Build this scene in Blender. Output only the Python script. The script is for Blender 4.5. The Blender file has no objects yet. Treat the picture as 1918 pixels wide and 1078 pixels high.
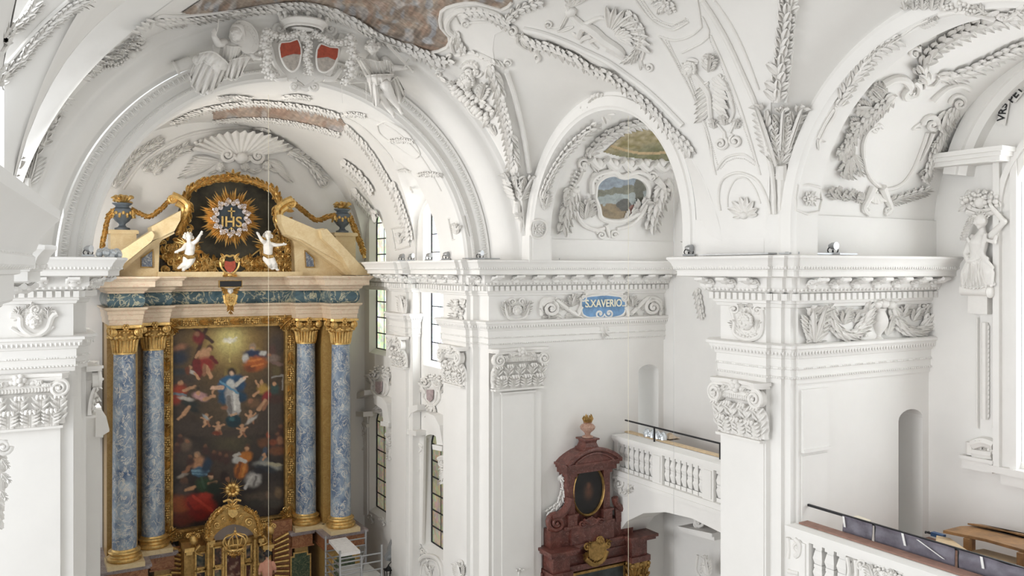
import bpy, bmesh, math, random
from math import sin, cos, pi, sqrt, atan2, radians, degrees
from mathutils import Vector as V, Matrix
from mathutils.bvhtree import BVHTree
random.seed(7)
C = bpy.context.scene.collection
F, CX, HZ = 1600.0, 959.0, 505.0
YS, YC = sin(radians(30.3)), cos(radians(30.3))

def ray(u, v):
    t = u - CX
    return V((YS*F + YC*t, YC*F - YS*t, HZ - v))

# ------------------------------------------------------------------ materials
MATS = {}
def new_mat(name):
    m = bpy.data.materials.new(name); m.use_nodes = True
    nt = m.node_tree; b = nt.nodes['Principled BSDF']
    MATS[name] = m
    return m, nt, b
def nd(nt, t, **k):
    n = nt.nodes.new(t)
    for a, x in k.items():
        if a in n.inputs: n.inputs[a].default_value = x
        else: setattr(n, a, x)
    return n
def ramp(nt, stops):
    r = nt.nodes.new('ShaderNodeValToRGB'); e = r.color_ramp.elements
    while len(e) < len(stops): e.new(0.5)
    for i, (p, c) in enumerate(stops):
        e[i].position = p; e[i].color = (*c, 1)
    return r
def simple(name, col, rough=.7, metal=0., var=.0, scale=3., bump=0., bscale=40.):
    m, nt, b = new_mat(name)
    b.inputs['Roughness'].default_value = rough; b.inputs['Metallic'].default_value = metal
    tc = nd(nt, 'ShaderNodeTexCoord')
    if var > 0:
        n = nd(nt, 'ShaderNodeTexNoise', Scale=scale, Detail=6., Roughness=.6)
        nt.links.new(tc.outputs['Object'], n.inputs['Vector'])
        lo = tuple(max(0, x*(1-var)) for x in col); hi = tuple(min(1, x*(1+var)) for x in col)
        r = ramp(nt, [(.3, lo), (.7, hi)])
        nt.links.new(n.outputs['Fac'], r.inputs['Fac']); nt.links.new(r.outputs['Color'], b.inputs['Base Color'])
    else:
        b.inputs['Base Color'].default_value = (*col, 1)
    if bump > 0:
        n2 = nd(nt, 'ShaderNodeTexNoise', Scale=bscale, Detail=5.)
        nt.links.new(tc.outputs['Object'], n2.inputs['Vector'])
        bp = nd(nt, 'ShaderNodeBump', Strength=bump, Distance=.02)
        nt.links.new(n2.outputs['Fac'], bp.inputs['Height']); nt.links.new(bp.outputs['Normal'], b.inputs['Normal'])
    return m
def marble(name, base, mid, vein, scale=1.2, vscale=2.2, width=.06, rough=.3, stretch=(1, 1, 1), amount=1.):
    m, nt, b = new_mat(name)
    b.inputs['Roughness'].default_value = rough
    tc = nd(nt, 'ShaderNodeTexCoord'); mp = nd(nt, 'ShaderNodeMapping'); mp.inputs['Scale'].default_value = stretch
    nt.links.new(tc.outputs['Object'], mp.inputs['Vector'])
    n = nd(nt, 'ShaderNodeTexNoise', Scale=scale, Detail=8., Roughness=.65, Distortion=1.2)
    nt.links.new(mp.outputs['Vector'], n.inputs['Vector'])
    r = ramp(nt, [(.32, base), (.68, mid)]); nt.links.new(n.outputs['Fac'], r.inputs['Fac'])
    w = nd(nt, 'ShaderNodeTexNoise', Scale=vscale, Detail=5., Roughness=.55, Distortion=2.6)
    nt.links.new(mp.outputs['Vector'], w.inputs['Vector'])
    a = nd(nt, 'ShaderNodeMath', operation='SUBTRACT'); a.inputs[1].default_value = .5
    nt.links.new(w.outputs['Fac'], a.inputs[0])
    ab = nd(nt, 'ShaderNodeMath', operation='ABSOLUTE'); nt.links.new(a.outputs[0], ab.inputs[0])
    r2 = ramp(nt, [(0, (amount,)*3), (width, (0, 0, 0))]); nt.links.new(ab.outputs[0], r2.inputs['Fac'])
    mx = nd(nt, 'ShaderNodeMix', data_type='RGBA')
    nt.links.new(r2.outputs['Color'], mx.inputs[0]); nt.links.new(r.outputs['Color'], mx.inputs[6])
    mx.inputs[7].default_value = (*vein, 1)
    nt.links.new(mx.outputs[2], b.inputs['Base Color'])
    return m
def vcol_mat(name, rough=.6, nscale=14., amt=.35, bump=0.):
    """painted surface: the 'paint' colour layer broken up by brushy noise"""
    m, nt, b = new_mat(name); b.inputs['Roughness'].default_value = rough
    at = nd(nt, 'ShaderNodeAttribute'); at.attribute_name = 'paint'
    tc = nd(nt, 'ShaderNodeTexCoord')
    n = nd(nt, 'ShaderNodeTexNoise', Scale=nscale, Detail=6., Roughness=.7, Distortion=.8)
    nt.links.new(tc.outputs['Object'], n.inputs['Vector'])
    r = ramp(nt, [(.3, (1-amt,)*3), (.7, (1+amt*.0+.0,)*3)]); nt.links.new(n.outputs['Fac'], r.inputs['Fac'])
    mx = nd(nt, 'ShaderNodeMix', data_type='RGBA', blend_type='MULTIPLY'); mx.inputs[0].default_value = 1.
    nt.links.new(at.outputs['Color'], mx.inputs[6]); nt.links.new(r.outputs['Color'], mx.inputs[7])
    nt.links.new(mx.outputs[2], b.inputs['Base Color'])
    return m

PL = simple('white_plaster', (.83, .815, .785), .85, var=.02, scale=1.2, bump=.05, bscale=9)
ST = simple('stucco', (.80, .78, .745), .8, var=.03, scale=6., bump=.12, bscale=60)
GOLD = simple('gilding', (.66, .44, .16), .34, .68, var=.3, scale=9., bump=.25, bscale=45)
OGOLD = simple('old_gilding', (.40, .25, .085), .42, .75, var=.45, scale=7., bump=.3, bscale=40)
BLUEM = marble('blue_marble', (.045, .095, .20), (.40, .47, .53), (.68, .64, .56), 2.0, 2.6, .03, .28, (1, 1, .75))
FRIEZEM = marble('dark_blue_marble', (.035, .075, .10), (.10, .17, .20), (.62, .58, .40), 2.2, 1.5, .035, .28)
PINKM = marble('pink_marble', (.62, .50, .36), (.72, .60, .46), (.60, .34, .24), 2.6, 2.2, .02, .4, (1, 1, 1.6), .75)
YELM = marble('yellow_marble', (.62, .47, .25), (.72, .59, .36), (.56, .36, .18), 2.6, 2.4, .016, .38, (1, 1, 1.2), .6)
OCHM = marble('ochre_marble', (.40, .24, .07), (.52, .34, .12), (.30, .14, .04), 5., 3.4, .03, .35, (1, 1, 1), .7)
BRWNM = marble('orange_brown_marble', (.30, .12, .05), (.42, .20, .09), (.20, .07, .03), 4., 3., .05, .35)
GREYM = marble('grey_mauve_marble', (.22, .18, .18), (.36, .30, .30), (.45, .40, .40), 4., 3., .03, .45)
GRNM = marble('green_marble', (.02, .05, .025), (.07, .11, .06), (.22, .22, .12), 6., 4., .04, .3)
REDM = marble('red_marble', (.075, .025, .02), (.19, .066, .05), (.42, .25, .21), 3.2, 2.6, .012, .35, (1, 1, 1), .6)
REDP = marble('pale_red_marble', (.42, .26, .19), (.55, .38, .29), (.30, .12, .09), 6., 5., .04, .4)
BLACK = simple('black_iron', (.02, .02, .022), .5, .3)
DARK = simple('dark_field', (.03, .032, .03), .6, var=.5, scale=4.)
STEEL = simple('galvanised_steel', (.45, .46, .47), .4, .8, var=.1)
WOOD = simple('bench_wood', (.26, .135, .05), .5, var=.4, scale=5., bump=.2, bscale=18)
PALEW = simple('pale_wood', (.62, .47, .29), .6, var=.15, scale=4.)
SIGN = simple('sign_blue', (.16, .31, .52), .6, var=.25, scale=5.)
IVORY = simple('ivory_lettering', (.86, .80, .62), .6)
WHITEP = simple('white_painted_figure', (.78, .76, .72), .55)
REDSH = simple('shield_red', (.34, .06, .03), .55, var=.25, scale=12.)
SILV = simple('shield_silver', (.44, .40, .36), .5, var=.25, scale=14.)
URNB = simple('urn_blue_grey', (.12, .145, .17), .4, var=.2)
CLOUDB = simple('silvered_cloud', (.55, .50, .50), .4, .4, var=.3, scale=8.)
FABR = vcol_mat('fresco_paint', .8, 5., .38)
OILP = vcol_mat('oil_paint', .5, 7., .4)

# ------------------------------------------------------------------ mesh builder
class MB:
    def __init__(s): s.v = []; s.f = []; s.mi = []; s.cm = 0
    def add(s, vs, fs):
        o = len(s.v); s.v.extend(tuple(x) for x in vs)
        for f in fs: s.f.append(tuple(i+o for i in f)); s.mi.append(s.cm)
        return o
    def grid(s, rows, cu=False, cv=False):
        n, m = len(rows), len(rows[0]); fs = []
        for i in range(n if cv else n-1):
            for j in range(m if cu else m-1):
                a, b = i*m+j, i*m+(j+1) % m
                c, d = ((i+1) % n)*m+(j+1) % m, ((i+1) % n)*m+j
                fs.append((a, b, c, d))
        return s.add([p for r in rows for p in r], fs)
    def box(s, a, b):
        x0, y0, z0 = a; x1, y1, z1 = b
        s.add([(x0, y0, z0), (x1, y0, z0), (x1, y1, z0), (x0, y1, z0), (x0, y0, z1), (x1, y0, z1), (x1, y1, z1), (x0, y1, z1)],
              [(0, 3, 2, 1), (4, 5, 6, 7), (0, 1, 5, 4), (1, 2, 6, 5), (2, 3, 7, 6), (3, 0, 4, 7)])
    def obox(s, c, ax, ay, az):
        c, ax, ay, az = V(c), V(ax), V(ay), V(az)
        ps = [c+ax*i+ay*j+az*k for k in (-1, 1) for (i, j) in ((-1, -1), (1, -1), (1, 1), (-1, 1))]
        s.add(ps, [(0, 3, 2, 1), (4, 5, 6, 7), (0, 1, 5, 4), (1, 2, 6, 5), (2, 3, 7, 6), (3, 0, 4, 7)])
    def tube(s, pts, r, seg=8, cap=True, flat=None, up=None):
        """round tube through pts; r number or list; flat=(scale along up) squashes the section"""
        pts = [V(p) for p in pts]; n = len(pts)
        rr = r if isinstance(r, (list, tuple)) else [r]*n
        rows = []; prev = None
        for i, p in enumerate(pts):
            t = (pts[min(i+1, n-1)]-pts[max(i-1, 0)])
            if t.length < 1e-9: t = V((0, 0, 1))
            t.normalize()
            ref = V(up) if up is not None else (prev if prev is not None else (V((0, 0, 1)) if abs(t.z) < .9 else V((1, 0, 0))))
            a = t.cross(ref)
            if a.length < 1e-6: a = t.cross(V((.3, .9, .2)))
            a.normalize(); b = a.cross(t).normalized(); prev = b
            k = flat if flat else 1.
            rows.append([p+a*(cos(2*pi*j/seg)*rr[i])+b*(sin(2*pi*j/seg)*rr[i]*k) for j in range(seg)])
        o = s.grid(rows, cu=True)
        if cap:
            s.add(rows[0], [tuple(range(seg-1, -1, -1))]); s.add(rows[-1], [tuple(range(seg))])
    def ball(s, c, r, n=8, m=5, ax=None):
        c = V(c)
        if not isinstance(r, (tuple, list)): r = (r, r, r)
        X, Y, Z = ax if ax else (V((1, 0, 0)), V((0, 1, 0)), V((0, 0, 1)))
        rows = []
        for i in range(m+1):
            th = pi*i/m
            rows.append([c+X*(r[0]*sin(th)*cos(2*pi*j/n))+Y*(r[1]*sin(th)*sin(2*pi*j/n))+Z*(r[2]*cos(th)) for j in range(n)])
        s.grid(rows, cu=True)
    def lathe(s, prof, c, seg=20, a0=0., a1=2*pi):
        c = V(c); full = abs(a1-a0-2*pi) < 1e-6; k = seg if full else seg+1
        rows = [[c+V((r*cos(a0+(a1-a0)*j/seg), r*sin(a0+(a1-a0)*j/seg), z)) for j in range(k)] for r, z in prof]
        s.grid(rows, cu=full)
    def prism(s, poly, dvec):
        d = V(dvec); n = len(poly); a = [V(p) for p in poly]
        s.add(a+[p+d for p in a], [tuple(range(n-1, -1, -1)), tuple(range(n, 2*n))]+[(i, (i+1) % n, n+(i+1) % n, n+i) for i in range(n)])

ALLOBJ = []
def obj(name, mb, mat=None, parent=None, smooth=True, angle=38, fix=True):
    me = bpy.data.meshes.new(name); me.from_pydata([tuple(p) for p in mb.v], [], mb.f)
    mats = mat if isinstance(mat, (list, tuple)) else [mat or PL]
    for m in mats: me.materials.append(m)
    if len(mats) > 1: me.polygons.foreach_set('material_index', mb.mi)
    if fix:
        bm = bmesh.new(); bm.from_mesh(me)
        bmesh.ops.remove_doubles(bm, verts=bm.verts, dist=1e-5)
        bmesh.ops.recalc_face_normals(bm, faces=bm.faces)
        bm.to_mesh(me); bm.free()
    if smooth:
        me.polygons.foreach_set('use_smooth', [True]*len(me.polygons))
        try: me.set_sharp_from_angle(angle=radians(angle))
        except Exception: pass
    me.update()
    o = bpy.data.objects.new(name, me); C.objects.link(o)
    if parent is not None: o.parent = parent; o.matrix_parent_inverse = parent.matrix_world.inverted()
    return o
def tag(o, label, cat, group=None):
    o['label'] = label; o['category'] = cat
    if group: o['group'] = group
    return o
def thing(name, label, cat, loc=(0, 0, 0), group=None):
    o = bpy.data.objects.new(name, None); C.objects.link(o); o.location = loc; o.empty_display_size = .1
    o.matrix_world = Matrix.Translation(loc)
    return tag(o, label, cat, group)
def struct(name, mb, mat=None, **k):
    o = obj(name, mb, mat, **k); o['kind'] = 'structure'; return o
def dup(root, loc, label=None, rot=None):
    r = root.copy(); C.objects.link(r); r.location = loc
    if rot is not None: r.rotation_euler = rot
    if label: r['label'] = label
    for ch in list(root.children):
        c = ch.copy(); C.objects.link(c); c.parent = r
        for g in list(ch.children):
            d = g.copy(); C.objects.link(d); d.parent = c
    return r

# ------------------------------------------------------------------ sweeps
def offset_path(path, p):
    """offset plan path to its right-hand side by p (mitred)"""
    n = len(path); out = []
    for i in range(n):
        ds = []
        if i > 0: d = V(path[i])-V(path[i-1]); ds.append(d.normalized())
        if i < n-1: d = V(path[i+1])-V(path[i]); ds.append(d.normalized())
        ns = [V((d.y, -d.x)) for d in ds]
        if len(ns) == 1: m = ns[0]
        else:
            m = ns[0]+ns[1]; L = m.length_squared
            m = ns[0] if L < 1e-6 else m*(2/L)
        out.append(V(path[i])+m*p)
    return out
def sweep(mb, path, prof):
    cols = [[V((q.x, q.y, z)) for q in offset_path(path, p)] for p, z in prof]
    mb.grid(cols)
def along(path, p, step, margin=0.):
    """points along an offset plan path: (pos2d, tangent, outward normal) for each straight run"""
    q = offset_path(path, p)
    for i in range(len(q)-1):
        d = q[i+1]-q[i]; L = d.length
        if (V(path[i+1])-V(path[i])).dot(d) < 0 or L < step*.45: continue
        d.normalize(); n = max(1, int(round((L-2*margin)/step)))
        for k in range(n):
            yield q[i]+d*(margin+(k+.5)*(L-2*margin)/n), d, V((d.y, -d.x))
def arch(mb, prof, cx, cz, axis='Y', a0=0., a1=180., n=64, k=1., leg=None):
    """profile [(radius, depth)] revolved round a horizontal axis; leg = z the straight ends run down to"""
    rows = []
    for r, y in prof:
        row = []
        if leg is not None: row.append((r, leg-cz))
        for i in range(n+1):
            a = radians(a0+(a1-a0)*i/n); row.append((r*cos(a), r*sin(a)*k))
        if leg is not None: row.append((-r, leg-cz))
        rows.append([V((cx+h, y, cz+z)) if axis == 'Y' else V((y, cx+h, cz+z)) for h, z in row])
    mb.grid(rows)

# ------------------------------------------------------------------ surfaces that ornaments sit on
class Plane:
    def __init__(s, axis, val, nrm): s.a = axis; s.v = val; s.n = V(nrm)
    def hit(s, u, v):
        d = ray(u, v); return d*(s.v/d[s.a]), s.n.copy()
def PX(x, nrm=(-1, 0, 0)): return Plane(0, x, nrm)
def PY(y, nrm=(0, -1, 0)): return Plane(1, y, nrm)
class Surf:
    def __init__(s, *objs):
        vs, fs = [], []
        for o in objs:
            k = len(vs); vs += [o.matrix_world @ w.co for w in o.data.vertices]; fs += [[i+k for i in p.vertices] for p in o.data.polygons]
        s.b = BVHTree.FromPolygons(vs, fs)
    def hit(s, u, v):
        d = ray(u, v).normalized(); p, n, i, t = s.b.ray_cast(V((0, 0, 0)), d)
        if p is None:
            best = None
            for r in (2, 5, 10, 18, 30, 50, 80):
                for k in range(12):
                    d2 = ray(u+r*cos(k*pi/6), v+r*sin(k*pi/6)).normalized()
                    p2, n2, i2, t2 = s.b.ray_cast(V((0, 0, 0)), d2)
                    if p2 is not None: best = (d*(t2), n2); break
                if best: break
            if best is None:
                c = []
                for k in range(6, 80):
                    q = d*(k*.5); r_ = s.b.find_nearest(q)
                    c.append((r_[3], k*.5, r_[1]))
                k = min(c, key=lambda z: z[0]); best = (d*k[1], k[2])
            p, n = best
        if n.dot(d) > 0: n = -n
        return p, n
class Shift:
    def __init__(s, base, h): s.b = base; s.h = h
    def hit(s, u, v): p, n = s.b.hit(u, v); return p+n*s.h, n
# ------------------------------------------------------------------ building shell
XC, XN, RN = 6.0, 5.87, 5.95
YA, YB, FLOOR = 10.87, 19.9, -11.8
XO1, XO2 = 16.94, 16.3
BAY1, BAY2 = 16.2, 7.46
XCH = 11.0                       # chancel wall plane (right), left is mirrored
def mir(path): return [(2*XC-x, y) for x, y in reversed(path)]

pierA = [(16.9, 12.72), (12.3, 12.72), (12.3, 12.5), (12.08, 12.5), (12.08, 11.32), (12.19, 11.32), (12.19, 11.06), (12.28, 11.06), (12.28, 10.92), (12.42, 10.92), (12.42, YA), (16.32, YA)]
pierB = [(10.98, 22.6), (10.98, 22.1), (10.63, 22.1), (10.63, 20.63), (10.735, 20.63), (10.735, 20.46), (10.915, 20.46), (10.915, YB), (XO1, YB)]
pierBL = [(-4., YB)]+[(2*XC-x, y) for x, y in reversed(pierB[:-1])]
chan = [(10.98, 29.6), (10.98, 26.2), (10.72, 26.2), (10.72, 25.65), (10.62, 25.65), (10.62, 24.75), (10.72, 24.75), (10.72, 24.45), (10.98, 24.45), (10.98, 22.6)]
PIL = chan[1:9]

ARCHI = [(.0, -2.09), (.03, -2.09), (.03, -2.0), (.055, -1.99), (.055, -1.965), (.04, -1.95), (.04, -1.83), (.07, -1.82), (.07, -1.79), (.055, -1.775), (.055, -1.63), (.08, -1.62), (.1, -1.55), (.15, -1.49), (.16, -1.44), (.2, -1.43), (.2, -1.38), (.17, -1.36), (.0, -1.355)]
CORN = [(0, -.7), (.05, -.69), (.07, -.63), (.1, -.62), (.1, -.57), (.12, -.565), (.12, -.43), (.17, -.42), (.19, -.40), (.27, -.33), (.28, -.31), (.28, -.145), (.58, -.13), (.6, -.115), (.6, -.02), (.62, -.015), (.62, 0.), (.64, .01), (.655, .05), (.66, .07), (.67, .08), (.685, .13), (.73, .19), (.75, .21), (.75, .25), (.70, .262), (0, .275)]
def entablature(name, path, dent=.165, modil=.62, mod=True, low=None):
    mb = MB(); full = path; low = low or path
    sweep(mb, low, ARCHI); sweep(mb, low, [(0, -1.355), (0, -.7)]); sweep(mb, path, CORN)
    for p, d, n in along(path, .12, dent):                     # dentils
        c = V((p.x, p.y, -.497)); mb.obox(c+V((n.x, n.y, 0))*.045, V((d.x, d.y, 0))*.052, V((n.x, n.y, 0))*.045, V((0, 0, .062)))
    for p, d, n in along(path, .235, .105):                    # egg and dart
        mb.ball(V((p.x, p.y, -.355)), (.034, .03, .05), 6, 4, (V((d.x, d.y, 0)), V((n.x, n.y, 0)), V((0, 0, 1))))
    for p, d, n in along(path, .655, .07):                     # upper leaf band
        mb.ball(V((p.x, p.y, .035)), (.026, .02, .032), 5, 3, (V((d.x, d.y, 0)), V((n.x, n.y, 0)), V((0, 0, 1))))
    path = low
    for zz, pp, st, r in ((-1.978, .06, .066, .022), (-1.805, .075, .05, .017)):
        k = 0
        for p, d, n in along(path, pp, st):                    # bead strings
            k += 1
            if zz > -1.9 and k % 7 in (0, 6): continue
            mb.ball(V((p.x, p.y, zz)), (r*1.25, r, r), 5, 4, (V((d.x, d.y, 0)), V((n.x, n.y, 0)), V((0, 0, 1))))
    for p, d, n in along(path, .14, .085):                     # leaf band of the architrave
        mb.ball(V((p.x, p.y, -1.52)), (.03, .022, .05), 5, 3, (V((d.x, d.y, 0)), V((n.x, n.y, 0)), V((0, 0, 1))))
    path = full
    if mod:
        for p, d, n in along(path, .28, modil):                # scrolled modillions with a leaf below
            T, N, U = V((d.x, d.y, 0)), V((n.x, n.y, 0)), V((0, 0, 1)); o = V((p.x, p.y, 0))
            def pr(x, y, z): return o+T*x+N*y+U*z
            rows = []
            for i in range(9):
                t = i/8; y = .30*t; z = -.30+.13*t**.7+.03*sin(t*pi*2)
                rows.append([pr(x*.13*(1-.15*t), y, z-(.055 if abs(x) < .5 else .012)*(1-.5*t)) for x in (-1, -.65, -.35, 0, .35, .65, 1)])
            for r in rows: r.append(r[-1]+U*.05); r.insert(0, r[0]+U*.05)
            mb.grid(rows)
            for sx in (-1, 1):
                for i in range(3):
                    t = .15+.27*i; mb.ball(pr(sx*.105, .3*t, -.27+.1*t), (.05, .045, .035), 6, 4, (T, N, U))
            mb.tube([pr(-.11, .29, -.175), pr(.11, .29, -.175)], .035, 8)
            mb.ball(pr(0, .03, -.30), (.1, .05, .06), 7, 4, (T, N, U))
    return struct(name, mb, PL)

entablature('trim_1', pierA); entablature('trim_2', pierB)
entablature('trim_3', pierBL); entablature('trim_4', chan, low=PIL)
chanL = mir(chan); entablature('trim_5', chanL, low=mir(PIL))
pierAL = [(-3., 10.6), (-.47, 10.6), (-.47, 10.9), (-.35, 10.9), (-.35, 12.3), (-.5, 12.3), (-.5, 12.7), (-4, 12.7)]
entablature('trim_6', pierAL)
pierZL = [(-4., 2.3), (-.79, 2.3), (-.67, 3.33), (-4, 3.33)]
entablature('trim_7', pierZL)

def wall(name, path, z0=FLOOR, z1=-2.085, p=0., mat=None, extra=None):
    mb = MB(); sweep(mb, path, [(p, z0), (p, z1)])
    if extra: extra(mb)
    return struct(name, mb, mat or PL)
# ---- wall piers with a through passage (doorway) in each
def holed_wall(mb, P, x0, x1, z0, z1, hx0, hx1, hz0, hz1, depth, arched=True, segs=10, sill=None):
    """wall rectangle with an arched opening; P(x, z, d) gives the point, d = depth into the wall"""
    hc, hr = (hx0+hx1)/2, (hx1-hx0)/2
    if arched: top = [(hc-hr*cos(pi*i/segs), hz1-hr*.55+hr*.55*sin(pi*i/segs)) for i in range(segs+1)]
    else: top = [(hx0, hz1), (hx1, hz1)]
    def q(*pts): mb.add([P(x, z, 0) for x, z in pts], [tuple(range(len(pts)))])
    q((x0, z0), (hx0, z0), (hx0, z1), (x0, z1)); q((hx1, z0), (x1, z0), (x1, z1), (hx1, z1))
    if hz0 > z0: q((hx0, z0), (hx1, z0), (hx1, hz0), (hx0, hz0))
    for a, b in zip(top, top[1:]): q(a, b, (b[0], z1), (a[0], z1))
    out = [(hx0, hz0)]+top+[(hx1, hz0)]
    if depth:
        dd = depth if callable(depth) else (lambda x, z: (x, z, depth))
        mb.grid([[P(x, z, 0) for x, z in out], [P(*dd(x, z)) for x, z in out]])
        s0 = [P(hx0, hz0, 0), P(hx1, hz0, 0), P(*dd(hx1, hz0)), P(*dd(hx0, hz0))]
        mb.add(s0, [(0, 1, 2, 3)])
DZ0, DZ1 = -5.5, -2.82
mb = MB(); sweep(mb, pierA[:-1], [(0, FLOOR), (0, -2.085)])
holed_wall(mb, lambda x, z, d: V((x, YA+d, z)), 12.42, XO2+.02, FLOOR, -2.085, 15.32, 16.1, DZ0, DZ1, 1.5)
struct('wall_pier_right', mb, smooth=False)
mb = MB(); sweep(mb, pierB[:-1], [(0, FLOOR), (0, -2.085)])
holed_wall(mb, lambda x, z, d: V((x, YB+.04+d, z)), 10.915, XO1, FLOOR, -2.085, 15.98, 16.75, DZ0, DZ1, 1.4)
struct('wall_arch_right', mb, smooth=False)
wall('wall_arch_left', pierBL); wall('wall_pier_left', pierAL); wall('wall_left', pierZL)
# pilaster shafts
def pilaster(mb, axis, plane, a0, a1, proj, z0=FLOOR, z1=-3.2):
    s = -1
    for q, (e, za, zb) in enumerate(((0, z0, z1), (.05, z1-.02, z1+.03))):
        if axis == 'Y': mb.box((a0-e, plane-proj-e, za), (a1+e, plane+.02, zb))
        else: mb.box((plane-proj-e, a0-e, za), (plane+.02, a1+e, zb))
mb = MB(); pilaster(mb, 'Y', YB+.04, 11.02, 12.52, .1)
pilaster(mb, 'Y', YB+.04, 11.27, 12.27, .13, z0=FLOOR, z1=-3.3); struct('trim_8', mb)
mb = MB(); pilaster(mb, 'Y', YB, -.62, .84, .1); struct('trim_9', mb)
mb = MB(); pilaster(mb, 'X', 12.08, 11.36, 12.46, .02); mb.box((12.5, YA-.07, -3.36), (13.25, YA+.02, -3.3)); mb.box((12.5, YA-.05, -3.3), (13.2, YA+.02, -2.2)); mb.box((12.5, YA-.025, -11.), (13.2, YA+.02, -3.42)); struct('trim_10', mb)

# ---- outer walls of the bays with lunette, gallery zone
WIN2 = (5.9, 8.35)      # y range of the big window in bay 2
mb = MB()
holed_wall(mb, lambda y, z, d: V((XO1+d, y, z)), 12.6, 20., FLOOR, 6., 14.5, 17.3, -2.8, 2.3, .8)
struct('wall_right', mb, smooth=False)
mb = MB()
holed_wall(mb, lambda y, z, d: V((XO2+d, y, z)), 3., YA+.05, FLOOR, 6., 6.0, 9.0, -3.6, 2.9, .6)
struct('wall_right_near', mb, smooth=False)

# ---- nave vault: barrel with lunette caps
TAB = [(0, 3.72), (8, 3.68), (17, 3.45), (28, 3.02), (36, 2.5), (43, 2.02), (52, 1.3), (56, .8), (60, 0)]
def gw(th):
    for (a, x), (b, y) in zip(TAB, TAB[1:]):
        if a <= th <= b: return x+(y-x)*(th-a)/(b-a)
    return 0.
GC = {1: 15.85, 2: 7.35}
def nv(th, y, r=RN): a = radians(th); return V((XN+r*cos(a), y, r*sin(a)))
Y0N, Y1N = 3.2, 19.42
def band(mb, ya, yb, ths, ny=6):
    mb.grid([[nv(t, ya(t)+(yb(t)-ya(t))*j/ny) for j in range(ny+1)] for t in ths])
mb = MB()
tl = [2+58*i/40 for i in range(41)]
for side in (0, 1):
    f = (lambda t: t) if side == 0 else (lambda t: 180-t)
    def B(ya, yb, ny=5):
        mb.grid([[nv(f(t), ya(t)+(yb(t)-ya(t))*j/ny) for j in range(ny+1)] for t in tl])
    gq = lambda t: max(0, gw(t)-.05); B(lambda t: GC[1]+gq(t), lambda t: Y1N); B(lambda t: GC[2]+gq(t), lambda t: GC[1]-gq(t), 10); B(lambda t: Y0N, lambda t: max(Y0N, GC[2]-gq(t)))
mb.grid([[nv(t, Y0N+(Y1N-Y0N)*j/40) for j in range(41)] for t in [58.5+63*i/40 for i in range(41)]])
vault = struct('ceiling', mb, PL, angle=60)
# legs of the vault between the cornice and the springing
ZS = .85
def attic(name, paths):
    mb = MB()
    for p in paths: sweep(mb, p, [(0, .26), (0, ZS), (-.06, ZS+.001)])
    return struct(name, mb)
def capmesh(bay, yc, sidefac):
    mb = MB(); rows = []
    R = 3.3
    for i in range(49):
        ph = pi*i/48; ya = yc+R*cos(ph); za = max(.26, .8+R*sin(ph))
        # matching point on the groin
        tt = 60*(sin(ph)**.8); w = gw(tt); yg = GC[bay]+(w if cos(ph) >= 0 else -w)
        if 0 < i < 48 and abs(cos(ph)) < 1e-6: yg = GC[bay]
        p1 = nv(max(tt, 2), yg); p0 = V((11.82, ya, za))
        if tt < 10: p0 = V((11.82, ya, max(.3, p1.z*.6)))
        if sidefac < 0: p0.x = 2*XN-p0.x; p1.x = 2*XN-p1.x
        rows.append([p0+(p1-p0)*(j/8) for j in range(9)])
    mb.grid(rows); return mb
cap1 = struct('ceiling_lunette_right', capmesh(1, BAY1, 1), PL, angle=60)
cap2 = struct('ceiling_lunette_right_near', capmesh(2, BAY2, 1), PL, angle=60)
cap1l = struct('ceiling_lunette_left', capmesh(1, BAY1, -1), PL, angle=60)
cap2l = struct('ceiling_lunette_left_near', capmesh(2, BAY2, -1), PL, angle=60)
# bay arches (rib face, soffit) and bay barrels
def bayarch(name, yc):
    mb = MB()
    arch(mb, [(3.3, 11.80), (3.22, 11.78), (3.2, 11.74), (2.98, 11.74), (2.95, 11.78), (2.9, 11.80), (2.9, 12.34), (2.95, 12.36), (2.98, 12.4), (3.06, 12.4), (3.08, 12.44), (3.3, 12.46)], yc, .8, 'X', leg=.26, n=72)
    return struct(name, mb)
rib1 = bayarch('trim_11', BAY1); rib2 = bayarch('trim_12', BAY2)
def barrel(name, yc, x1):
    mb = MB(); arch(mb, [(3.3, 12.40+(x1-12.40)*i/10) for i in range(11)], yc, .8, 'X', leg=.26, n=72)
    return struct(name, mb, angle=60)
bar1 = barrel('ceiling_bay_right', BAY1, XO1); bar2 = barrel('ceiling_bay_right_near', BAY2, XO2)
mb = MB(); arch(mb, [(3.1, 16.32), (2.95, 16.05), (2.92, 15.95), (2.66, 15.95), (2.64, 16.0), (2.58, 16.02), (2.5, 16.06), (2.48, 16.32)], BAY2, 1.4, 'X', a0=10, a1=170, n=60); struct('trim_13', mb)
mb = MB()                                                     # attic blocks over the piers
mb.box((11.80, 10.45, .2), (12.4, 12.95, 1.0)); mb.box((11.79, 11.1, .2), (11.84, 12.9, .98))
mb.box((12.35, 10.7, .2), (XO2+.05, 12.95, 1.0))
mb.box((11.7, 19.12, .2), (12.4, 19.5, .9)); mb.box((12.35, 19.46, .2), (XO1, 20.2, .83))
struct('trim_14', mb)
mb = MB(); mb.box((-.6, 18.9, .2), (.05, 19.6, .9)); struct('trim_15', mb)

mb = MB(); mb.grid([[nv(t, -12+(Y0N+12)*j/6) for j in range(7)] for t in [180*i/30 for i in range(31)]]); struct('ceiling_west', mb, angle=60)
mb = MB(); holed_wall(mb, lambda x, z, d: V((x, -12-d, z)), -6., 19., FLOOR, 7., 2.2, 9.6, -6., 3., .6); struct('wall_west', mb, smooth=False)
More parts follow.
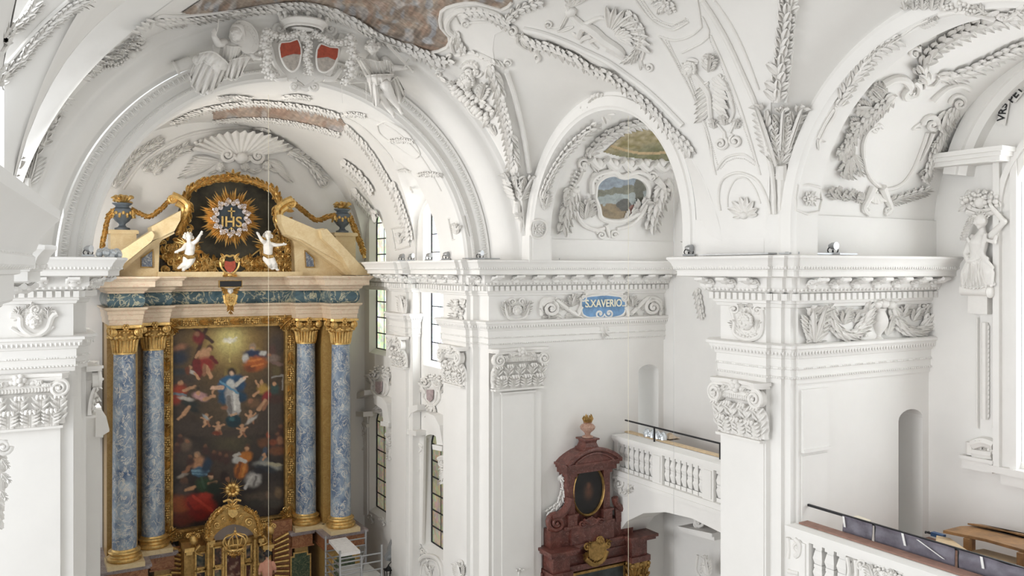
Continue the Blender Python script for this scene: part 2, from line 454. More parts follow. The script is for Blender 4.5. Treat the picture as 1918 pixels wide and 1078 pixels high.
# ---- chancel arch and cove
EG = [(4.53, 22.05), (4.53, 20.62), (4.55, 20.56), (4.60, 20.53), (4.62, 20.5), (4.74, 20.5), (4.76, 20.46), (4.82, 20.45), (4.85, 20.5), (4.99, 20.5), (5.02, 20.45), (5.08, 20.40), (5.17, 20.36), (5.2, 20.34), (5.2, 20.42)]
mb = MB(); arch(mb, EG, XC, 0, 'Y', leg=.26, n=110)
carch = struct('trim_16', mb)
prof = [(5.2, 20.42)]+[(5.28+.42*(1-cos(radians(t))) , 20.36-.78*sin(radians(t))) for t in (0, 15, 30, 45, 60, 75, 90)]+[(5.74, 19.56), (5.76, 19.5), (5.80, 19.48), (5.95, 19.40), (6.5, 19.42)]
mb = MB(); arch(mb, prof, XC-.04, 0, 'Y', leg=.26, n=96); cove = struct('wall_chancel_arch', mb, angle=50)
mb = MB()                                                     # egg and bead enrichment of the archivolt
for i in range(125):
    a = pi*(i+.5)/125; c = V((XC+5.1*cos(a), 20.40, 5.1*sin(a))); R = V((cos(a), 0, sin(a))); T = V((-sin(a), 0, cos(a)))
    if c.z < .26: continue
    mb.ball(c+R*.0, (.085, .036, .05), 8, 5, (R, T, V((0, -1, 0))))
    for sg in (-1, 1):
        mb.tube([c+R*.085+T*.056*sg, c+T*.052*sg+V((0, -.03, 0)), c-R*.085+T*.02*sg], .012, 5)
for i in range(330):
    a = pi*(i+.5)/330; mb.ball(V((XC+4.79*cos(a), 20.44, 4.79*sin(a))), .019, 5, 4)
struct('trim_17', mb)

# ---- chancel: side walls with windows, vault, end wall
YE = 29.4
WY = [(27.35, 28.95), (22.8, 24.3)]        # window openings along the chancel side wall
def chancel_wall(name, sx):
    def X(x): return x if sx > 0 else 2*XC-x
    mb = MB()
    ys = [(22.0, 25.2, WY[1]), (25.2, 29.6, WY[0])]
    for y0, y1, (a, b) in ys:
        for z0, z1, h0, h1 in ((-3.6, 3.4, -2.95, 2.1), (FLOOR, -3.6, -8.6, -5.0)):
            m = (a+b)/2
            holed_wall(mb, lambda y, z, d: V((X(XCH+d), y, z)), y0, y1, z0, z1, a, b, h0, h1,
                       lambda y, z: (m+(y-m)*.84, z+(.1 if z > h0+.1 else .18), .28))
    return struct(name, mb, smooth=False)
cwr = chancel_wall('wall_chancel_right', 1); cwl = chancel_wall('wall_chancel_left', -1)
for nm, sx in (('trim_18', 1), ('trim_19', -1)):               # pilasters below the entablature
    mb = MB(); xs = chan if sx > 0 else chanL
    seg = PIL
    if sx < 0: seg = mir(seg)
    sweep(mb, seg, [(0, FLOOR), (0, -2.085)]); struct(nm, mb)
RC = 4.98
LW = [(0, 1.25), (10, 1.2), (22, 1.0), (32, .7), (38, .35), (42, 0)]
def lw(th):
    for (a, x), (b, y) in zip(LW, LW[1:]):
        if a <= th <= b: return x+(y-x)*(th-a)/(b-a)
    return 0.
CCY = [28.1, 23.55]
def cv(th, y): a = radians(th); return V((XC+RC*cos(a), y, .1+RC*.96*sin(a)))
mb = MB(); tl = [0+42*i/24 for i in range(25)]
for f in ((lambda t: t), (lambda t: 180-t)):
    for ya, yb in ((lambda t: 21.9, lambda t: CCY[1]-lw(t)), (lambda t: CCY[1]+lw(t), lambda t: CCY[0]-lw(t)), (lambda t: CCY[0]+lw(t), lambda t: YE+.1)):
        mb.grid([[cv(f(t), ya(t)+(yb(t)-ya(t))*j/5) for j in range(6)] for t in tl])
mb.grid([[cv(t, 21.9+(YE+.1-21.9)*j/20) for j in range(21)] for t in [42+96*i/48 for i in range(49)]])
cvault = struct('ceiling_chancel', mb, angle=60)
mb = MB()
for sx in (1, -1):
    for yc in CCY:
        rows = []
        for i in range(25):
            ph = pi*i/24; y = yc+1.25*cos(ph); z = 1.0+1.25*sin(ph)
            tt = 42*sin(ph)**.8; w = lw(tt); p1 = cv(tt, yc+(w if cos(ph) >= 0 else -w)); p0 = V((XCH+.02, y, z))
            if sx < 0: p0.x = 2*XC-p0.x; p1.x = 2*XC-p1.x
            rows.append([p0+(p1-p0)*(j/4) for j in range(5)])
        mb.grid(rows)
ccap = struct('ceiling_chancel_lunettes', mb, angle=60)
mb = MB(); mb.box((XC-5.6, YE, FLOOR), (XC+5.6, YE+.2, 6.)); cend = struct('wall_chancel_end', mb)
mb = MB(); mb.box((-6, -14, FLOOR-.2), (19, 31, FLOOR)); struct('floor', mb, simple('stone_floor', (.45, .42, .38), .5, var=.15))
# chancel arch inner faces behind the piers
mb = MB()
for X in (10.6, 2*XC-10.6): mb.box((min(X, X+.4 if X > 6 else X-.4), 20.7, .2), (max(X, X+.4 if X > 6 else X-.4), 22.1, .9))
struct('trim_20', mb)
# roof over everything (keeps the daylight to the windows)
# ------------------------------------------------------------------ window glass
def lead_glass(name, base, emit):
    m, nt, b = new_mat(name)
    b.inputs['Roughness'].default_value = .2
    tc = nd(nt, 'ShaderNodeTexCoord'); n = nd(nt, 'ShaderNodeTexVoronoi', Scale=9.)
    nt.links.new(tc.outputs['Object'], n.inputs['Vector'])
    n2 = nd(nt, 'ShaderNodeTexNoise', Scale=.9, Detail=3.); nt.links.new(tc.outputs['Object'], n2.inputs['Vector'])
    r = ramp(nt, base); nt.links.new(n2.outputs['Fac'], r.inputs['Fac'])
    mx = nd(nt, 'ShaderNodeMix', data_type='RGBA', blend_type='MULTIPLY'); mx.inputs[0].default_value = .35
    nt.links.new(r.outputs['Color'], mx.inputs[6]); nt.links.new(n.outputs['Color'], mx.inputs[7])
    nt.links.new(mx.outputs[2], b.inputs['Base Color']); nt.links.new(mx.outputs[2], b.inputs['Emission Color'])
    b.inputs['Emission Strength'].default_value = emit
    return m
GL_G = lead_glass('green_lit_glass', [(.35, (.40, .47, .30)), (.5, (.58, .62, .48)), (.62, (.82, .85, .80))], 1.0)
GL_W = lead_glass('white_lit_glass', [(.35, (.75, .82, .86)), (.65, (1, 1, 1))], 3.5)
GL_D = lead_glass('dim_lit_glass', [(.35, (.20, .18, .12)), (.65, (.30, .27, .19))], .45)
def window(name, X, y0, y1, z0, z1, glass, bars, sx=1, arched=True):
    m = (y0+y1)/2; hw = (y1-y0)/2
    out = [(y0, z0)]
    N = 12
    if arched: out += [(m-hw*cos(pi*i/N), z1-hw*.9+hw*.9*sin(pi*i/N)) for i in range(N+1)]
    else: out += [(y0, z1), (y1, z1)]
    out += [(y1, z0)]
    mb = MB(); mb.prism([V((X, y, z)) for y, z in out], (.02, 0, 0))
    g = struct(name, mb, glass, smooth=False)
    lb = MB()
    for k in range(1, bars):
        z = z0+(z1-z0)*k/bars; lb.tube([(X-.02, y0, z), (X-.02, y1, z)], .022, 6)
    zz = z1-.35*hw if arched else z1
    lb.tube([(X-.015, m, z0), (X-.015, m, zz)], .012, 5)
    for a, b in zip(out, out[1:]+out[:1]): lb.tube([(X-.02, *a), (X-.02, *b)], .028, 6)
    obj('lead_bars', lb, BLACK, g)
    return g
def gy(a, b): m = (a+b)/2; return m+(a-m)*.86, m+(b-m)*.86
for k, (a, b) in enumerate(WY):
    y0, y1 = gy(a, b)
    window('window_%d' % (k+1), XCH+.27, y0, y1, -2.8, 2.22, GL_G if k == 0 else GL_W, 9)
    window('window_%d' % (k+3), XCH+.27, y0, y1, -8.45, -4.88, GL_D, 7)
window('window_5', XO2+.58, 6.0, 9.0, -3.6, 2.9, GL_W, 9)
window('window_6', XO1+.78, 14.5, 17.3, -2.8, 2.3, GL_W, 8)
# ------------------------------------------------------------------ stucco / carving vocabulary
def smooth_path(pts, per=6):
    pts = [tuple(p) for p in pts]
    if len(pts) < 3: 
        a, b = pts; return [tuple(a[k]+(b[k]-a[k])*i/per for k in range(len(a))) for i in range(per+1)]
    out = []; n = len(pts)
    for i in range(n-1):
        p0, p1, p2, p3 = pts[max(i-1, 0)], pts[i], pts[i+1], pts[min(i+2, n-1)]
        for j in range(per):
            t = j/per
            out.append(tuple(.5*(2*b+(c-a)*t+(2*a-5*b+4*c-d)*t*t+(3*b-a-3*c+d)*t**3) for a, b, c, d in zip(p0, p1, p2, p3)))
    out.append(pts[-1]); return out
def even(pts, step):
    """resample a px polyline: (u, v, tangent u, tangent v, fraction)"""
    L = [0.]
    for a, b in zip(pts, pts[1:]): L.append(L[-1]+math.hypot(b[0]-a[0], b[1]-a[1]))
    n = max(1, int(round(L[-1]/step))); k = 0; res = []
    for i in range(n+1):
        s = L[-1]*i/n
        while k < len(L)-2 and L[k+1] < s: k += 1
        t = (s-L[k])/max(1e-9, L[k+1]-L[k]); a, b = pts[k], pts[k+1]; d = max(1e-9, L[k+1]-L[k])
        res.append((a[0]+(b[0]-a[0])*t, a[1]+(b[1]-a[1])*t, (b[0]-a[0])/d, (b[1]-a[1])/d, i/n))
    return res
class Orn:
    """relief ornament laid on a real surface; outline coordinates are read off along sight lines, depth is metric"""
    def __init__(s, surf, org=(0, 0), zs=1.): s.S = surf; s.m = MB(); s.og = org; s.zs = zs
    def H(s, u, v): return s.S.hit(s.og[0]+u/s.zs, s.og[1]+v/s.zs)
    def mpp(s, u, v): return s.H(u, v)[0].dot(V((YS, YC, 0)))/F/s.zs
    def P(s, u, v, h=0.):
        p, n = s.H(u, v); return p+n*h
    def frame(s, u, v):
        p, n = s.H(u, v); d = p.dot(V((YS, YC, 0)))
        def pl(a, b):
            r = ray(s.og[0]+a/s.zs, s.og[1]+b/s.zs); t = p.dot(n)/min(-1e-3, r.dot(n)) if r.dot(n) < -1e-3 else None
            return r*t if t else p
        jx = (pl(u+1, v)-pl(u-1, v))/2; jy = (pl(u, v+1)-pl(u, v-1))/2; m = d/F/s.zs
        if jx.length > 3.2*m: jx = jx.normalized()*3.2*m
        if jy.length > 3.2*m: jy = jy.normalized()*3.2*m
        return p, n, jx, jy, m
    def leaf(s, u0, v0, u1, v1, w, h=None, curl=.35, lob=0, z=0., N=7):
        p, n, jx, jy, m = s.frame((u0+u1)/2, (v0+v1)/2)
        du, dv = u1-u0, v1-v0; L = max(1e-6, math.hypot(du, dv)); sx, sy = -dv/L, du/L
        h = (.36*w if h is None else h)*m; rows = []
        for i in range(N+1):
            t = i/N; ww = w/2*(sin(pi*min(1, (t*.86+.1)))**.75)
            if lob: ww *= .74+.26*abs(cos(pi*t*lob))
            if i == N: ww = w*.05
            cu, cv = (t-.5)*du, (t-.5)*dv; hh = h*(.55+.45*sin(pi*t))+curl*h*2*t*t
            row = []
            for x, q in ((-1, 0), (-.82, .85), (-.42, 1.1), (0, .45), (.42, 1.1), (.82, .85), (1, 0)):
                a = cu+sx*ww*x; b = cv+sy*ww*x
                base = max(0, hh*q) if q else h*.62*min(1, t*2.2)+curl*h*2*t*t*.7
                row.append(p+jx*a+jy*b+n*(z*m+base))
            rows.append(row)
        s.m.grid(rows)
    def tube(s, pts, r0, r1=None, h=None, per=5, seg=7, z=0., taper=None):
        q = smooth_path(pts, per) if len(pts) > 2 else smooth_path(pts, per)
        r1 = r0 if r1 is None else r1; P3, R = [], []
        for i, (u, v) in enumerate(q):
            t = i/(len(q)-1); r = r0+(r1-r0)*t
            if taper: r *= max(.15, sin(pi*t)**taper)
            m = s.mpp(u, v); P3.append(s.P(u, v, m*(r*.55+z))); R.append(r*m)
        s.m.tube(P3, R, seg)
    def scroll(s, u, v, r, a0=0., turns=1.6, d=1, rt=None, ky=1., lift=.35, stem=None, kx=1.):
        rt = rt or r*.26; n = int(14*turns)+2; pts, R = [], []
        p, nn, jx, jy, m = s.frame(u, v)
        if stem:
            for i, (a, b) in enumerate(stem): pts.append(s.P(a, b, m*rt*.5)); R.append(rt*m*(.55+.45*i/len(stem)))
        for i in range(n+1):
            t = i/n; rr = r*(1-.84*t); a = radians(a0)+d*2*pi*turns*t
            pts.append(p+jx*(rr*cos(a)*kx)+jy*(rr*sin(a)*ky)+nn*(m*(rt*.5+lift*r*t))); R.append(rt*m*(1-.45*t))
        s.m.tube(pts, R, 7); s.m.ball(p+nn*(m*(rt*.5+lift*r)), r*.24*m, 7, 5)
    def ball(s, u, v, r, h=.4, ry=None, n=8, m_=5):
        p, nn, jx, jy, m = s.frame(u, v); ry = ry or r
        s.m.ball(p+nn*(m*h*min(r, ry)), 1., n, m_, (jx*r, jy*ry, nn*(m*min(r, ry)))) 
    def rosette(s, u, v, r, n=6, ry=None, rot=0.):
        ry = ry or r
        for ring, (a, b, w) in enumerate(((.15, 1., .62), (.05, .62, .5))):
            for i in range(n):
                t = 2*pi*(i+.5*ring)/n+rot
                s.leaf(u+a*r*cos(t), v+a*ry*sin(t), u+b*r*cos(t), v+b*ry*sin(t), w*min(r, ry), curl=.5, z=.12*r*ring, N=5)
        s.ball(u, v, r*.2, h=1.6, ry=ry*.2)
    def acanthus(s, u0, v0, u1, v1, w, n=4, curl=.6):
        du, dv = u1-u0, v1-v0; L = math.hypot(du, dv); px, py = -dv/L, du/L
        s.leaf(u0, v0, u1, v1, w*.26, h=.22*w, curl=curl, z=.05*w)
        for sg in (-1, 0, 1): s.leaf(u1-du/L*w*.45, v1-dv/L*w*.45, u1+px*sg*w*.34+du/L*w*.08*(1-abs(sg)), v1+py*sg*w*.34+dv/L*w*.08*(1-abs(sg)), w*.26, h=.2*w, curl=1.1, z=.08*w, N=5)
        ll = min(L*.34, w*.75); n = max(n, int(.8*L/(w*.36)))
        for i in range(n):
            t = .04+(.96-ll/L)*i/n; ww = w/2*(.7+.45*sin(pi*(t+.15)))
            for sg in (-1, 1):
                bu, bv = u0+du*t+px*sg*w*.04, v0+dv*t+py*sg*w*.04
                s.leaf(bu, bv, u0+du*(t+.85*ll/L)+px*sg*ww, v0+dv*(t+.85*ll/L)+py*sg*ww, max(w*.2, ll*.45), h=.17*w, curl=curl*.8, N=5)
    def wreath(s, pts, w, step=None, dirn=1, berries=True, core=True, w1=None, tri=1.):
        q = smooth_path(pts, 8); step = (step or w*.55)*1.15
        if dirn < 0: q = q[::-1]
        E_ = even(q, step); w1 = w1 or w
        if core: s.tube([(a[0], a[1]) for a in E_[::2]] if len(E_) > 4 else [(E_[0][0], E_[0][1]), (E_[-1][0], E_[-1][1])], w*.24, w1*.24, per=2)
        for k, (u, v, tu, tv, t) in enumerate(E_[:-1]):
            ww = w+(w1-w)*t; nu, nv = -tv, tu; l = step*1.75*tri
            for sg in (-1, 1):
                j = random.uniform(.85, 1.15)
                s.leaf(u+nu*sg*ww*.05, v+nv*sg*ww*.05, u+tu*l*.75*j+nu*sg*ww*.5*j, v+tv*l*.75*j+nv*sg*ww*.5*j, ww*random.uniform(.44, .6), h=.23*ww, curl=.8, N=5)
            jj = random.uniform(-.22, .22)*ww; s.leaf(u, v, u+tu*l+nu*jj, v+tv*l+nv*jj, ww*random.uniform(.42, .56), h=.28*ww, curl=.5, z=.12*ww, N=5)
            if berries and k % 2 == 0: s.ball(u+nu*ww*.22*(1 if k % 4 else -1), v+nv*ww*.22*(1 if k % 4 else -1), ww*.10, h=2.)
    def fruits(s, pts, w, step=None, w1=None, leafy=.6):
        q = smooth_path(pts, 8); step = step or w*.34; w1 = w1 or w
        for k, (u, v, tu, tv, t) in enumerate(even(q, step)):
            ww = w+(w1-w)*t; nu, nv = -tv, tu
            for sg in (-1, 0, 1):
                o = sg*ww*.3+random.uniform(-.08, .08)*ww
                if random.random() < leafy*.6 and sg:
                    s.leaf(u+nu*o*.4, v+nv*o*.4, u+nu*sg*ww*.62+tu*step, v+nv*sg*ww*.62+tv*step, ww*.34, h=.12*ww, curl=.8, N=5)
                else:
                    s.ball(u+nu*o+random.uniform(-1, 1)*ww*.05, v+nv*o, ww*random.uniform(.14, .21), h=.9 if sg else 1.5, n=7, m_=5)
    def plate(s, pts, h, bev=1.5, z=0., sm=True):
        """raised plate following the surface: rim drops to the ground"""
        q = smooth_path(pts+[pts[0]], 5)[:-1] if sm else pts
        cu = sum(a for a, b in q)/len(q); cv_ = sum(b for a, b in q)/len(q); m = s.mpp(cu, cv_)
        rows = [[s.P(a, b, z*m) for a, b in q], [s.P(a, b, (z+h)*m) for a, b in q]]
        for k in (.9, .6, .3): rows.append([s.P(cu+(a-cu)*k, cv_+(b-cv_)*k, (z+h)*m) for a, b in q])
        s.m.grid(rows, cu=True); s.m.add([s.P(cu, cv_, (z+h)*m)]+[s.P(cu+(a-cu)*.3, cv_+(b-cv_)*.3, (z+h)*m) for a, b in q], [(0, i+1, (i+1) % len(q)+1) for i in range(len(q))])
    def ring(s, pts, r, h=None, z=0., seg=7):
        q = smooth_path(pts+[pts[0]], 6)[:-1]; rows = []
        P3 = [s.P(a, b, s.mpp(a, b)*(r*.5+z)) for a, b in q]; n = len(P3)
        for i in range(n):
            t = (P3[(i+1) % n]-P3[i-1]).normalized(); nn = s.H(*q[i])[1]; a = t.cross(nn).normalized(); b = a.cross(t); rr = r*s.mpp(*q[i])
            rows.append([P3[i]+a*rr*cos(2*pi*j/seg)+b*rr*sin(2*pi*j/seg) for j in range(seg)])
        s.m.grid(rows, cu=True, cv=True)
    def beads(s, pts, r, step, closed=False):
        for u, v, a, b, t in even(pts, step): s.ball(u, v, r, h=.5, n=6, m_=4)
    def head(s, u, v, r, hair=True):
        """small modelled face looking out of the surface"""
        p, n, jx, jy, m = s.frame(u, v); X = jx/max(1e-9, jx.length); Y = -jy/max(1e-9, jy.length)
        rx, ry, R = jx.length*r*.78, jy.length*r, r*m
        def q(a, b, c): return p+X*rx*a+Y*ry*b+n*R*c
        s.m.ball(q(0, 0, .35), 1, 12, 8, (X*rx, n*R*.85, Y*ry))
        s.m.tube([q(0, .2, 1.16), q(0, -.08, 1.32), q(0, -.16, 1.2)], [R*.07, R*.12, R*.1], 6)
        for sg in (-1, 1):
            s.m.ball(q(sg*.33, .12, 1.06), R*.11, 6, 4); s.m.ball(q(sg*.38, -.22, .98), R*.24, 6, 4)
            s.m.tube([q(sg*.12, .28, 1.16), q(sg*.36, .33, 1.1), q(sg*.58, .2, .92)], R*.06, 5)
            s.m.ball(q(sg*1., 0, .25), R*.2, 6, 4)
        s.m.tube([q(-.22, -.42, 1.06), q(0, -.4, 1.15), q(.22, -.42, 1.06)], R*.07, 5); s.m.ball(q(0, -.72, .9), R*.2, 6, 4)
        if hair:
            for i in range(13):
                a = pi*(-.12+1.24*i/12); s.m.ball(q(1.02*cos(a), .15+.92*sin(a), .45+.2*random.random()), R*.30, 6, 4)
            for i in range(6):
                a = pi*(.15+.7*i/5); s.m.ball(q(.75*cos(a), .1+.78*sin(a), .85), R*.25, 6, 4)
    def shell(s, u, v, r, a0=180, a1=360, n=11, ky=1.):
        p, nn, jx, jy, m = s.frame(u, v); rows = []
        k = n*6
        for i in range(k+1):
            a = radians(a0+(a1-a0)*i/k); wv = .5+.5*cos(2*pi*n*i/k+pi); row = []
            for t in (.0, .15, .35, .6, .85, 1., 1.0):
                rr = r*t*(1+.07*wv*(t > .5)); hh = r*.32*(t**1.3)*(.75+.45*wv*t)
                if len(row) == 6: hh = 0
                row.append(p+jx*rr*cos(a)+jy*rr*sin(a)*ky+nn*(m*(hh+.03*r if len(row) < 6 else 0)))
            rows.append(row)
        s.m.grid(rows); s.ball(u, v, r*.13, h=.9)
    def done(s, name, label, cat, mat=None, group=None, parent=None):
        o = obj(name, s.m, mat or ST, parent, angle=50)
        if parent is None: tag(o, label, cat, group)
        elif label: o['label'] = label
        return o
def remeshed(o, vox, it=4):
    m = o.modifiers.new('skin', 'REMESH'); m.mode = 'VOXEL'; m.voxel_size = vox; m.use_smooth_shade = True
    if it: k = o.modifiers.new('soft', 'SMOOTH'); k.iterations = it; k.factor = .5
    return o
class Fig:
    """figure built of tapering limbs that are fused into one continuous surface; local axes: x right, y away, z up, in metres"""
    def __init__(s, origin, fwd=(0, -1, 0), scale=1., up=(0, 0, 1)):
        s.o = V(origin); f = V(fwd).normalized(); u = V(up).normalized(); s.y = -f; s.x = f.cross(u).normalized(); s.x = -s.x if False else s.x; s.z = s.x.cross(f).normalized(); s.k = scale
        if s.z.dot(u) < 0: s.z = -s.z
        s.m = MB()
    def p(s, q): return s.o+(s.x*q[0]+s.y*q[1]+s.z*q[2])*s.k
    def limb(s, pts, rs, seg=10, flat=None):
        P = [s.p(q) for q in pts]; R = [r*s.k for r in rs]; s.m.tube(P, R, seg, flat=flat)
        s.m.ball(P[0], R[0], 8, 6); s.m.ball(P[-1], R[-1], 8, 6)
        for a, b in zip(P[1:-1], R[1:-1]): s.m.ball(a, b*.99, 8, 6)
    def blob(s, c, r, rot=None):
        r = r if isinstance(r, tuple) else (r,)*3
        s.m.ball(s.p(c), tuple(x*s.k for x in r), 12, 8, (s.x, s.y, s.z))
    def hand(s, w, d, r=.035, side=1):
        """palm, four fingers and a thumb from wrist w along direction d (local)"""
        w = V(w); d = V(d).normalized(); a = d.cross(V((0, -1, 0)))
        if a.length < .2: a = d.cross(V((0, 0, 1)))
        a.normalize(); b = a.cross(d)
        s.limb([w, w+d*.05, w+d*.09], [r*.8, r*1.15, r*1.1], 8, None)
        for i, L in enumerate((.07, .085, .08, .06)):
            o = w+d*.09+a*((i-1.5)*.021); s.limb([o, o+d*L*.5+b*.006, o+d*L*.85+b*.028], [.0105, .0095, .008], 6)
        o = w+d*.03+a*side*-.03; s.limb([o, o+d*.03+a*side*-.028, o+d*.06+a*side*-.03+b*.012], [.013, .011, .009], 6)
    def head(s, c, r=.105, look=(0, -1, 0), hair=None):
        c = V(c); L = V(look).normalized(); R = L.cross(V((0, 0, 1))).normalized(); U = R.cross(L).normalized()
        def q(a, b, d): return c+R*a*r+L*b*r+U*d*r
        s.m.ball(s.p(q(0, -.05, .12)), 1, 14, 10, tuple((s.x*v_[0]+s.y*v_[1]+s.z*v_[2])*s.k*r*e for v_, e in ((R, .84), (L, 1.0), (U, 1.05))))
        s.limb([q(0, .15, -.3), q(0, .42, -.78)], [r*.66, r*.34], 8)
        s.limb([q(0, .95, .2), q(0, 1.17, -.14)], [r*.09, r*.17], 6)
        for g in (-1, 1):
            s.limb([q(g*.16, .92, .28), q(g*.55, .74, .28)], [r*.1, r*.1], 6); s.limb([q(g*.85, -.1, .15), q(g*.82, -.1, -.2)], [r*.17, r*.12], 6)
            s.limb([q(g*.36, .62, -.16), q(g*.34, .6, -.3)], [r*.3, r*.2], 6)
            s.limb([q(g*.24, .87, .1), q(g*.42, .8, .1)], [r*.1, r*.09], 6)
        s.limb([q(-.2, .86, -.45), q(.2, .86, -.45)], [r*.09, r*.09], 6)
    def curls(s, c, r=.105, n=40, look=(0, -1, 0), mbx=None):
        c = V(c); L = V(look).normalized(); mb = mbx or s.m
        for i in range(n):
            z = random.uniform(-.35, 1); a = random.uniform(0, 2*pi); q = V((cos(a)*sqrt(max(0, 1-z*z)), sin(a)*sqrt(max(0, 1-z*z)), z))
            if q.dot(L) > .35 and z < .72: continue
            mb.ball(s.p(c+q*r*1.08+V((0, 0, r*.1))), r*random.uniform(.22, .33)*s.k, 7, 5)
    def folds(s, pts_list, r=.03):
        for pts in pts_list: s.limb(pts, [r*.6]+[r]*(len(pts)-2)+[r*.5], 7)
def drape(name, W, top, bot, parent, mat, bulge=.2, amp=.05, nf=9, n=72, m=16, seed=0, d0=0.):
    """hanging cloth between two px curves, gathered into folds"""
    A, B = even(smooth_path(top, 8), 1.), even(smooth_path(bot, 8), 1.)
    def samp(E, t): i = t*(len(E)-1); k = min(int(i), len(E)-2); f = i-k; return E[k][0]+(E[k+1][0]-E[k][0])*f, E[k][1]+(E[k+1][1]-E[k][1])*f
    rows = []
    for j in range(m+1):
        t = j/m; r = []
        for i in range(n+1):
            s = i/n; a, b = samp(A, s), samp(B, s); w = .35*NZ.noise(V((s*4, t*1.5, seed)))
            f = sin(2*pi*nf*(s+.06*w+.03*sin(3*t+seed)))+.45*sin(2*pi*nf*2.3*s+seed+2*t); dy = -bulge*sin(pi*min(1, .15+.75*s))*(.55+.45*sin(pi*(.15+.7*t)))-amp*f*(.35+.65*t)+d0
            r.append(W(a[0]+(b[0]-a[0])*t+6*w*t, a[1]+(b[1]-a[1])*t+5*f*t*t, dy))
        rows.append(r)
    mb = MB(); mb.grid(rows); mb.grid([[p+V((0, .05, 0)) if abs(p.x) < 14 else p+V((.04, 0, 0)) for p in r] for r in rows])
    for e in (0, -1): mb.tube([p for p in rows[e]], .022, 6)
    return obj(name, mb, mat, parent, angle=70)
def finish_fig(f, name, parent, mat, vox=.012, it=3, label=None):
    o = obj(name, f.m, mat, parent, fix=False); remeshed(o, vox, it)
    if label: o['label'] = label
    return o

# composite capital -----------------------------------------------------------
def composite_capital(mb, c, X, N, w, h, rows=2, nf=4):
    """pilaster capital: c bottom centre, X across, N outward, two leaf rows, volutes, abacus"""
    c, X, N, Z = V(c), V(X), V(N), V((0, 0, 1))
    def q(x, y, z): return c+X*x+N*y+Z*z
    hw = w/2
    mb.obox(q(0, -.04, h*.36), X*hw*.94, N*.09, Z*h*.36)
    mb.obox(q(0, .02, .015*h), X*hw*1.03, N*.12, Z*h*.022)
    def lf(x, z0, z1, lw, out, y0=.05):
        n = 8; rws = []
        for i in range(n+1):
            t = i/n; z = z0+(z1-z0)*min(1., t*1.12)-(h*.07*max(0, t-.82)/.18); y = y0+out*t**2.4
            ww = lw/2*(.8+.2*sin(pi*t))*(1-.55*max(0, t-.7)/.3)*(.82+.18*abs(cos(t*pi*3.5)))
            rws.append([q(x+ww*a, y+b*.03-(0 if abs(a) < .9 else .035), z) for a, b in ((-1, -.6), (-.7, .5), (-.35, .9), (-.12, .35), (0, .9), (.12, .35), (.35, .9), (.7, .5), (1, -.6))])
        mb.grid(rws)
        for k in range(4):                                     # lobed edges fanning out from the rib
            t = .16+.2*k; z = z0+(z1-z0)*t; y = y0+out*t**2.4+.02
            for sg in (-1, 1): mb.tube([q(x+sg*lw*.12, y+.02, z), q(x+sg*lw*.36, y+.045, z+(z1-z0)*.10), q(x+sg*lw*.5, y+.03, z+(z1-z0)*.19)], [lw*.05, lw*.085, lw*.03], 6)
        for sg in (-1, 0, 1): mb.tube([q(x+sg*lw*.1, y0+out*.7, z1-h*.05), q(x+sg*lw*.2, y0+out+.04, z1-h*.02), q(x+sg*lw*.24, y0+out+.085, z1-h*.075)], [lw*.09, lw*.11, lw*.04], 6)
    for i in range(nf): lf(-hw+w*(i+.5)/nf, 0.03*h, .36*h, w/nf*.95, .12)
    for i in range(nf+1):
        x = -hw+w*i/nf; lf(max(-hw*.93, min(hw*.93, x)), .06*h, .62*h, w/nf*.85, .15, .03)
    mb.tube([q(-hw*.95, .1, .70*h), q(hw*.95, .1, .70*h)], .05*h, 8)
    n = int(w/.07)
    for i in range(n): mb.ball(q(-hw*.8+w*.8*(i+.5)/n, .15, .71*h), (.026, .03, .045*h), 6, 4, (X, N, Z))
    mb.obox(q(0, .05, .8*h), X*hw*.9, N*.1, Z*h*.09)
    r = .165*h if w > .7 else .14*h
    for sg in (-1, 1):                                        # volutes
        vc = q(sg*hw*.93, .17, .73*h); pts, R = [], []
        pts.append(q(sg*hw*.1, .14, .885*h)); R.append(.03*h); pts.append(q(sg*hw*.55, .17, .90*h)); R.append(.034*h)
        for i in range(27):
            t = i/26; a = pi/2-sg*2*pi*1.9*t; rr = r*(1-.86*t)
            pts.append(vc+X*rr*cos(a)+Z*rr*sin(a)+N*(.04+.05*t)); R.append(.034*h*(1-.4*t))
        mb.tube(pts, R, 7); mb.ball(vc+N*.1, r*.2, 7, 5)
        mb.tube([vc-N*.1, vc+N*.05], r*.93, 14)
        for k in range(3): lf(sg*hw*(.45+.22*k), .80*h-.05*k*h, .9*h-.06*k*h, w*.1, .06, .14)
    ab = [(-1.16, .10), (-1.0, .20), (-.5, .11), (0, .08), (.5, .11), (1., .20), (1.16, .10)]
    for z0, z1, e in ((.90*h, .945*h, 0.), (.945*h, 1.0*h, .035)):
        mb.prism([q(x*hw*1.08+(.03 if x > 0 else -.03)*(e > 0), -.05, z0) for x in (-1.08, 1.08)][::-1]+[q(x*hw, y+.06+e, z0) for x, y in ab], Z*(z1-z0))
    for i in range(5):                                        # flower on the abacus
        a = 2*pi*i/5; mb.ball(q(.07*h*cos(a), .2, .9*h+.07*h*sin(a)), .055*h, 7, 5)
    mb.ball(q(0, .24, .9*h), .05*h, 7, 5)
    for sg in (-1, 1):
        for k in range(4): mb.ball(q(sg*(.12+.09*k)*h, .17, (.86-.02*k)*h), (.06*h, .04, .045*h), 6, 4, (X, N, Z))

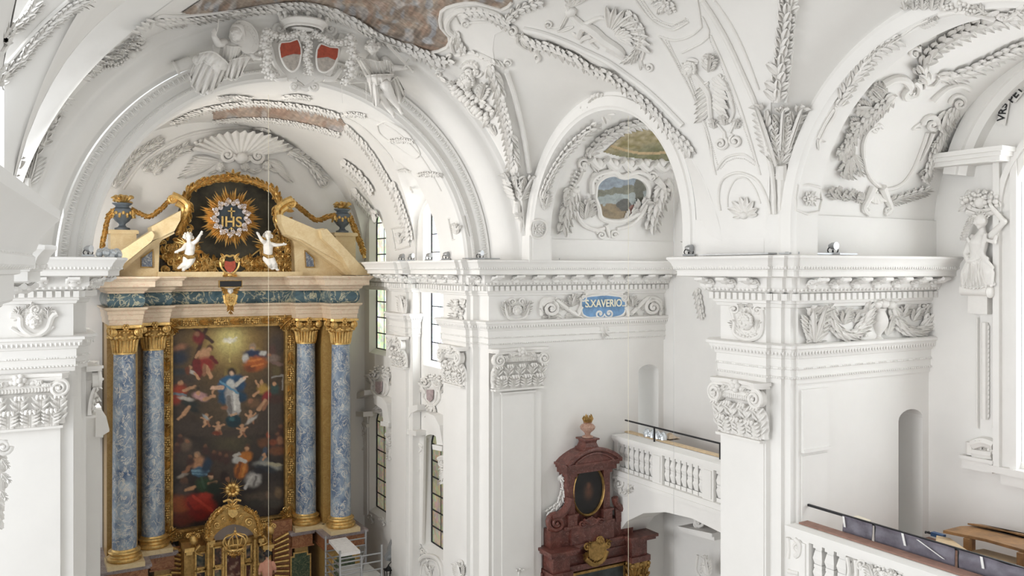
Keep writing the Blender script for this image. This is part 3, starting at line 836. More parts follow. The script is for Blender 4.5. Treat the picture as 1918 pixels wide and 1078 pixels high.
ZS3 = 1916/640
T1, T2, T3, M1, M2, M3, B1, B2, B3 = [(x, y) for y in (0, 360, 718) for x in (0, 640, 1278)]
def Z(surf, org): return Orn(surf, org, ZS3)
from mathutils import noise as NZ
def srgb(c): return tuple(((x/255)/12.92 if x/255 <= .04045 else ((x/255+.055)/1.055)**2.4) for x in c)
class Paint:
    """soft brush strokes laid over a ground colour"""
    def __init__(s, ground): s.g = ground; s.k = []
    def e(s, x, y, rx, ry, c, soft=.35, a=0.): s.k.append(('e', x, y, rx, ry, srgb(c), soft, radians(a)))
    def l(s, x0, y0, x1, y1, w, c, soft=.35): s.k.append(('l', x0, y0, x1, y1, srgb(c), soft, w))
    def col(s, x, y, warp=0., wf=.03):
        if warp:
            n = NZ.noise_vector(V((x*wf, y*wf, 3.7))); x += n.x*warp; y += n.y*warp
        c = list(s.g(x, y))
        for k in s.k:
            if k[0] == 'e':
                dx, dy = x-k[1], y-k[2]; ca, sa = cos(k[7]), sin(k[7]); d = sqrt(((dx*ca+dy*sa)/k[3])**2+((-dx*sa+dy*ca)/k[4])**2)
            else:
                x0, y0, x1, y1 = k[1:5]; L2 = (x1-x0)**2+(y1-y0)**2 or 1e-6; t = max(0, min(1, ((x-x0)*(x1-x0)+(y-y0)*(y1-y0))/L2)); d = math.hypot(x-x0-t*(x1-x0), y-y0-t*(y1-y0))/k[7]
            if d < 1+k[6]:
                a = 1. if d < 1-k[6] else (1+k[6]-d)/(2*k[6]); a = a*a*(3-2*a)
                for i in range(3): c[i] += (k[5][i]-c[i])*a
        return (*c, 1)
def painted(name, vs, fs, cols, mat, parent=None):
    me = bpy.data.meshes.new(name); me.from_pydata([tuple(v) for v in vs], [], fs)
    at_ = me.color_attributes.new('paint', 'FLOAT_COLOR', 'POINT'); at_.data.foreach_set('color', [x for c in cols for x in c])
    me.materials.append(mat); me.polygons.foreach_set('use_smooth', [True]*len(me.polygons)); o = bpy.data.objects.new(name, me); C.objects.link(o)
    if parent is not None: o.parent = parent; o.matrix_parent_inverse = parent.matrix_world.inverted()
    return o
def inside(x, y, poly):
    c = False; n = len(poly)
    for i in range(n):
        (x0, y0), (x1, y1) = poly[i], poly[i-1]
        if (y0 > y) != (y1 > y) and x < (x1-x0)*(y-y0)/(y1-y0)+x0: c = not c
    return c
def fresco(surf, poly, colf, step=2.2, h=.02, mat=None):
    """painted field cut to an outline, lying on the vault"""
    xs, ys = [p[0] for p in poly], [p[1] for p in poly]; nx = int((max(xs)-min(xs))/step)+1; ny = int((max(ys)-min(ys))/step)+1
    idx, vs, fs, cols = {}, [], [], []
    def vert(i, j):
        if (i, j) not in idx:
            x, y = min(xs)+i*step, min(ys)+j*step; p, n = surf.hit(x, y); idx[(i, j)] = len(vs); vs.append(p+n*h); cols.append(colf(x, y))
        return idx[(i, j)]
    for i in range(nx):
        for j in range(ny):
            if inside(min(xs)+(i+.5)*step, min(ys)+(j+.5)*step, poly): fs.append((vert(i, j), vert(i, j+1), vert(i+1, j+1), vert(i+1, j)))
    return vs, fs, cols
# ------------------------------------------------------------------ high altar
XA, YO, YI = 6.1, 27.3, 28.2
def at(u, v, Y): return ray(u, v)*(Y/ray(u, v).y)
# pedestals
def pedestal(sx, label):
    t = thing('altar_pedestal', label, 'pedestal', (XA+sx*3.3, 27.6, FLOOR), 'pedestals of the high altar')
    def X(a, b): a, b = XA+sx*a, XA+sx*b; return min(a, b), max(a, b)
    sl, br, bd = MB(), MB(), MB()
    for a, b, yf in ((1.72, 2.6, 27.76), (2.58, 4.09, 26.9)):
        x0, x1 = X(a, b)
        sl.box((x0, yf, -8.68), (x1, 29.3, -8.60)); sl.box((x0+.04, yf+.05, -8.74), (x1-.04, 29.3, -8.68))
        br.box((x0+.1, yf+.1, -9.10), (x1-.1, 29.3, -8.74)); br.box((x0+.06, yf+.06, -9.14), (x1-.06, 29.3, -9.10))
        bd.box((x0+.22, yf+.22, -11.5), (x1-.22, 29.3, -9.14))
    obj('cornice_slab', sl, GREYM, t, smooth=False); obj('upper_block', br, BRWNM, t, smooth=False); obj('body', bd, OCHM, t, smooth=False)
    ft = MB(); a, b = X(1.7, 4.1); ft.box((a, 26.85, FLOOR), (b, 29.35, -11.5)); obj('foot', ft, GREYM, t, smooth=False)
    for (c, yf, w) in ((2.13, 27.96, .30), (3.33, 27.1, .36)):
        for nm, e, mat, y in (('inset_border', .05, GOLD, .02), ('inset_panel', 0, GRNM, .035)):
            mb = MB(); x = XA+sx*c
            pts = [(-w+.1, 1), (-w+.1, .86), (-w, .86), (-w, -.86), (-w+.1, -.86), (-w+.1, -1), (w-.1, -1), (w-.1, -.86), (w, -.86), (w, .86), (w-.1, .86), (w-.1, 1)]
            mb.prism([V((x+(p+e*(1 if p > 0 else -1)), yf, -10.15+q*.78+e*(1 if q > 0 else -1))) for p, q in pts], (0, -y, 0)); obj(nm, mb, mat, t, smooth=False)
    mb = MB(); s = XA+sx*1.94; mb.box((min(s, s-sx*.03), 28.1, -11.), (max(s, s-sx*.03), 28.5, -9.35)); obj('side_panel', mb, GRNM, t, smooth=False)
    return t
pedestal(-1, 'stepped marble pedestal carrying the two left blue columns'); pedestal(1, 'stepped marble pedestal carrying the two right blue columns, behind the scaffold')
# columns
def column(x, y, label, rb=.335, rt=.295):
    t = thing('altar_column', label, 'column', (x, y, -8.6), 'blue columns of the high altar')
    mb = MB(); mb.box((x-.5, y-.5, -8.6), (x+.5, y+.5, -8.46)); obj('plinth', mb, YELM, t, smooth=False)
    mb = MB(); mb.lathe([(0, -8.46), (.44, -8.46), (.475, -8.43), (.485, -8.39), (.475, -8.345), (.43, -8.32), (.405, -8.315), (.395, -8.28), (.40, -8.25), (.425, -8.235), (.44, -8.20), (.43, -8.165), (.39, -8.15), (.37, -8.14), (.35, -8.10), (0, -8.10)], (x, y, 0), 36); obj('base', mb, GOLD, t)
    mb = MB(); mb.lathe([(rb, -8.12), (rb*.99, -7), (rb*.97, -5.6), (rb*.93, -4), (rt, -2.40)], (x, y, 0), 36); obj('shaft', mb, BLUEM, t)
    mb = MB()                                                 # capital: fringe of upright leaves, egg band, four volutes, abacus
    mb.lathe([(rt, -2.46), (rt+.03, -2.45), (rt+.03, -2.41), (rt, -2.40), (rt, -2.0), (rt+.06, -1.78), (rt+.1, -1.74)], (x, y, 0), 28)
    for i in range(22):
        a = 2*pi*i/22; d = V((cos(a), sin(a), 0)); c = V((x, y, 0))
        mb.tube([c+d*(rt+.01)+V((0, 0, -2.4)), c+d*(rt+.03)+V((0, 0, -2.2)), c+d*(rt+.05)+V((0, 0, -2.06)), c+d*(rt+.1)+V((0, 0, -2.03))], [.03, .042, .04, .018], 6)
        mb.ball(c+d*(rt+.09)+V((0, 0, -1.81)), .04, 6, 4)
    for i in range(8):
        a = 2*pi*(i+.5)/8; d = V((cos(a), sin(a), 0)); e = V((-sin(a), cos(a), 0)); c = V((x, y, 0))
        for k in (-1, 0, 1): mb.ball(c+d*(rt+.13)+e*k*.08+V((0, 0, -1.96+.03*(k == 0))), (.06, .05, .05), 6, 4)
    for i in range(4):
        a = pi/4+pi/2*i; d = V((cos(a), sin(a), 0)); c = V((x, y, 0))
        for fx in (V((1 if cos(a) > 0 else -1, 0, 0)), V((0, 1 if sin(a) > 0 else -1, 0))):
            o = c+d*.45+V((0, 0, -1.80)); pts, R = [], []
            side = fx.normalized(); nrm = V((0, -1, 0)) if abs(side.x) > .5 else V((-1, 0, 0))
            if abs(side.x) > .5: nrm = V((0, 1 if sin(a) > 0 else -1, 0))
            else: nrm = V((1 if cos(a) > 0 else -1, 0, 0))
            pts.append(o-side*.33+V((0, 0, .13))+nrm*.04); R.append(.03)
            for j in range(24):
                q = j/23; th = pi/2-2*pi*1.8*q; rr = .125*(1-.86*q)
                pts.append(o+side*rr*cos(th)*1+V((0, 0, rr*sin(th)))+nrm*(.04+.03*q)); R.append(.03*(1-.4*q))
            mb.tube(pts, R, 6); mb.ball(o+nrm*.07, .03, 6, 4)
        mb.ball(c+d*.44+V((0, 0, -1.8)), .115, 8, 6)
    for (dx, dy) in ((0, -1), (1, 0), (0, 1), (-1, 0)):
        for k in range(6): mb.ball(V((x+dx*.4+.07*cos(k*pi/3)*abs(dy), y+dy*.4+.07*cos(k*pi/3)*abs(dx), -1.67+.07*sin(k*pi/3))), .045, 6, 4)
        mb.ball(V((x+dx*.44, y+dy*.44, -1.67)), .04, 6, 4)
    ab = []
    for i in range(4):
        a = pi/4+pi/2*i; d = V((cos(a), sin(a))); e = V((-sin(a), cos(a))); ab += [d*.62-e*.05, d*.62+e*.05, V((cos(a+pi/4), sin(a+pi/4)))*.38]
    mb.prism([V((x+p.x, y+p.y, -1.67)) for p in ab], (0, 0, .07)); obj('capital', mb, GOLD, t, angle=50)
    return t
column(XA-3.28, YO, 'outer blue marble column left of the altarpiece, nearest the white pier')
column(XA-2.38, YI, 'inner blue marble column just left of the gilt picture frame')
column(XA+2.38, YI, 'inner blue marble column just right of the gilt picture frame')
column(XA+3.28, YO, 'outermost right blue marble column, above the scaffold')
# backing and responds
t = thing('altar_backing', 'ochre marble backing with flat responds behind the blue columns', 'altar backing', (XA, 29, FLOOR))
mb = MB(); mb.box((XA-3.7, 28.75, -8.6), (XA+3.7, 29.35, -1.6)); obj('backing', mb, simple('dark_backing', (.12, .08, .035), .6, var=.3), t, smooth=False)
for sx in (-1, 1):
    for c, y, w in ((3.28, 27.85, .42), (2.38, 28.62, .42)):
        mb = MB(); x = XA+sx*c; mb.box((x-w, y, -8.6), (x+w, 28.8, -1.6)); obj('respond', mb, OCHM, t, smooth=False)
# entablature with forward breaks over the outer columns
def epath(o=0.):
    L = [(-3.95, 29.3), (-3.72, 29.3), (-3.72, YO-.36), (-2.84, YO-.36), (-2.84, YI-.36), (-1.95, YI-.36), (-1.95, 28.42)]
    return [(XA+x, y) for x, y in L]+[(XA-x, y) for x, y in L[::-1]]
t = thing('altar_entablature', 'pink and dark blue marble entablature spanning the four blue columns', 'entablature', (XA, 28, -1.6))
ep = epath()[1:-1]
# sweep expects the outside on the right-hand side when walking
mb = MB(); sweep(mb, ep, [(-.2, -1.6), (0, -1.6), (0, -1.45), (.025, -1.44), (.025, -1.3), (.05, -1.29), (.05, -1.2), (.12, -1.15), (.14, -1.11), (.14, -1.09), (0, -1.085)]); obj('architrave', mb, PINKM, t, smooth=False)
mb = MB(); sweep(mb, ep, [(0, -1.09), (.03, -1.04), (.06, -.95), (.065, -.87), (.05, -.78), (.02, -.70), (0, -.68)]); obj('frieze', mb, FRIEZEM, t)
mb = MB(); sweep(mb, ep, [(0, -.69), (.05, -.68), (.05, -.63), (.12, -.60), (.14, -.54), (.17, -.52), (.30, -.50), (.31, -.48), (.31, -.33), (.34, -.32), (.38, -.27), (.41, -.25), (.41, -.20), (-.6, -.19)]); obj('cornice', mb, PINKM, t, smooth=False)
mb = MB(); mb.box((XA-3.7, 27.2, -1.58), (XA-2.9, 29.3, -.25)); mb.box((XA+2.9, 27.2, -1.58), (XA+3.7, 29.3, -.25)); mb.box((XA-3, 28.5, -1.58), (XA+3, 29.3, -.25)); obj('core', mb, PINKM, t, smooth=False)
# pediment halves
def pediment(sx, label, rake, body, panel):
    t = thing('pediment_half', label, 'pediment', tuple(at(*body[0], 27.6)), 'broken pediment of the high altar')
    mb = MB(); mb.prism([at(u, v, 27.75) for u, v in body], (0, .4, 0)); obj('tympanum', mb, YELM, t, smooth=False)
    for k, (pts, y, d) in enumerate(rake):
        mb = MB(); mb.prism([at(u, v, y) for u, v in pts], (0, d, 0)); obj('raking_cornice' if k < 2 else 'raking_moulding', mb, YELM, t, smooth=False)
    mb = MB(); mb.prism([at(u, v, 27.74) for u, v in panel[0]], (0, -.05, 0)); p = obj('panel_border', mb, OGOLD, t, smooth=False)
    mb = MB(); mb.prism([at(u, v, 27.68) for u, v in panel[1]], (0, -.03, 0)); obj('marble_inlay', mb, CLOUDM, p, smooth=False)
CLOUDM = marble('grey_white_marble', (.16, .18, .20), (.42, .43, .42), (.07, .09, .14), 5., 4., .12, .35)
pediment(-1, 'left half of the broken yellow pediment, partly behind the white pier',
  [([(196, 489), (284, 432), (290, 440), (284, 452), (228, 497), (204, 512)], 27.0, .95), ([(284, 424), (339, 394), (338, 412), (327, 432), (300, 445), (286, 450)], 27.25, .9),
   ([(228, 497), (287, 451), (300, 445), (326, 433), (327, 437), (302, 450), (287, 458), (232, 505)], 27.35, .5)],
  [(204, 517), (228, 497), (287, 452), (326, 434), (318, 440), (306, 446), (299, 456), (297, 517)], ([(263, 482), (287, 466), (287, 501), (263, 501)], [(265, 484), (285, 470), (285, 499), (265, 499)]))
pediment(1, 'right half of the broken yellow pediment below the right urn',
  [([(694, 515), (612, 428), (600, 431), (604, 446), (640, 480), (660, 515)], 27.0, .95), ([(614, 436), (606, 427), (592, 429), (526, 401), (527, 418), (536, 439), (566, 449), (600, 470), (644, 494), (640, 470)], 27.25, .9),
   ([(660, 515), (640, 484), (600, 462), (566, 449), (537, 437), (537, 441), (566, 454), (596, 474), (632, 500), (648, 515)], 27.35, .5)],
  [(664, 517), (652, 492), (618, 452), (604, 440), (566, 444), (537, 435), (546, 444), (551, 456), (553, 517)], ([(570, 468), (588, 482), (590, 501), (572, 501)], [(572, 471), (586, 484), (588, 499), (574, 499)]))
mb = MB(); mb.box((at(292, 515, 28.)[0], 27.6, -.22), (at(560, 515, 28.)[0], 28.5, -.06)); tag(obj('pediment_ledge', mb, YELM, smooth=False), 'plain yellow ledge under the gilded niche between the pediment halves', 'ledge')
# niche field
mb = MB(); pts = [(296, 513), (297, 455), (306, 446), (318, 441), (330, 420), (345, 372), (372, 345), (400, 336), (432, 333), (466, 338), (498, 352), (518, 375), (532, 420), (543, 443), (552, 456), (553, 513)]
mb.prism([at(u, v, 28.5) for u, v in pts], (0, .5, 0)); NB = obj('niche_field', mb, simple('niche_dark', (.045, .038, .022), .6, var=.6, scale=3.), smooth=False)
tag(NB, 'dark painted niche field behind the gilded sunburst', 'panel')
G = PY(28.48)
def gold_scrolls(o, spots, r0=5.):
    for u, v, r, a, d in spots: o.scroll(u, v, r, a, 1.5, d, rt=r*.24)
def spray(o, u0, u1, v0, v1, n, wmin, wmax, avoid=None):
    k = 0
    while k < n:
        u, v = random.uniform(u0, u1), random.uniform(v0, v1)
        if avoid and avoid(u, v): continue
        k += 1; a = random.uniform(0, 2*pi); w = random.uniform(wmin, wmax)
        if k % 3 == 0: o.scroll(u, v, w*.9, degrees(a), 1.4, random.choice((-1, 1)), rt=w*.25)
        else: o.leaf(u, v, u+1.9*w*cos(a), v+1.9*w*sin(a), w, h=.35*w, curl=.9, N=5)
o = Orn(G)
def av(u, v): return (u-432)**2+((v-408)*1.0)**2 < 62**2 or abs(u-430) < 24
random.seed(3); spray(o, 303, 368, 446, 508, 130, 5, 10, av); spray(o, 365, 500, 486, 509, 90, 5, 9, lambda u, v: abs(u-430) < 22)
for k in range(6): o.scroll(330+k*17, 500-(k % 2)*9, 8, k*70, 1.6, 1 if k % 2 else -1, rt=2.2)
o.tube([(312, 470), (330, 455), (360, 462), (390, 480)], 2.6, 1.5)
o.done('gilded_scrollwork', 'dense gilded acanthus scrollwork in the left part of the niche', 'scrollwork', GOLD, 'gilded scrollwork of the altar niche')
o = Orn(G); random.seed(4); spray(o, 490, 549, 446, 508, 120, 5, 10, av); spray(o, 455, 500, 486, 509, 60, 5, 9)
for k in range(6): o.scroll(460+k*16, 492+(k % 2)*9, 8, k*70+40, 1.6, 1 if k % 2 else -1, rt=2.2)
o.tube([(545, 470), (525, 455), (495, 462), (470, 480)], 2.6, 1.5)
o.done('gilded_scrollwork', 'dense gilded acanthus scrollwork in the right part of the niche', 'scrollwork', GOLD, 'gilded scrollwork of the altar niche')
# crest arch and side scrolls
o = Orn(PY(28.2)); random.seed(5)
o.wreath([(345, 378), (352, 358), (372, 345), (400, 336), (428, 333)], 15, 8); o.wreath([(522, 380), (514, 360), (492, 346), (464, 337), (434, 333)], 15, 8)
for u, v, r in ((350, 368, 9), (365, 352, 8), (392, 340, 7), (415, 336, 6), (448, 335, 6), (472, 340, 7), (500, 352, 8), (516, 368, 9)): o.rosette(u, v, r, 5)
for sg in (-1, 1): o.leaf(436, 332, 436+sg*14, 322, 7, curl=.8); o.leaf(436, 332, 436, 316, 6)
o.tube([(345, 380), (352, 360), (372, 347), (400, 339), (432, 336), (466, 340), (498, 352), (516, 366), (522, 380)], 3)
o.done('gilded_crest', 'gilded leafy crest arching over the sunburst', 'crest', GOLD)
for sg, lab in ((0, 'big gilded curling scroll left of the sunburst'), (1, 'big gilded curling scroll right of the sunburst')):
    f = (lambda u: u) if sg == 0 else (lambda u: 868-u)
    dv = 0 if sg == 0 else 8
    o = Orn(PY(27.9)); d = 1 if sg == 0 else -1; random.seed(6+sg)
    o.scroll(f(322), 372+dv, 8, 180 if sg else 0, 1.6, d, rt=3)
    o.tube([(f(322), 365+dv), (f(338), 372+dv), (f(350), 385+dv), (f(346), 405+dv), (f(338), 425+dv), (f(334), 440+dv)], 7, 4)
    o.tube([(f(330), 380+dv), (f(342), 390+dv), (f(340), 410+dv)], 6, 3)
    o.wreath([(f(350), 378+dv), (f(352), 395+dv), (f(344), 415+dv), (f(338), 438+dv)], 17, 8)
    spray(o, min(f(326), f(356)), max(f(326), f(356)), 376+dv, 436+dv, 26, 4, 7)
    o.done('gilded_scroll', lab, 'scroll', GOLD, 'scrolls flanking the sunburst')
# sunburst
SB = PY(27.75); sc_ = at(432, 408, 27.75); t = thing('sunburst', 'gilded sunburst with a ring of silvered clouds and letters IHS', 'sunburst', tuple(sc_))
mp = at(433, 408, 27.75).x-sc_.x; random.seed(9)
mb = MB(); NR = 72
for i in range(NR):
    a = 2*pi*i/NR; L = (62 if i % 4 == 0 else 52 if i % 2 == 0 else 57 if i % 4 == 1 else 47)*mp*random.uniform(.94, 1.06); d = V((cos(a), 0, sin(a))); e = V((-sin(a), 0, cos(a)))
    r0 = 27*mp; w = 3.2*mp
    mb.add([sc_+d*r0-e*w*.7, sc_+d*r0+V((0, -.16, 0)), sc_+d*r0+e*w*.7, sc_+d*L*.72-e*w, sc_+d*L*.72+V((0, -.13, 0)), sc_+d*L*.72+e*w, sc_+d*L, sc_+d*r0+V((0, .03, 0)), sc_+d*L*.72+V((0, .03, 0))],
           [(0, 1, 4, 3), (1, 2, 5, 4), (3, 4, 6), (4, 5, 6), (0, 3, 8, 7), (2, 7, 8, 5), (3, 6, 8), (5, 8, 6), (0, 7, 1), (1, 7, 2)])
mb.tube([sc_+V((0, .08, 0)), sc_+V((0, .04, 0))], 40*mp, 40)
obj('rays', mb, GOLD, t, smooth=False)
mb = MB()
for i in range(26):
    a = 2*pi*i/26; rr = (30+(2.5 if i % 2 else -2))*mp; c = sc_+V((cos(a)*rr, -.1, sin(a)*rr)); pts, R = [], []
    for j in range(16):
        q = j/15; th = a+2*pi*1.3*q*(1 if i % 2 else -1); r2 = 5.2*mp*(1-.8*q); pts.append(c+V((cos(th)*r2, -.05*q, sin(th)*r2))); R.append(1.9*mp*(1-.4*q))
    mb.tube(pts, R, 6); mb.ball(c, 3.2*mp, 7, 5)
obj('cloud_ring', mb, CLOUDB, t)
mb = MB(); mb.tube([sc_+V((0, .0, 0)), sc_+V((0, -.08, 0))], 25.5*mp, 40); obj('disc', mb, simple('disc_blue_black', (.03, .04, .05), .5, var=.4), t)
def text3(body, c, size, mat, nm, parent=None, depth=.02, face='Y', rot=0., align='CENTER', font_shear=0., spacing=1.):
    cu = bpy.data.curves.new(nm, 'FONT'); cu.body = body; cu.size = size; cu.extrude = depth; cu.align_x = align; cu.align_y = 'CENTER'; cu.shear = font_shear; cu.space_character = spacing; cu.offset = size*.012
    to = bpy.data.objects.new(nm+'_tmp', cu); C.objects.link(to)
    bpy.context.view_layer.update()
    me = bpy.data.meshes.new_from_object(to.evaluated_get(bpy.context.evaluated_depsgraph_get())); bpy.data.objects.remove(to)
    M = Matrix.Rotation(rot, 4, 'Y') if face == 'Y' else Matrix.Rotation(-pi/2, 4, 'Z') @ Matrix.Rotation(rot, 4, 'Y')
    me.transform(Matrix.Translation(V(c)) @ M @ Matrix.Rotation(pi/2, 4, 'X'))
    me.materials.clear(); me.materials.append(mat); o = bpy.data.objects.new(nm, me); C.objects.link(o)
    if parent is not None: o.parent = parent; o.matrix_parent_inverse = parent.matrix_world.inverted()
    return o
text3('IHS', sc_+V((0, -.1, -.14)), .46, GOLD, 'lettering', t, .03)
mb = MB(); c = sc_+V((0, -.1, .0))
mb.box(c+V((-.02, -.03, 0)), c+V((.02, .03, .32))); mb.box(c+V((-.11, -.03, .19)), c+V((.11, .03, .23))); obj('cross', mb, GOLD, t)
for k in range(3): mb = MB(); mb.tube([c+V((0, 0, -.30)), c+V(((k-1)*.1, 0, -.42+.03*abs(k-1)))], .012, 5); obj('nail', mb, GOLD, t)
# putti
def putto(px, base, face, arms, legs, label):
    """small white winged boy: measured at joints in the altar plane"""
    Y = 27.55
    def W(u, v, dy=0.): q = at(u, v, Y); return q+V((0, dy, 0))
    t = thing('putto', label, 'statue', tuple(W(*base)), 'white putti beside the sunburst')
    f = Fig((0, 0, 0), (0, -1, 0)); f.x, f.y, f.z = V((1, 0, 0)), V((0, 1, 0)), V((0, 0, 1))
    h, n, ch, pl = px['head'], px['neck'], px['chest'], px['pelvis']
    f.head(W(*h), .125, face); f.limb([W(*n), W(*h)], [.06, .06])
    f.limb([W(*n), W(*ch), W((ch[0]+pl[0])/2, (ch[1]+pl[1])/2), W(*pl)], [.07, .155, .145, .155])
    f.blob(W((ch[0]+pl[0])/2, (ch[1]+pl[1])/2+1, -.08), (.13, .1, .14))
    for k, L in enumerate(arms):
        P = [W(u, v, d) for u, v, d in L]; f.limb(P, [.075, .06, .045]); f.hand(P[-1], P[-1]-P[-2], .035, 1 if k else -1)
    for L in legs:
        P = [W(u, v, d) for u, v, d in L]; f.limb([P[0], P[0].lerp(P[1], .5), P[1], P[1].lerp(P[2], .4), P[2]], [.13, .115, .085, .088, .05])
        q = P[2]; d = (P[2]-P[1]).normalized(); f.limb([q, q+d*.07+V((0, -.07, 0)), q+d*.08+V((0, -.15, 0))], [.05, .045, .03])
        for z in range(5): f.blob(q+d*.08+V(((z-2)*.022, -.17, 0)), .016)
    o = finish_fig(f, 'body', t, WHITEP, .016, 3)
    m = MB(); f2 = Fig((0, 0, 0)); f2.x, f2.y, f2.z = f.x, f.y, f.z; f2.curls(W(*h), .125, 46, face, m); obj('hair', m, WHITEP, t)
    m = MB()
    for sg in (-1, 1):
        for k in range(5):
            a = radians(20+18*k); p0 = W(*ch)+V((sg*.05, .14, .06)); L = .42-.03*k
            m.tube([p0, p0+V((sg*cos(a)*L*.5, .08, sin(a)*L*.5)), p0+V((sg*cos(a)*L, .1, sin(a)*L-.04))], [.035, .05, .012], 7, flat=.4)
    obj('wings', m, GOLD, t)
    m = MB(); pc = W(*pl)
    m.tube([pc+V((-.17, -.02, .08)), pc+V((-.05, -.17, .0)), pc+V((.1, -.15, .02)), pc+V((.18, 0, .1)), pc+V((.26, .05, -.02))], [.04, .06, .055, .05, .03], 8); obj('sash', m, OGOLD, t)
putto(dict(head=(353, 444), neck=(354, 452), chest=(356, 462), pelvis=(354, 482)), (350, 503), (.2, -.9, .25),
      [[(361, 456, -.02), (368, 450, -.1), (373, 441, -.1)], [(348, 459, -.02), (341, 466, -.1), (334, 469, -.12)]], [[(350, 484, -.03), (346, 494, -.12), (337, 500, .04)], [(358, 484, -.03), (353, 494, -.15), (345, 503, .0)]],
      'white putto left of the red shield, arm raised to the sunburst')
putto(dict(head=(502, 442), neck=(502, 450), chest=(502, 461), pelvis=(502, 481)), (508, 503), (-.2, -.9, .25),
      [[(495, 454, -.02), (489, 450, -.1), (484, 442, -.1)], [(508, 457, -.02), (517, 459, -.08), (526, 458, -.1)]], [[(499, 484, -.03), (503, 494, -.12), (509, 501, .06)], [(506, 483, -.03), (511, 493, -.15), (517, 502, -.02)]],
      'white putto right of the red shield, arms spread beside the sunburst')
# shield and bracket ornaments on the centre axis
t = thing('coat_of_arms', 'small red shield in gilded scrolls at the niche foot', 'coat of arms', tuple(at(430, 500, 27.6)))
o = Orn(PY(27.62)); o.plate([(421, 488), (430, 490), (440, 488), (441, 500), (437, 507), (430, 510), (424, 507), (420, 500)], 3, sm=False); o.done('shield', None, None, REDSH, parent=t)
o = Orn(PY(27.60)); 
for sg in (-1, 1):
    o.scroll(430+sg*15, 486, 5, 90, 1.5, sg, rt=1.6); o.tube([(430+sg*18, 490), (430+sg*16, 500), (430+sg*10, 508), (430+sg*4, 513)], 2, 1.5); o.leaf(430+sg*8, 484, 430+sg*18, 474, 6, curl=.8); o.leaf(430, 513, 430+sg*14, 517, 7, curl=.8)
    o.scroll(430+sg*9, 513, 4, 0, 1.4, sg, rt=1.3)
o.tube([(418, 482), (424, 478), (430, 480), (436, 478), (442, 482)], 2); o.ball(430, 515, 5, ry=4); o.done('shield_scrolls', None, None, GOLD, parent=t)
mb = MB(); t = thing('inscription_plaque', 'small black inscribed plaque centred on the pink cornice', 'plaque', tuple(at(431, 531, 27.4)))
a, b = at(411, 526, 27.47), at(452, 536.5, 27.47); mb.box((a.x, 27.43, b.z), (b.x, 27.55, a.z)); obj('board', mb, BLACK, t, smooth=False)
mb = MB(); 
for p, q in (((a.x-.02, b.z-.02), (b.x+.02, b.z)), ((a.x-.02, a.z), (b.x+.02, a.z+.02)), ((a.x-.02, b.z), (a.x, a.z)), ((b.x, b.z), (b.x+.02, a.z))): mb.box((p[0], 27.41, p[1]), (q[0], 27.55, q[1]))
obj('border', mb, OGOLD, t, smooth=False)
t = thing('winged_cherub_bracket', 'gilded winged cherub head hanging over the dark blue frieze', 'ornament', tuple(at(431, 560, 27.7)))
o = Orn(PY(27.72)); 
for sg in (-1, 1):
    for k in range(4): o.leaf(431+sg*3, 545+k*2, 431+sg*(19-2*k), 538+5*k, 5, curl=.7)
    o.tube([(431+sg*12, 552), (431+sg*10, 562), (431+sg*6, 572)], 3, 2); o.scroll(431+sg*9, 566, 3.4, 0, 1.3, sg, rt=1.2)
o.plate([(422, 550), (440, 550), (438, 566), (431, 572), (424, 566)], 4); o.acanthus(431, 565, 431, 588, 12, 3)
for k in range(7): o.ball(431+(k % 3-1)*4, 554+k*2, 2.2, h=2.5)
o.done('carving', None, None, GOLD, parent=t)
o = Orn(PY(27.66)); o.head(431, 545, 5); o.done('face', 'pale painted face', None, WHITEP, parent=t)
# urns on pedestals, garlands
def urn(u, v, zt, y, label, lp):
    c = at(u, v, y); t = thing('urn', label, 'urn', tuple(c), 'blue urns on the altar cornice'); s = 1.
    mb = MB(); mb.lathe([(0, 0), (.22, 0), (.22, .07), (.13, .1), (.09, .16), (.1, .2), (.2, .28), (.30, .42), (.33, .56), (.31, .64), (.2, .70), (.19, .74), (.28, .80), (.29, .83), (0, .83)], c, 28); obj('vase', mb, URNB, t)
    mb = MB(); random.seed(11)
    for i in range(40): a = 2*pi*i/20; mb.ball(c+V((.33*cos(a), .33*sin(a), .47+.05*(i % 2))), (.05, .05, .06), 6, 4)
    for i in range(10): a = 2*pi*i/10; mb.ball(c+V((.35*cos(a), .35*sin(a), .40)), .04, 6, 4)
    obj('leaf_girdle', mb, GOLD, t)
    mb = MB()
    for i in range(34):
        a = random.uniform(0, 2*pi); r = random.uniform(.05, .27); h = random.uniform(.84, 1.05)
        mb.ball(c+V((r*cos(a), r*sin(a), h)), (.07, .07, .055), 6, 4)
    for i in range(12): a = 2*pi*i/12; mb.tube([c+V((.1*cos(a), .1*sin(a), .85)), c+V((.25*cos(a), .25*sin(a), 1.02)), c+V((.32*cos(a), .32*sin(a), .98))], [.04, .05, .015], 6)
    obj('flame_flowers', mb, GOLD, t)
    b = MB(); b.box((c.x-.36, c.y-.36, lp), (c.x+.36, c.y+.36, c.z-.12)); b.box((c.x-.42, c.y-.42, c.z-.12), (c.x+.42, c.y+.42, c.z-.02)); b.box((c.x-.39, c.y-.39, c.z-.02), (c.x+.39, c.y+.39, c.z))
    tag(obj('urn_pedestal', b, YELM, smooth=False), label.replace('blue-grey urn with gilded flowers', 'yellow marble block under the urn'), 'pedestal', 'urn pedestals of the altar')
urn(229, 431, 0, 28.62, 'blue-grey urn with gilded flowers on the left of the high altar', -.2); urn(641, 436, 0, 28.62, 'blue-grey urn with gilded flowers on the right of the high altar', -.2)
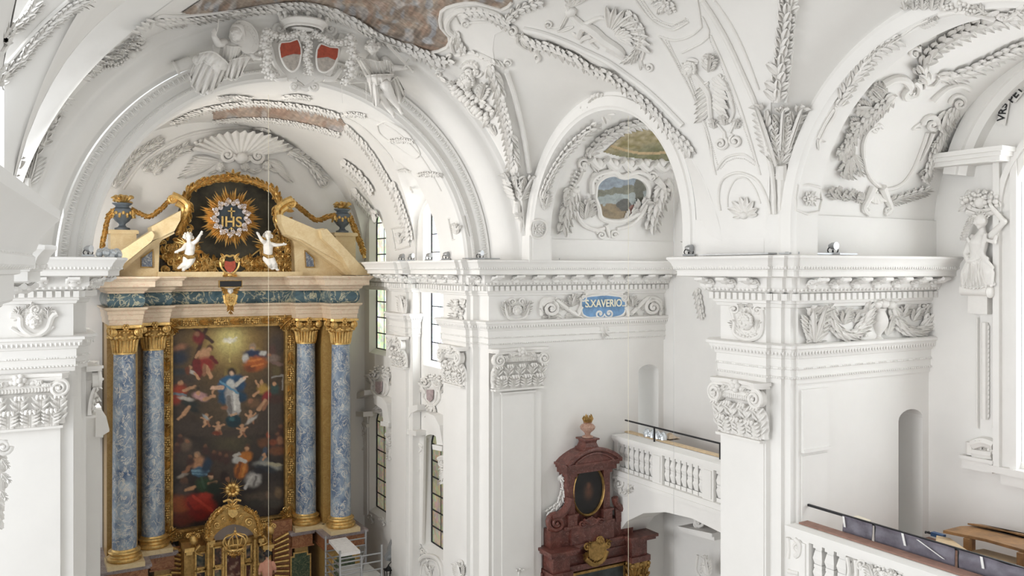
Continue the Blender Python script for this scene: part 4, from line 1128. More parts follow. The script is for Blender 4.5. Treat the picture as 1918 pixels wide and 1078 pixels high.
for pts, w, lab in (([(318, 375), (300, 392), (280, 405), (262, 400), (248, 393)], 9, 'gilded garland looping from the left scroll to the left urn'), ([(212, 395), (204, 405), (198, 425), (194, 445), (190, 470)], 10, 'gilded garland hanging down left of the left urn'),
                    ([(548, 378), (565, 393), (590, 411), (612, 406), (626, 403)], 9, 'gilded garland looping from the right scroll to the right urn'), ([(654, 405), (660, 420), (668, 440), (674, 455), (680, 474)], 10, 'gilded garland hanging down right of the right urn')):
    o = Orn(PY(28.45)); random.seed(len(lab)); o.wreath(pts, w, 5.5); o.fruits(pts, w*.9, 4); o.rosette(*pts[0], 7, 5); o.rosette(*pts[-1], 5, 5); o.tube([(pts[-1][0], pts[-1][1]), (pts[-1][0]+2, pts[-1][1]+9)], 2.5, 3.5)
    o.done('gilded_garland', lab, 'garland', GOLD, 'gilded garlands of the high altar')
# ------------------------------------------------------------------ altarpiece
x0, x1, zt, zb = 4.27, 7.88, -1.80, -8.2
def ground(x, y):
    n = NZ.noise(V((x*.012, y*.012, 1.3)))*.5+NZ.noise(V((x*.035, y*.035, 7.)))*.3
    g = math.exp(-(((x-325)/210)**2+((y-150)/170)**2)); g2 = math.exp(-(((x-325)/70)**2+((y-145)/75)**2)); g3 = math.exp(-(((x-330)/80)**2+((y-640)/60)**2)); g4 = math.exp(-(((x-330)/150)**2+((y-470)/130)**2))
    b = srgb((58, 46, 38)) if y < 600 else srgb((44, 36, 33)); c = [b[i]*(1+.7*n) for i in range(3)]
    for k, col in ((g, (150, 118, 62)), (g4*.55, (110, 92, 66)), (g2, (226, 214, 140)), (g3*.8, (92, 84, 60))):
        col = srgb(col); c = [c[i]+(col[i]-c[i])*k for i in range(3)]
    return c
P_ = Paint(ground); e, l = P_.e, P_.l
SK, SK2, RED, BLU, WHT, ORG, GRN, DRK = (196, 150, 112), (150, 104, 76), (142, 44, 36), (52, 92, 122), (190, 184, 174), (176, 92, 38), (42, 66, 46), (34, 28, 26)
for q in ((90, 190, 60, 30), (560, 180, 50, 60), (100, 330, 70, 30), (540, 470, 60, 60), (160, 560, 110, 30), (500, 560, 110, 30), (320, 590, 120, 22), (120, 690, 80, 60), (560, 660, 60, 50), (300, 760, 90, 70), (540, 900, 80, 60)): e(*q, (70, 58, 50), .7)
# dove
e(325, 148, 30, 9, (240, 236, 215), .5); e(325, 148, 10, 14, (250, 246, 230), .5); l(300, 140, 322, 148, 5, (236, 230, 210)); l(328, 148, 356, 136, 5, (236, 230, 210)); l(325, 165, 325, 250, 3, (200, 180, 110), .8)
# cross and figures upper left
l(152, 262, 212, 88, 9, (62, 40, 28)); l(158, 82, 242, 150, 9, (66, 43, 30)); e(178, 130, 26, 30, (120, 36, 36), .4); e(172, 112, 12, 12, SK2)
e(232, 180, 14, 16, (92, 62, 42)); e(228, 190, 10, 11, SK); e(205, 212, 26, 30, SK, .3, 20); l(180, 200, 166, 225, 7, SK); e(205, 262, 48, 38, RED, .35, -15); l(168, 250, 178, 300, 18, (112, 32, 30)); l(215, 270, 235, 320, 9, SK); l(205, 265, 205, 305, 9, SK2); l(238, 225, 262, 250, 10, (104, 34, 32))
e(90, 175, 34, 14, SK2, .6, -20); e(85, 225, 45, 30, (36, 46, 62), .6); e(80, 290, 45, 18, (52, 56, 60), .6)
e(140, 270, 10, 10, SK); l(132, 285, 160, 300, 8, WHT); l(160, 300, 180, 325, 6, SK); e(128, 285, 12, 18, (110, 60, 40))
# God the Father
PT = [(392, 250), (430, 165), (510, 235)]
e(440, 215, 40, 28, (176, 148, 78), .6); e(436, 182, 17, 19, (150, 130, 110)); e(434, 188, 11, 11, SK); e(432, 200, 12, 12, (178, 170, 158)); e(450, 216, 58, 20, (40, 54, 84), .4, 8); e(403, 236, 16, 22, (196, 196, 190), .4); e(488, 213, 18, 11, (198, 196, 190), .4); e(452, 262, 56, 34, ORG, .35, -10); e(425, 285, 26, 16, (120, 60, 30), .5); l(420, 250, 480, 240, 5, (206, 124, 60)); l(430, 275, 490, 262, 4, (206, 124, 60))
e(535, 200, 20, 26, (88, 62, 54), .5); e(538, 240, 30, 18, (130, 110, 100), .5); e(560, 265, 32, 8, (124, 98, 88), .4, 12); e(520, 222, 10, 9, SK2)
# Virgin
e(335, 300, 34, 33, (150, 128, 66), .4); e(335, 300, 26, 25, (104, 86, 52), .4); e(335, 300, 17, 20, (44, 32, 28)); e(335, 306, 11, 13, (222, 186, 156)); e(326, 340, 46, 26, (52, 102, 138), .3, -10); e(302, 365, 32, 40, (46, 94, 130), .3, 20); e(368, 355, 32, 42, (38, 74, 106), .3); e(330, 360, 21, 26, (208, 210, 206), .3); l(290, 372, 246, 372, 9, (212, 174, 146)); l(246, 372, 238, 378, 5, (224, 184, 156)); l(355, 362, 395, 330, 9, (206, 200, 190)); l(392, 330, 410, 322, 5, (224, 184, 156)); e(300, 420, 28, 32, (36, 76, 104), .35, 25); e(380, 420, 30, 26, (30, 62, 84), .35); l(330, 400, 345, 490, 28, (176, 172, 168)); l(318, 420, 330, 490, 10, (120, 116, 114)); l(356, 410, 368, 485, 11, (204, 200, 194)); l(345, 400, 350, 480, 5, (220, 218, 212)); l(280, 345, 365, 400, 5, (100, 148, 176))
e(343, 533, 37, 31, (22, 52, 62), .18); e(334, 522, 14, 10, (60, 104, 112), .7); l(330, 505, 355, 500, 6, (196, 160, 130))
# angels left
e(95, 345, 12, 12, SK); e(86, 385, 40, 32, (160, 62, 36), .4, -20); e(70, 420, 28, 26, (150, 54, 34), .5); l(110, 380, 160, 365, 7, SK); e(176, 372, 15, 13, (84, 70, 50), .3); e(176, 372, 9, 8, (60, 50, 42), .4); l(60, 395, 120, 402, 6, (120, 130, 140)); e(186, 412, 36, 18, (196, 150, 148), .4, 20); e(176, 395, 10, 10, SK); l(205, 425, 252, 412, 8, SK); l(244, 410, 246, 385, 4, SK); e(140, 445, 42, 16, (40, 48, 46), .5, 15); e(150, 470, 36, 12, (34, 40, 36), .5, 30); l(135, 460, 100, 505, 9, SK); l(100, 500, 85, 518, 6, SK); e(120, 420, 34, 9, WHT, .5, 12)
# angels right
e(481, 352, 11, 12, SK); e(488, 385, 28, 26, (176, 140, 66), .4); e(506, 425, 22, 30, (142, 44, 46), .4, 20); l(465, 370, 452, 345, 5, SK); l(468, 395, 440, 415, 6, SK); l(500, 440, 465, 480, 9, SK); l(508, 450, 490, 480, 8, SK2); e(556, 300, 20, 24, (96, 84, 52), .5); l(532, 330, 590, 320, 4, (150, 146, 140), .5); l(590, 320, 585, 390, 4, (150, 146, 140), .5); e(548, 385, 22, 26, (52, 76, 72), .5); e(545, 362, 9, 10, SK); e(552, 435, 40, 20, (72, 48, 40), .5); e(440, 450, 36, 22, (116, 86, 60), .5); e(425, 440, 12, 11, SK2)
# cherubs
for q in ((214, 520), (270, 560), (425, 510), (385, 575)):
    x, y = q; e(x, y-18, 9, 9, SK); e(x, y+6, 13, 18, (204, 160, 126), .35, 15); l(x+5, y+18, x-16, y+36, 5, SK); l(x+4, y+14, x+16, y+34, 5, SK2); l(x-8, y, x-24, y-6, 4, SK); l(x+8, y, x+26, y-10, 4, SK)
e(212, 512, 20, 7, (170, 176, 176), .5, 40); e(430, 530, 34, 8, WHT, .5, -35); e(262, 590, 20, 10, (130, 60, 40), .5); e(300, 470, 16, 9, SK2, .5)
# crowd below
e(120, 640, 26, 30, (112, 92, 76), .5); e(126, 625, 9, 9, SK2); e(172, 690, 14, 14, (160, 130, 104)); e(180, 735, 32, 36, (178, 130, 94), .35); e(168, 695, 9, 8, SK); e(186, 772, 40, 24, (66, 104, 130), .3); l(150, 765, 222, 770, 6, (120, 156, 176)); l(150, 780, 220, 785, 4, (110, 146, 166)); e(215, 745, 22, 40, (38, 56, 76), .5, 20); l(150, 730, 110, 780, 9, SK2)
e(105, 790, 26, 9, (150, 140, 128), .4, -20); e(112, 815, 18, 20, (100, 70, 52)); e(110, 860, 38, 34, (74, 62, 58), .5); l(120, 860, 160, 845, 8, SK); e(235, 798, 12, 14, (206, 164, 132)); e(235, 785, 13, 8, (70, 42, 30)); e(215, 840, 48, 36, (44, 70, 46), .4, 20); l(225, 830, 260, 826, 7, SK); e(250, 850, 36, 30, (30, 44, 36), .5); l(205, 850, 190, 800, 6, (60, 86, 66))
e(86, 930, 52, 44, (150, 78, 40), .4, 20); e(185, 930, 72, 46, (158, 44, 32), .35, 15); e(170, 980, 60, 26, (122, 30, 26), .5); l(155, 890, 240, 960, 7, (186, 64, 48)); l(130, 920, 170, 1000, 7, (120, 30, 26)); e(100, 1000, 50, 30, (104, 42, 28), .5); e(210, 890, 30, 18, (176, 58, 44), .5)
e(300, 800, 20, 28, (46, 34, 30), .5); e(316, 812, 10, 11, SK2); e(290, 690, 60, 18, (74, 52, 42), .6)
for q in ((80, 640), (95, 600), (210, 650), (250, 680), (280, 690), (310, 700), (60, 680), (140, 700), (575, 565), (540, 640), (580, 640), (560, 600)): e(*q, 9, 10, (122, 84, 62), .5); e(q[0], q[1]+22, 18, 18, (70, 46, 40), .6)
e(411, 662, 14, 17, (90, 62, 44)); e(408, 668, 10, 11, SK); e(402, 705, 34, 27, (190, 116, 44), .3, -15); e(380, 765, 32, 46, (178, 104, 40), .3, 12); l(355, 710, 400, 726, 9, (200, 196, 188)); e(358, 722, 20, 14, (196, 194, 188), .4); l(375, 735, 360, 800, 7, (128, 70, 28)); l(400, 740, 385, 800, 6, (206, 134, 60)); l(372, 690, 345, 700, 7, WHT)
e(497, 682, 12, 24, (64, 76, 90), .3, 15); e(494, 700, 9, 10, SK); e(492, 725, 22, 20, (110, 114, 116), .4); l(488, 722, 500, 706, 5, SK); e(510, 752, 66, 20, (150, 150, 142), .35, 10); e(545, 745, 40, 9, (176, 168, 140), .3, 8); e(500, 765, 56, 16, (40, 44, 52), .4, 12); e(440, 815, 40, 36, (176, 172, 166), .35, -35); l(430, 800, 400, 855, 7, (200, 196, 190)); l(455, 800, 440, 850, 5, (120, 116, 112)); e(470, 775, 34, 14, (34, 32, 36), .4)
e(512, 606, 9, 18, (150, 70, 40), .4); e(490, 640, 30, 22, (110, 70, 44), .5); e(572, 630, 16, 20, SK2, .4); e(560, 680, 40, 20, (120, 74, 46), .5); e(540, 640, 20, 14, (130, 66, 40), .5)
e(480, 900, 80, 20, (84, 72, 60), .6); e(565, 880, 18, 26, (118, 96, 70), .5); e(510, 890, 10, 18, (112, 90, 72), .5); e(540, 930, 50, 20, (72, 66, 58), .6); e(450, 930, 40, 20, (58, 54, 48), .6)
nx, nz = 150, 262; vs, fs, cols = [], [], []
for j in range(nz+1):
    for i in range(nx+1):
        s, t = i/nx, j/nz; vs.append(V((x0+(x1-x0)*s, 28.55, zt+(zb-zt)*t))); cols.append(P_.col(50+550*s, 75+(980-70*s)*t, 4.5, .06))
for j in range(nz):
    for i in range(nx): a = j*(nx+1)+i; fs.append((a, a+nx+1, a+nx+2, a+1))
t = thing('altarpiece_painting', 'tall dark altarpiece painting of robed figures in a carved gilt frame', 'painting', (6.08, 28.6, -8.2))
painted('canvas', vs, fs, cols, OILP, t)
mb = MB(); o = .27
for (a, b, c, d) in ((x0-o, x0+.03, zb-o, zt+o), (x1-.03, x1+o, zb-o, zt+o), (x0-o, x1+o, zt-.03, zt+o), (x0-o, x1+o, zb-o, zb+.03)): mb.box((a, 28.42, c), (b, 28.74, d)) 
for (a, b, c, d) in ((x0-.02, x0+.05, zb, zt), (x1-.05, x1+.02, zb, zt), (x0, x1, zt-.05, zt+.02), (x0, x1, zb-.02, zb+.05)): mb.box((a, 28.36, c), (b, 28.6, d))
for (a, b, c, d) in ((x0-o-.02, x0-o+.06, zb-o, zt+o), (x1+o-.06, x1+o+.02, zb-o, zt+o), (x0-o, x1+o, zt+o-.06, zt+o+.02), (x0-o, x1+o, zb-o-.02, zb-o+.06)): mb.box((a, 28.38, c), (b, 28.6, d))
fr = obj('frame', mb, OGOLD, t, smooth=False)
def uv(x, y, z): d = YS*x+YC*y; return CX+F*(YC*x-YS*y)/d, HZ-F*z/d
oo = Orn(PY(28.42)); random.seed(21); h = o/2
C4 = [uv(x0-h, 28.42, zt+h), uv(x1+h, 28.42, zt+h), uv(x1+h, 28.42, zb-h), uv(x0-h, 28.42, zb-h)]
for k in range(4):
    a, b = C4[k], C4[(k+1) % 4]; n = 13 if k % 2 else 8
    for i in range(n):
        p = [(a[q]+(b[q]-a[q])*(i+.08)/n) for q in (0, 1)]; r = [(a[q]+(b[q]-a[q])*(i+.92)/n) for q in (0, 1)]
        if i % 2: oo.fruits([tuple(p), tuple(r)], 13, 4.2, leafy=.2)
        else: oo.acanthus(*p, *r, 13, 4)
oo.done('frame_carving', None, None, GOLD, parent=fr)
oo = Orn(PY(28.36)); random.seed(22)
for k, (u, v) in enumerate(C4):
    su, sv = (1 if k in (0, 3) else -1), (1 if k < 2 else -1)
    oo.acanthus(u-4*su, v-4*sv, u+20*su, v+16*sv, 18, 4); oo.fruits([(u-3*su, v+10*sv), (u+6*su, v+4*sv), (u+12*su, v-3*sv)], 10, 4, leafy=.2); oo.scroll(u+10*su, v+18*sv, 5, 0, 1.4, su, rt=1.5)
oo.done('frame_corners', None, None, GOLD, parent=fr)
# ------------------------------------------------------------------ tabernacle
mb = MB(); mb.box((4.45, 25.2, FLOOR), (7.75, 29.3, -10.3)); tag(obj('altar_step', mb, GREYM, smooth=False), 'grey marble platform the tabernacle and the person stand on', 'platform')
YT = 27.2; TG = (300, 880); TS = 1524/280
def tz(x, y, Y=YT): return at(TG[0]+x/TS, TG[1]+y/TS, Y)
t = thing('tabernacle', 'gilded tabernacle with curved top and small painted panels before the altarpiece', 'tabernacle', tuple(V((tz(740, 1000).x, YT, -10.3))))
zc = -10.3
mb = MB(); a, b = tz(250, 900).x, tz(1140, 900).x; top = tz(740, 720).z
mb.box((a, 27.3, zc), (b, 28.3, tz(300, 800).z)); mb.box((tz(470, 0).x, 27.1, zc), (tz(985, 0).x, 28.3, tz(740, 700).z)); obj('body', mb, OGOLD, t, smooth=False)
mb = MB()                                                     # domed arch hood
OUT = [(462, 720), (470, 600), (500, 500), (560, 430), (640, 360), (735, 330), (840, 360), (930, 405), (1000, 480), (1025, 570), (1030, 670)]
INN = [(535, 720), (560, 660), (600, 620), (640, 590), (690, 565), (745, 550), (810, 560), (870, 580), (915, 610), (945, 640), (960, 680)]
mb.grid([[tz(*p, 27.35) for p in OUT], [tz(*p, 26.75) for p in OUT], [tz(x*.8+i*.2, y*.8+j*.2, 26.6) for (x, y), (i, j) in zip(OUT, INN)], [tz(*p, 26.75) for p in INN], [tz(*p, 27.35) for p in INN]]); hood = obj('arched_hood', mb, GOLD, t)
mb = MB(); mb.prism([tz(*p, 27.3) for p in INN], (0, .08, 0)); obj('hood_lining', mb, simple('pale_grey_lining', (.42, .38, .37), .6), t, smooth=False)
o = Orn(PY(26.62), TG, TS); random.seed(31)
o.wreath([(475, 690), (490, 560), (540, 470), (620, 390)], 60, 30); o.wreath([(1015, 660), (1005, 560), (960, 450), (860, 385)], 60, 30)
for u, v, r, d in ((580, 560, 34, 1), (905, 530, 42, -1), (520, 640, 26, 1), (980, 620, 28, -1), (690, 400, 26, 1), (790, 390, 26, -1), (650, 500, 24, 1), (830, 480, 24, -1)): o.scroll(u, v, r, 40*d, 1.5, d, rt=r*.25)
o.plate([(690, 400), (770, 400), (785, 440), (735, 480), (690, 440)], 20); o.tube([(640, 320), (700, 300), (735, 320), (770, 300), (820, 310)], 12); o.acanthus(735, 470, 735, 530, 70, 3)
for a in range(5): o.leaf(735, 380, 735+90*cos(pi*(1.1+.2*a)), 380+90*sin(pi*(1.1+.2*a)), 26, curl=.8)
o.done('hood_carving', None, None, GOLD, parent=hood)
mb = MB(); c = tz(732, 195, 26.9); mp = (tz(733, 195, 26.9)-c).length; random.seed(8)
for i in range(28):
    a = 2*pi*i/28; d = V((cos(a), 0, sin(a))); ee = V((-sin(a), 0, cos(a))); L = (132 if i % 2 else 100)*mp*random.uniform(.92, 1.05); r0 = 30*mp; w_ = 9*mp
    mb.add([c+d*r0-ee*w_, c+d*r0+V((0, -.07, 0)), c+d*r0+ee*w_, c+d*L, c+d*r0+V((0, .05, 0))], [(0, 1, 3), (1, 2, 3), (0, 3, 4), (2, 4, 3), (0, 4, 1), (1, 4, 2)])
obj('sunburst', mb, GOLD, t, smooth=False)
o = Orn(PY(26.86), TG, TS)
for k in range(9): o.ball(732+52*cos(k*.7), 195+48*sin(k*.7), 24, h=1)
o.tube([(732, 150), (732, 245)], 10); o.leaf(732, 215, 690, 170, 26); o.leaf(732, 215, 776, 170, 26); o.rosette(732, 200, 40, 5); o.done('sunburst_centre', None, None, GOLD, parent=t)
mb = MB(); c = tz(765, 790, 26.5); W = 120*mp                # crown of open hoops
for k in range(8):
    a = 2*pi*k/8; pts = [c+V((W*.72*cos(a), W*.72*sin(a), 0)), c+V((W*1.*cos(a), W*1.*sin(a), W*.5)), c+V((W*.85*cos(a), W*.85*sin(a), W*.95)), c+V((W*.35*cos(a), W*.35*sin(a), W*1.12)), c+V((0, 0, W*1.25))]
    mb.tube([V(p) for p in smooth_path([tuple(p) for p in pts], 4)], .022, 6)
    for z in range(4): mb.ball(c+V((W*.75*cos(a+.2*z), W*.75*sin(a+.2*z), -.02+.03*(z % 2))), .035, 6, 4)
mb.tube([c+V((W*.74*cos(2*pi*k/24), W*.74*sin(2*pi*k/24), 0)) for k in range(25)], .035, 6); mb.ball(c+V((0, 0, W*1.38)), .05, 8, 6); mb.tube([c+V((0, 0, W*1.4)), c+V((0, 0, W*1.75))], .012, 5)
obj('crown', mb, GOLD, t)
o = Orn(PY(26.9), TG, TS); random.seed(12); o.fruits([(650, 820), (720, 850), (760, 860), (850, 800)], 50, 18); o.acanthus(745, 830, 745, 880, 70, 3); o.done('crown_tassel', None, None, GOLD, parent=t)
def minipaint(k, x, y): 
    n = NZ.noise(V((x*.03+k*9, y*.03, k*1.7))); m = NZ.noise(V((x*.02+5, y*.025+k*4, 2.)))
    A, B = [((40, 52, 50), (120, 116, 96)), ((34, 40, 34), (112, 70, 52)), ((70, 24, 20), (100, 60, 40)), ((38, 48, 54), (130, 120, 100))][k % 4]; A, B = srgb(A), srgb(B); q = max(0, min(1, .5+1.1*n)); c = [A[i]+(B[i]-A[i])*q for i in range(3)]
    if m > .22: c = list(srgb((150, 120, 100)))
    return (*c, 1)
for k, (xa, ya, xb, yb, Y) in enumerate(((362, 850, 462, 985, 27.26), (545, 790, 632, 960, 27.06), (670, 850, 825, 1130, 27.02), (868, 760, 925, 895, 27.06), (545, 1010, 630, 1130, 27.06), (362, 1040, 462, 1130, 27.26), (868, 960, 925, 1130, 27.06), (995, 760, 1080, 940, 27.26))):
    P3, fs, cols = [], [], []; A, B = tz(xa, ya, Y), tz(xb, yb, Y)
    for j in range(21):
        for i in range(15): P3.append(V((A.x+(B.x-A.x)*i/14, Y, A.z+(B.z-A.z)*j/20))); cols.append(minipaint(k, xa+(xb-xa)*i/14, ya+(yb-ya)*j/20))
    for j in range(20):
        for i in range(14): a = j*15+i; fs.append((a, a+15, a+16, a+1))
    pn = painted('painted_panel', P3, fs, cols, OILP, t)
    m = MB()
    for (p, q, r, s) in ((A.x-.03, A.x+.02, B.z-.03, A.z+.03), (B.x-.02, B.x+.03, B.z-.03, A.z+.03), (A.x, B.x, A.z-.02, A.z+.03), (A.x, B.x, B.z-.03, B.z+.02)): m.box((p, Y-.05, r), (q, Y+.03, s))
    obj('panel_frame', m, GOLD, pn, smooth=False)
o = Orn(PY(27.0), TG, TS); random.seed(33)
for x, ya, yb in ((492, 730, 1070), (645, 780, 1070), (845, 780, 1070), (965, 700, 1070)): o.tube([(x, ya), (x, yb)], 13); o.wreath([(x, ya), (x, yb)], 34, 26); o.acanthus(x, ya+26, x, ya-12, 44, 3)
for x, y in ((590, 985), (405, 1010), (895, 925), (1030, 960)): o.scroll(x-18, y, 16, 0, 1.4, -1, rt=5); o.scroll(x+18, y, 16, 180, 1.4, 1, rt=5); o.leaf(x, y+10, x, y-20, 20)
o.done('pilaster_carving', None, None, GOLD, parent=t)
for sg, (x, y) in ((-1, (335, 700)), (1, (1110, 600))):
    o = Orn(PY(27.1), TG, TS); random.seed(40+sg)
    o.ball(x, y, 44, h=.9, ry=52); o.rosette(x, y-5, 40, 6); o.scroll(x-48, y-30, 26, 0, 1.4, -1, rt=8); o.scroll(x+48, y-30, 26, 180, 1.4, 1, rt=8); o.acanthus(x, y+40, x, y+110, 60, 3); o.fruits([(x-40, y-50), (x, y-62), (x+40, y-50)], 26, 12)
    o.tube([(x-sg*70, y+60), (x-sg*20, y+130), (x-sg*100, y+170)], 16, 8); o.done('side_urn', None, None, GOLD, parent=t)
for (xa, xb, y) in ((235, 335, 800), (470, 545, 720), (985, 1040, 700), (1030, 1140, 770)):
    mb = MB(); A, B = tz(xa, y, 27.2), tz(xb, y, 27.2); mb.box((A.x, 26.95, A.z-.06), (B.x, 27.6, A.z+.06)); mb.box((A.x+.05, 27.0, A.z-.16), (B.x-.05, 27.6, A.z-.06)); obj('cornice', mb, GOLD, t, smooth=False)
for sg, lab in ((-1, 'left fan of gilded rays beside the tabernacle'), (1, 'right fan of gilded rays beside the tabernacle')):
    g = thing('ray_fan', lab, 'ray panel', tuple(tz(200 if sg < 0 else 1250, 1000, 27.9)), 'ray fans flanking the tabernacle')
    bx, px_ = MB(), MB(); xa, xb = (90, 250) if sg < 0 else (1150, 1345)
    A, B = tz(xa, 900, 28.0), tz(xb, 900, 28.0); bx.box((A.x, 28.0, zc), (B.x, 28.2, tz(0, 700 if sg > 0 else 820, 28.).z)); obj('backing', bx, BRWNM, g, smooth=False)
    for i in range(9):
        y = (830 if sg < 0 else 690)+i*44; s = (i-(5 if sg < 0 else 7))*.16
        p, q = (tz(245, y, 27.93), tz(110, y-8+s*40, 27.93)) if sg < 0 else (tz(1165, y+30, 27.93), tz(1310, y+30+s*70, 27.93))
        px_.tube([p, q], [.035, .05], 8)
    obj('rays', px_, GOLD, g)
# person
hp = at(500.5, 1038, 26.2); g = thing('person', 'person with short dark hair and salmon top standing with back turned at the tabernacle', 'person', (hp.x, 26.2, -10.3))
SKIN = simple('skin', (.45, .26, .17), .55); TOP = simple('salmon_cloth', (.52, .25, .17), .8, var=.1); BLK = simple('black_cloth', (.02, .02, .024), .8); HAIR = simple('dark_hair', (.012, .010, .009), .6)
H = hp.z+10.3; f = Fig((hp.x, 26.2, -10.3), (.1, 1, 0)); sx = 1
f.head((0, 0, H), .1, (0, -1, -.25)); sh = H-.24
f.limb([(0, .01, H-.1), (0, .02, sh)], [.05, .06]); f.limb([(0, .02, sh-.04), (0, .03, sh-.25), (0, .03, sh-.42), (0, .02, sh-.56)], [.13, .15, .125, .15], 12); f.blob((0, .02, sh-.12), (.19, .11, .14)); f.blob((0, .02, sh-.58), (.165, .115, .12))
for sg in (-1, 1):
    f.limb([(sg*.17, .02, sh-.03), (sg*.235, .03, sh-.30), (sg*.17, -.20, sh-.44)], [.055, .043, .03]); f.hand((sg*.165, -.21, sh-.44), (-sg*.2, -.95, .1), .03, sg)
    f.limb([(sg*.09, .02, sh-.6), (sg*.1, 0, .48), (sg*.11, .02, .09)], [.09, .06, .045]); f.limb([(sg*.11, .04, .045), (sg*.12, -.16, .04)], [.045, .036])
finish_fig(f, 'body', g, SKIN, .014, 3)
def cloth(build, name, mat):
    k = Fig((hp.x, 26.2, -10.3), (.1, 1, 0)); build(k); finish_fig(k, name, g, mat, .014, 3)
def _top(k):
    k.limb([(0, .02, sh-.03), (0, .03, sh-.25), (0, .03, sh-.42), (0, .02, sh-.52)], [.14, .165, .14, .155], 12); k.blob((0, .02, sh-.11), (.205, .122, .15))
    for sg in (-1, 1): k.limb([(sg*.16, .02, sh-.04), (sg*.215, .03, sh-.2)], [.07, .062])
def _tr(k):
    k.blob((0, .02, sh-.6), (.18, .13, .13))
    for sg in (-1, 1): k.limb([(sg*.09, .02, sh-.62), (sg*.1, 0, .48), (sg*.11, .02, .1)], [.105, .08, .07])
    for sg in (-1, 1): k.limb([(sg*.11, .04, .05), (sg*.12, -.17, .045)], [.05, .042])
cloth(_top, 'shirt', TOP); cloth(_tr, 'trousers', BLK)
m = MB(); k = Fig((hp.x, 26.2, -10.3), (.1, 1, 0)); k.blob((0, .03, H+.035), (.098, .105, .095)); k.curls((0, 0, H), .1, 46, (0, -1, -.25)); obj('hair', k.m, HAIR, g)
# ------------------------------------------------------------------ scaffold
SG = (520, 900); SS = 1696/280
def sz(x, y, Y): return at(SG[0]+x/SS, SG[1]+y/SS, Y)
t = thing('scaffold', 'grey metal tube scaffold before the right altar pedestal', 'scaffold', tuple(V((9.3, 25.8, FLOOR))))
posts = [(545, 625, 26.45), (1000, 555, 26.45), (708, 795, 24.9), (950, 850, 24.9), (1180, 720, 24.9)]
for x, y, Y in posts:
    m = MB(); p = sz(x, y, Y); m.tube([p, V((p.x, Y, FLOOR))], .035, 8); obj('post', m, STEEL, t)
def rung(a, b, y0, y1):
    A, B = posts[a], posts[b]; p, q = sz(A[0], y0, A[2]), sz(B[0], y1, B[2]); m = MB(); q.z = p.z; m.tube([p, q], .024, 6); obj('rail', m, STEEL, t)
for i in range(6): rung(0, 1, 720+80*i, 0)
for i in range(5): rung(2, 3, 890+45*i, 0)
for i in range(4): rung(3, 4, 855+90*i, 0)
for i in range(6): rung(0, 2, 800+80*i, 0)
for i in range(4): rung(1, 3, 740+110*i, 0)
m = MB(); Q = [(580, 712, 26.35), (775, 680, 26.35), (938, 832, 24.85), (718, 862, 24.85)]; zz = sz(720, 862, 24.85).z
c4 = [sz(x, y, Y) for x, y, Y in Q]; c4 = [V((p.x, p.y, zz)) for p in c4]; m.prism(c4, (0, 0, .09)); tag(obj('plank_board', m, simple('dusty_white_board', (.72, .70, .68), .8, var=.1, scale=9), smooth=False), 'dusty white board lying on top of the scaffold', 'board')
m = MB(); q = sz(830, 1070, 25.6); m.box((q.x-.2, 25.0, q.z-.04), (q.x+.85, 26.4, q.z)); tag(obj('platform_deck', m, simple('deck_grey', (.6, .6, .58), .7, var=.1), smooth=False), 'pale deck plate lower down inside the scaffold', 'board')
# ------------------------------------------------------------------ stucco of the vaults
bpy.context.view_layer.update()
VN = Surf(vault, cap1, cap2, cap1l, cap2l); COV = Surf(cove, carch, vault); RB1 = Surf(rib1, bar1); RB2 = Surf(rib2, bar2); BR1 = Surf(bar1); BR2 = Surf(bar2)
CVS = Surf(cvault, ccap); CEW = PY(YE); SOF = Surf(carch)
LV = 'leaf garlands of the vault'
def garland(surf, org, pts, w, label, step=None, dirn=1, roll=None, stars=False, group=LV, w1=None, berries=True):
    o = Z(surf, org); random.seed(len(label)*7+int(w)); o.wreath(pts, w, step or w*.5, dirn, berries, w1=w1)
    if stars:
        for u, v, a, b, t in even(smooth_path(pts, 8), w*1.25):
            for k in range(5): o.leaf(u, v, u+w*.62*cos(2*pi*k/5+t*9), v+w*.62*sin(2*pi*k/5+t*9), w*.3, curl=.9, N=5)
    r = o.done('leaf_garland', label, 'garland', ST, group)
    if roll:
        m = Z(surf, org); m.tube(roll[0], roll[1], per=8); q = m.done('moulding', None, None, PL, parent=r)
    return r
# left upper corner
garland(COV, T1, [(235, 815), (290, 690), (345, 580), (415, 470), (490, 400), (560, 325), (640, 235), (730, 165), (840, 85)], 62, 'leaf garland climbing the left edge of the grey chancel arch', roll=([(140, 850), (230, 680), (330, 540), (450, 400), (570, 280), (700, 160), (840, 65)], 17))
o = Z(COV, T1); random.seed(1)
for k in range(5): o.acanthus(600+36*k, 375-30*k, 590+45*k, 300-34*k+10, 70, 3); o.rosette(620+42*k, 345-28*k, 24, 5)
o.scroll(790, 240, 30, 0, 1.5, 1, rt=10); o.ball(735, 300, 26); o.fruits([(500, 410), (580, 370), (680, 340), (770, 260)], 50, 18)
o.done('fruit_cluster', 'stucco cluster of leaves and fruit on the left shoulder of the chancel arch', 'fruit cluster')
garland(COV, T1, [(870, 120), (960, 110), (1060, 110), (1180, 95), (1300, 75), (1420, 55), (1560, 35), (1700, 30), (1850, 60), (1916, 90)], 58, 'leaf garland along the crown of the chancel arch under the ceiling painting', roll=([(840, 150), (880, 90), (1000, 85), (1250, 60), (1560, 15), (1750, 15), (1916, 62)], 11))
garland(COV, T2, [(0, 95), (70, 120), (140, 165), (225, 215), (330, 255), (400, 275), (470, 300), (550, 335), (620, 320)], 62, 'leaf garland edging the ceiling painting above the sword statue')
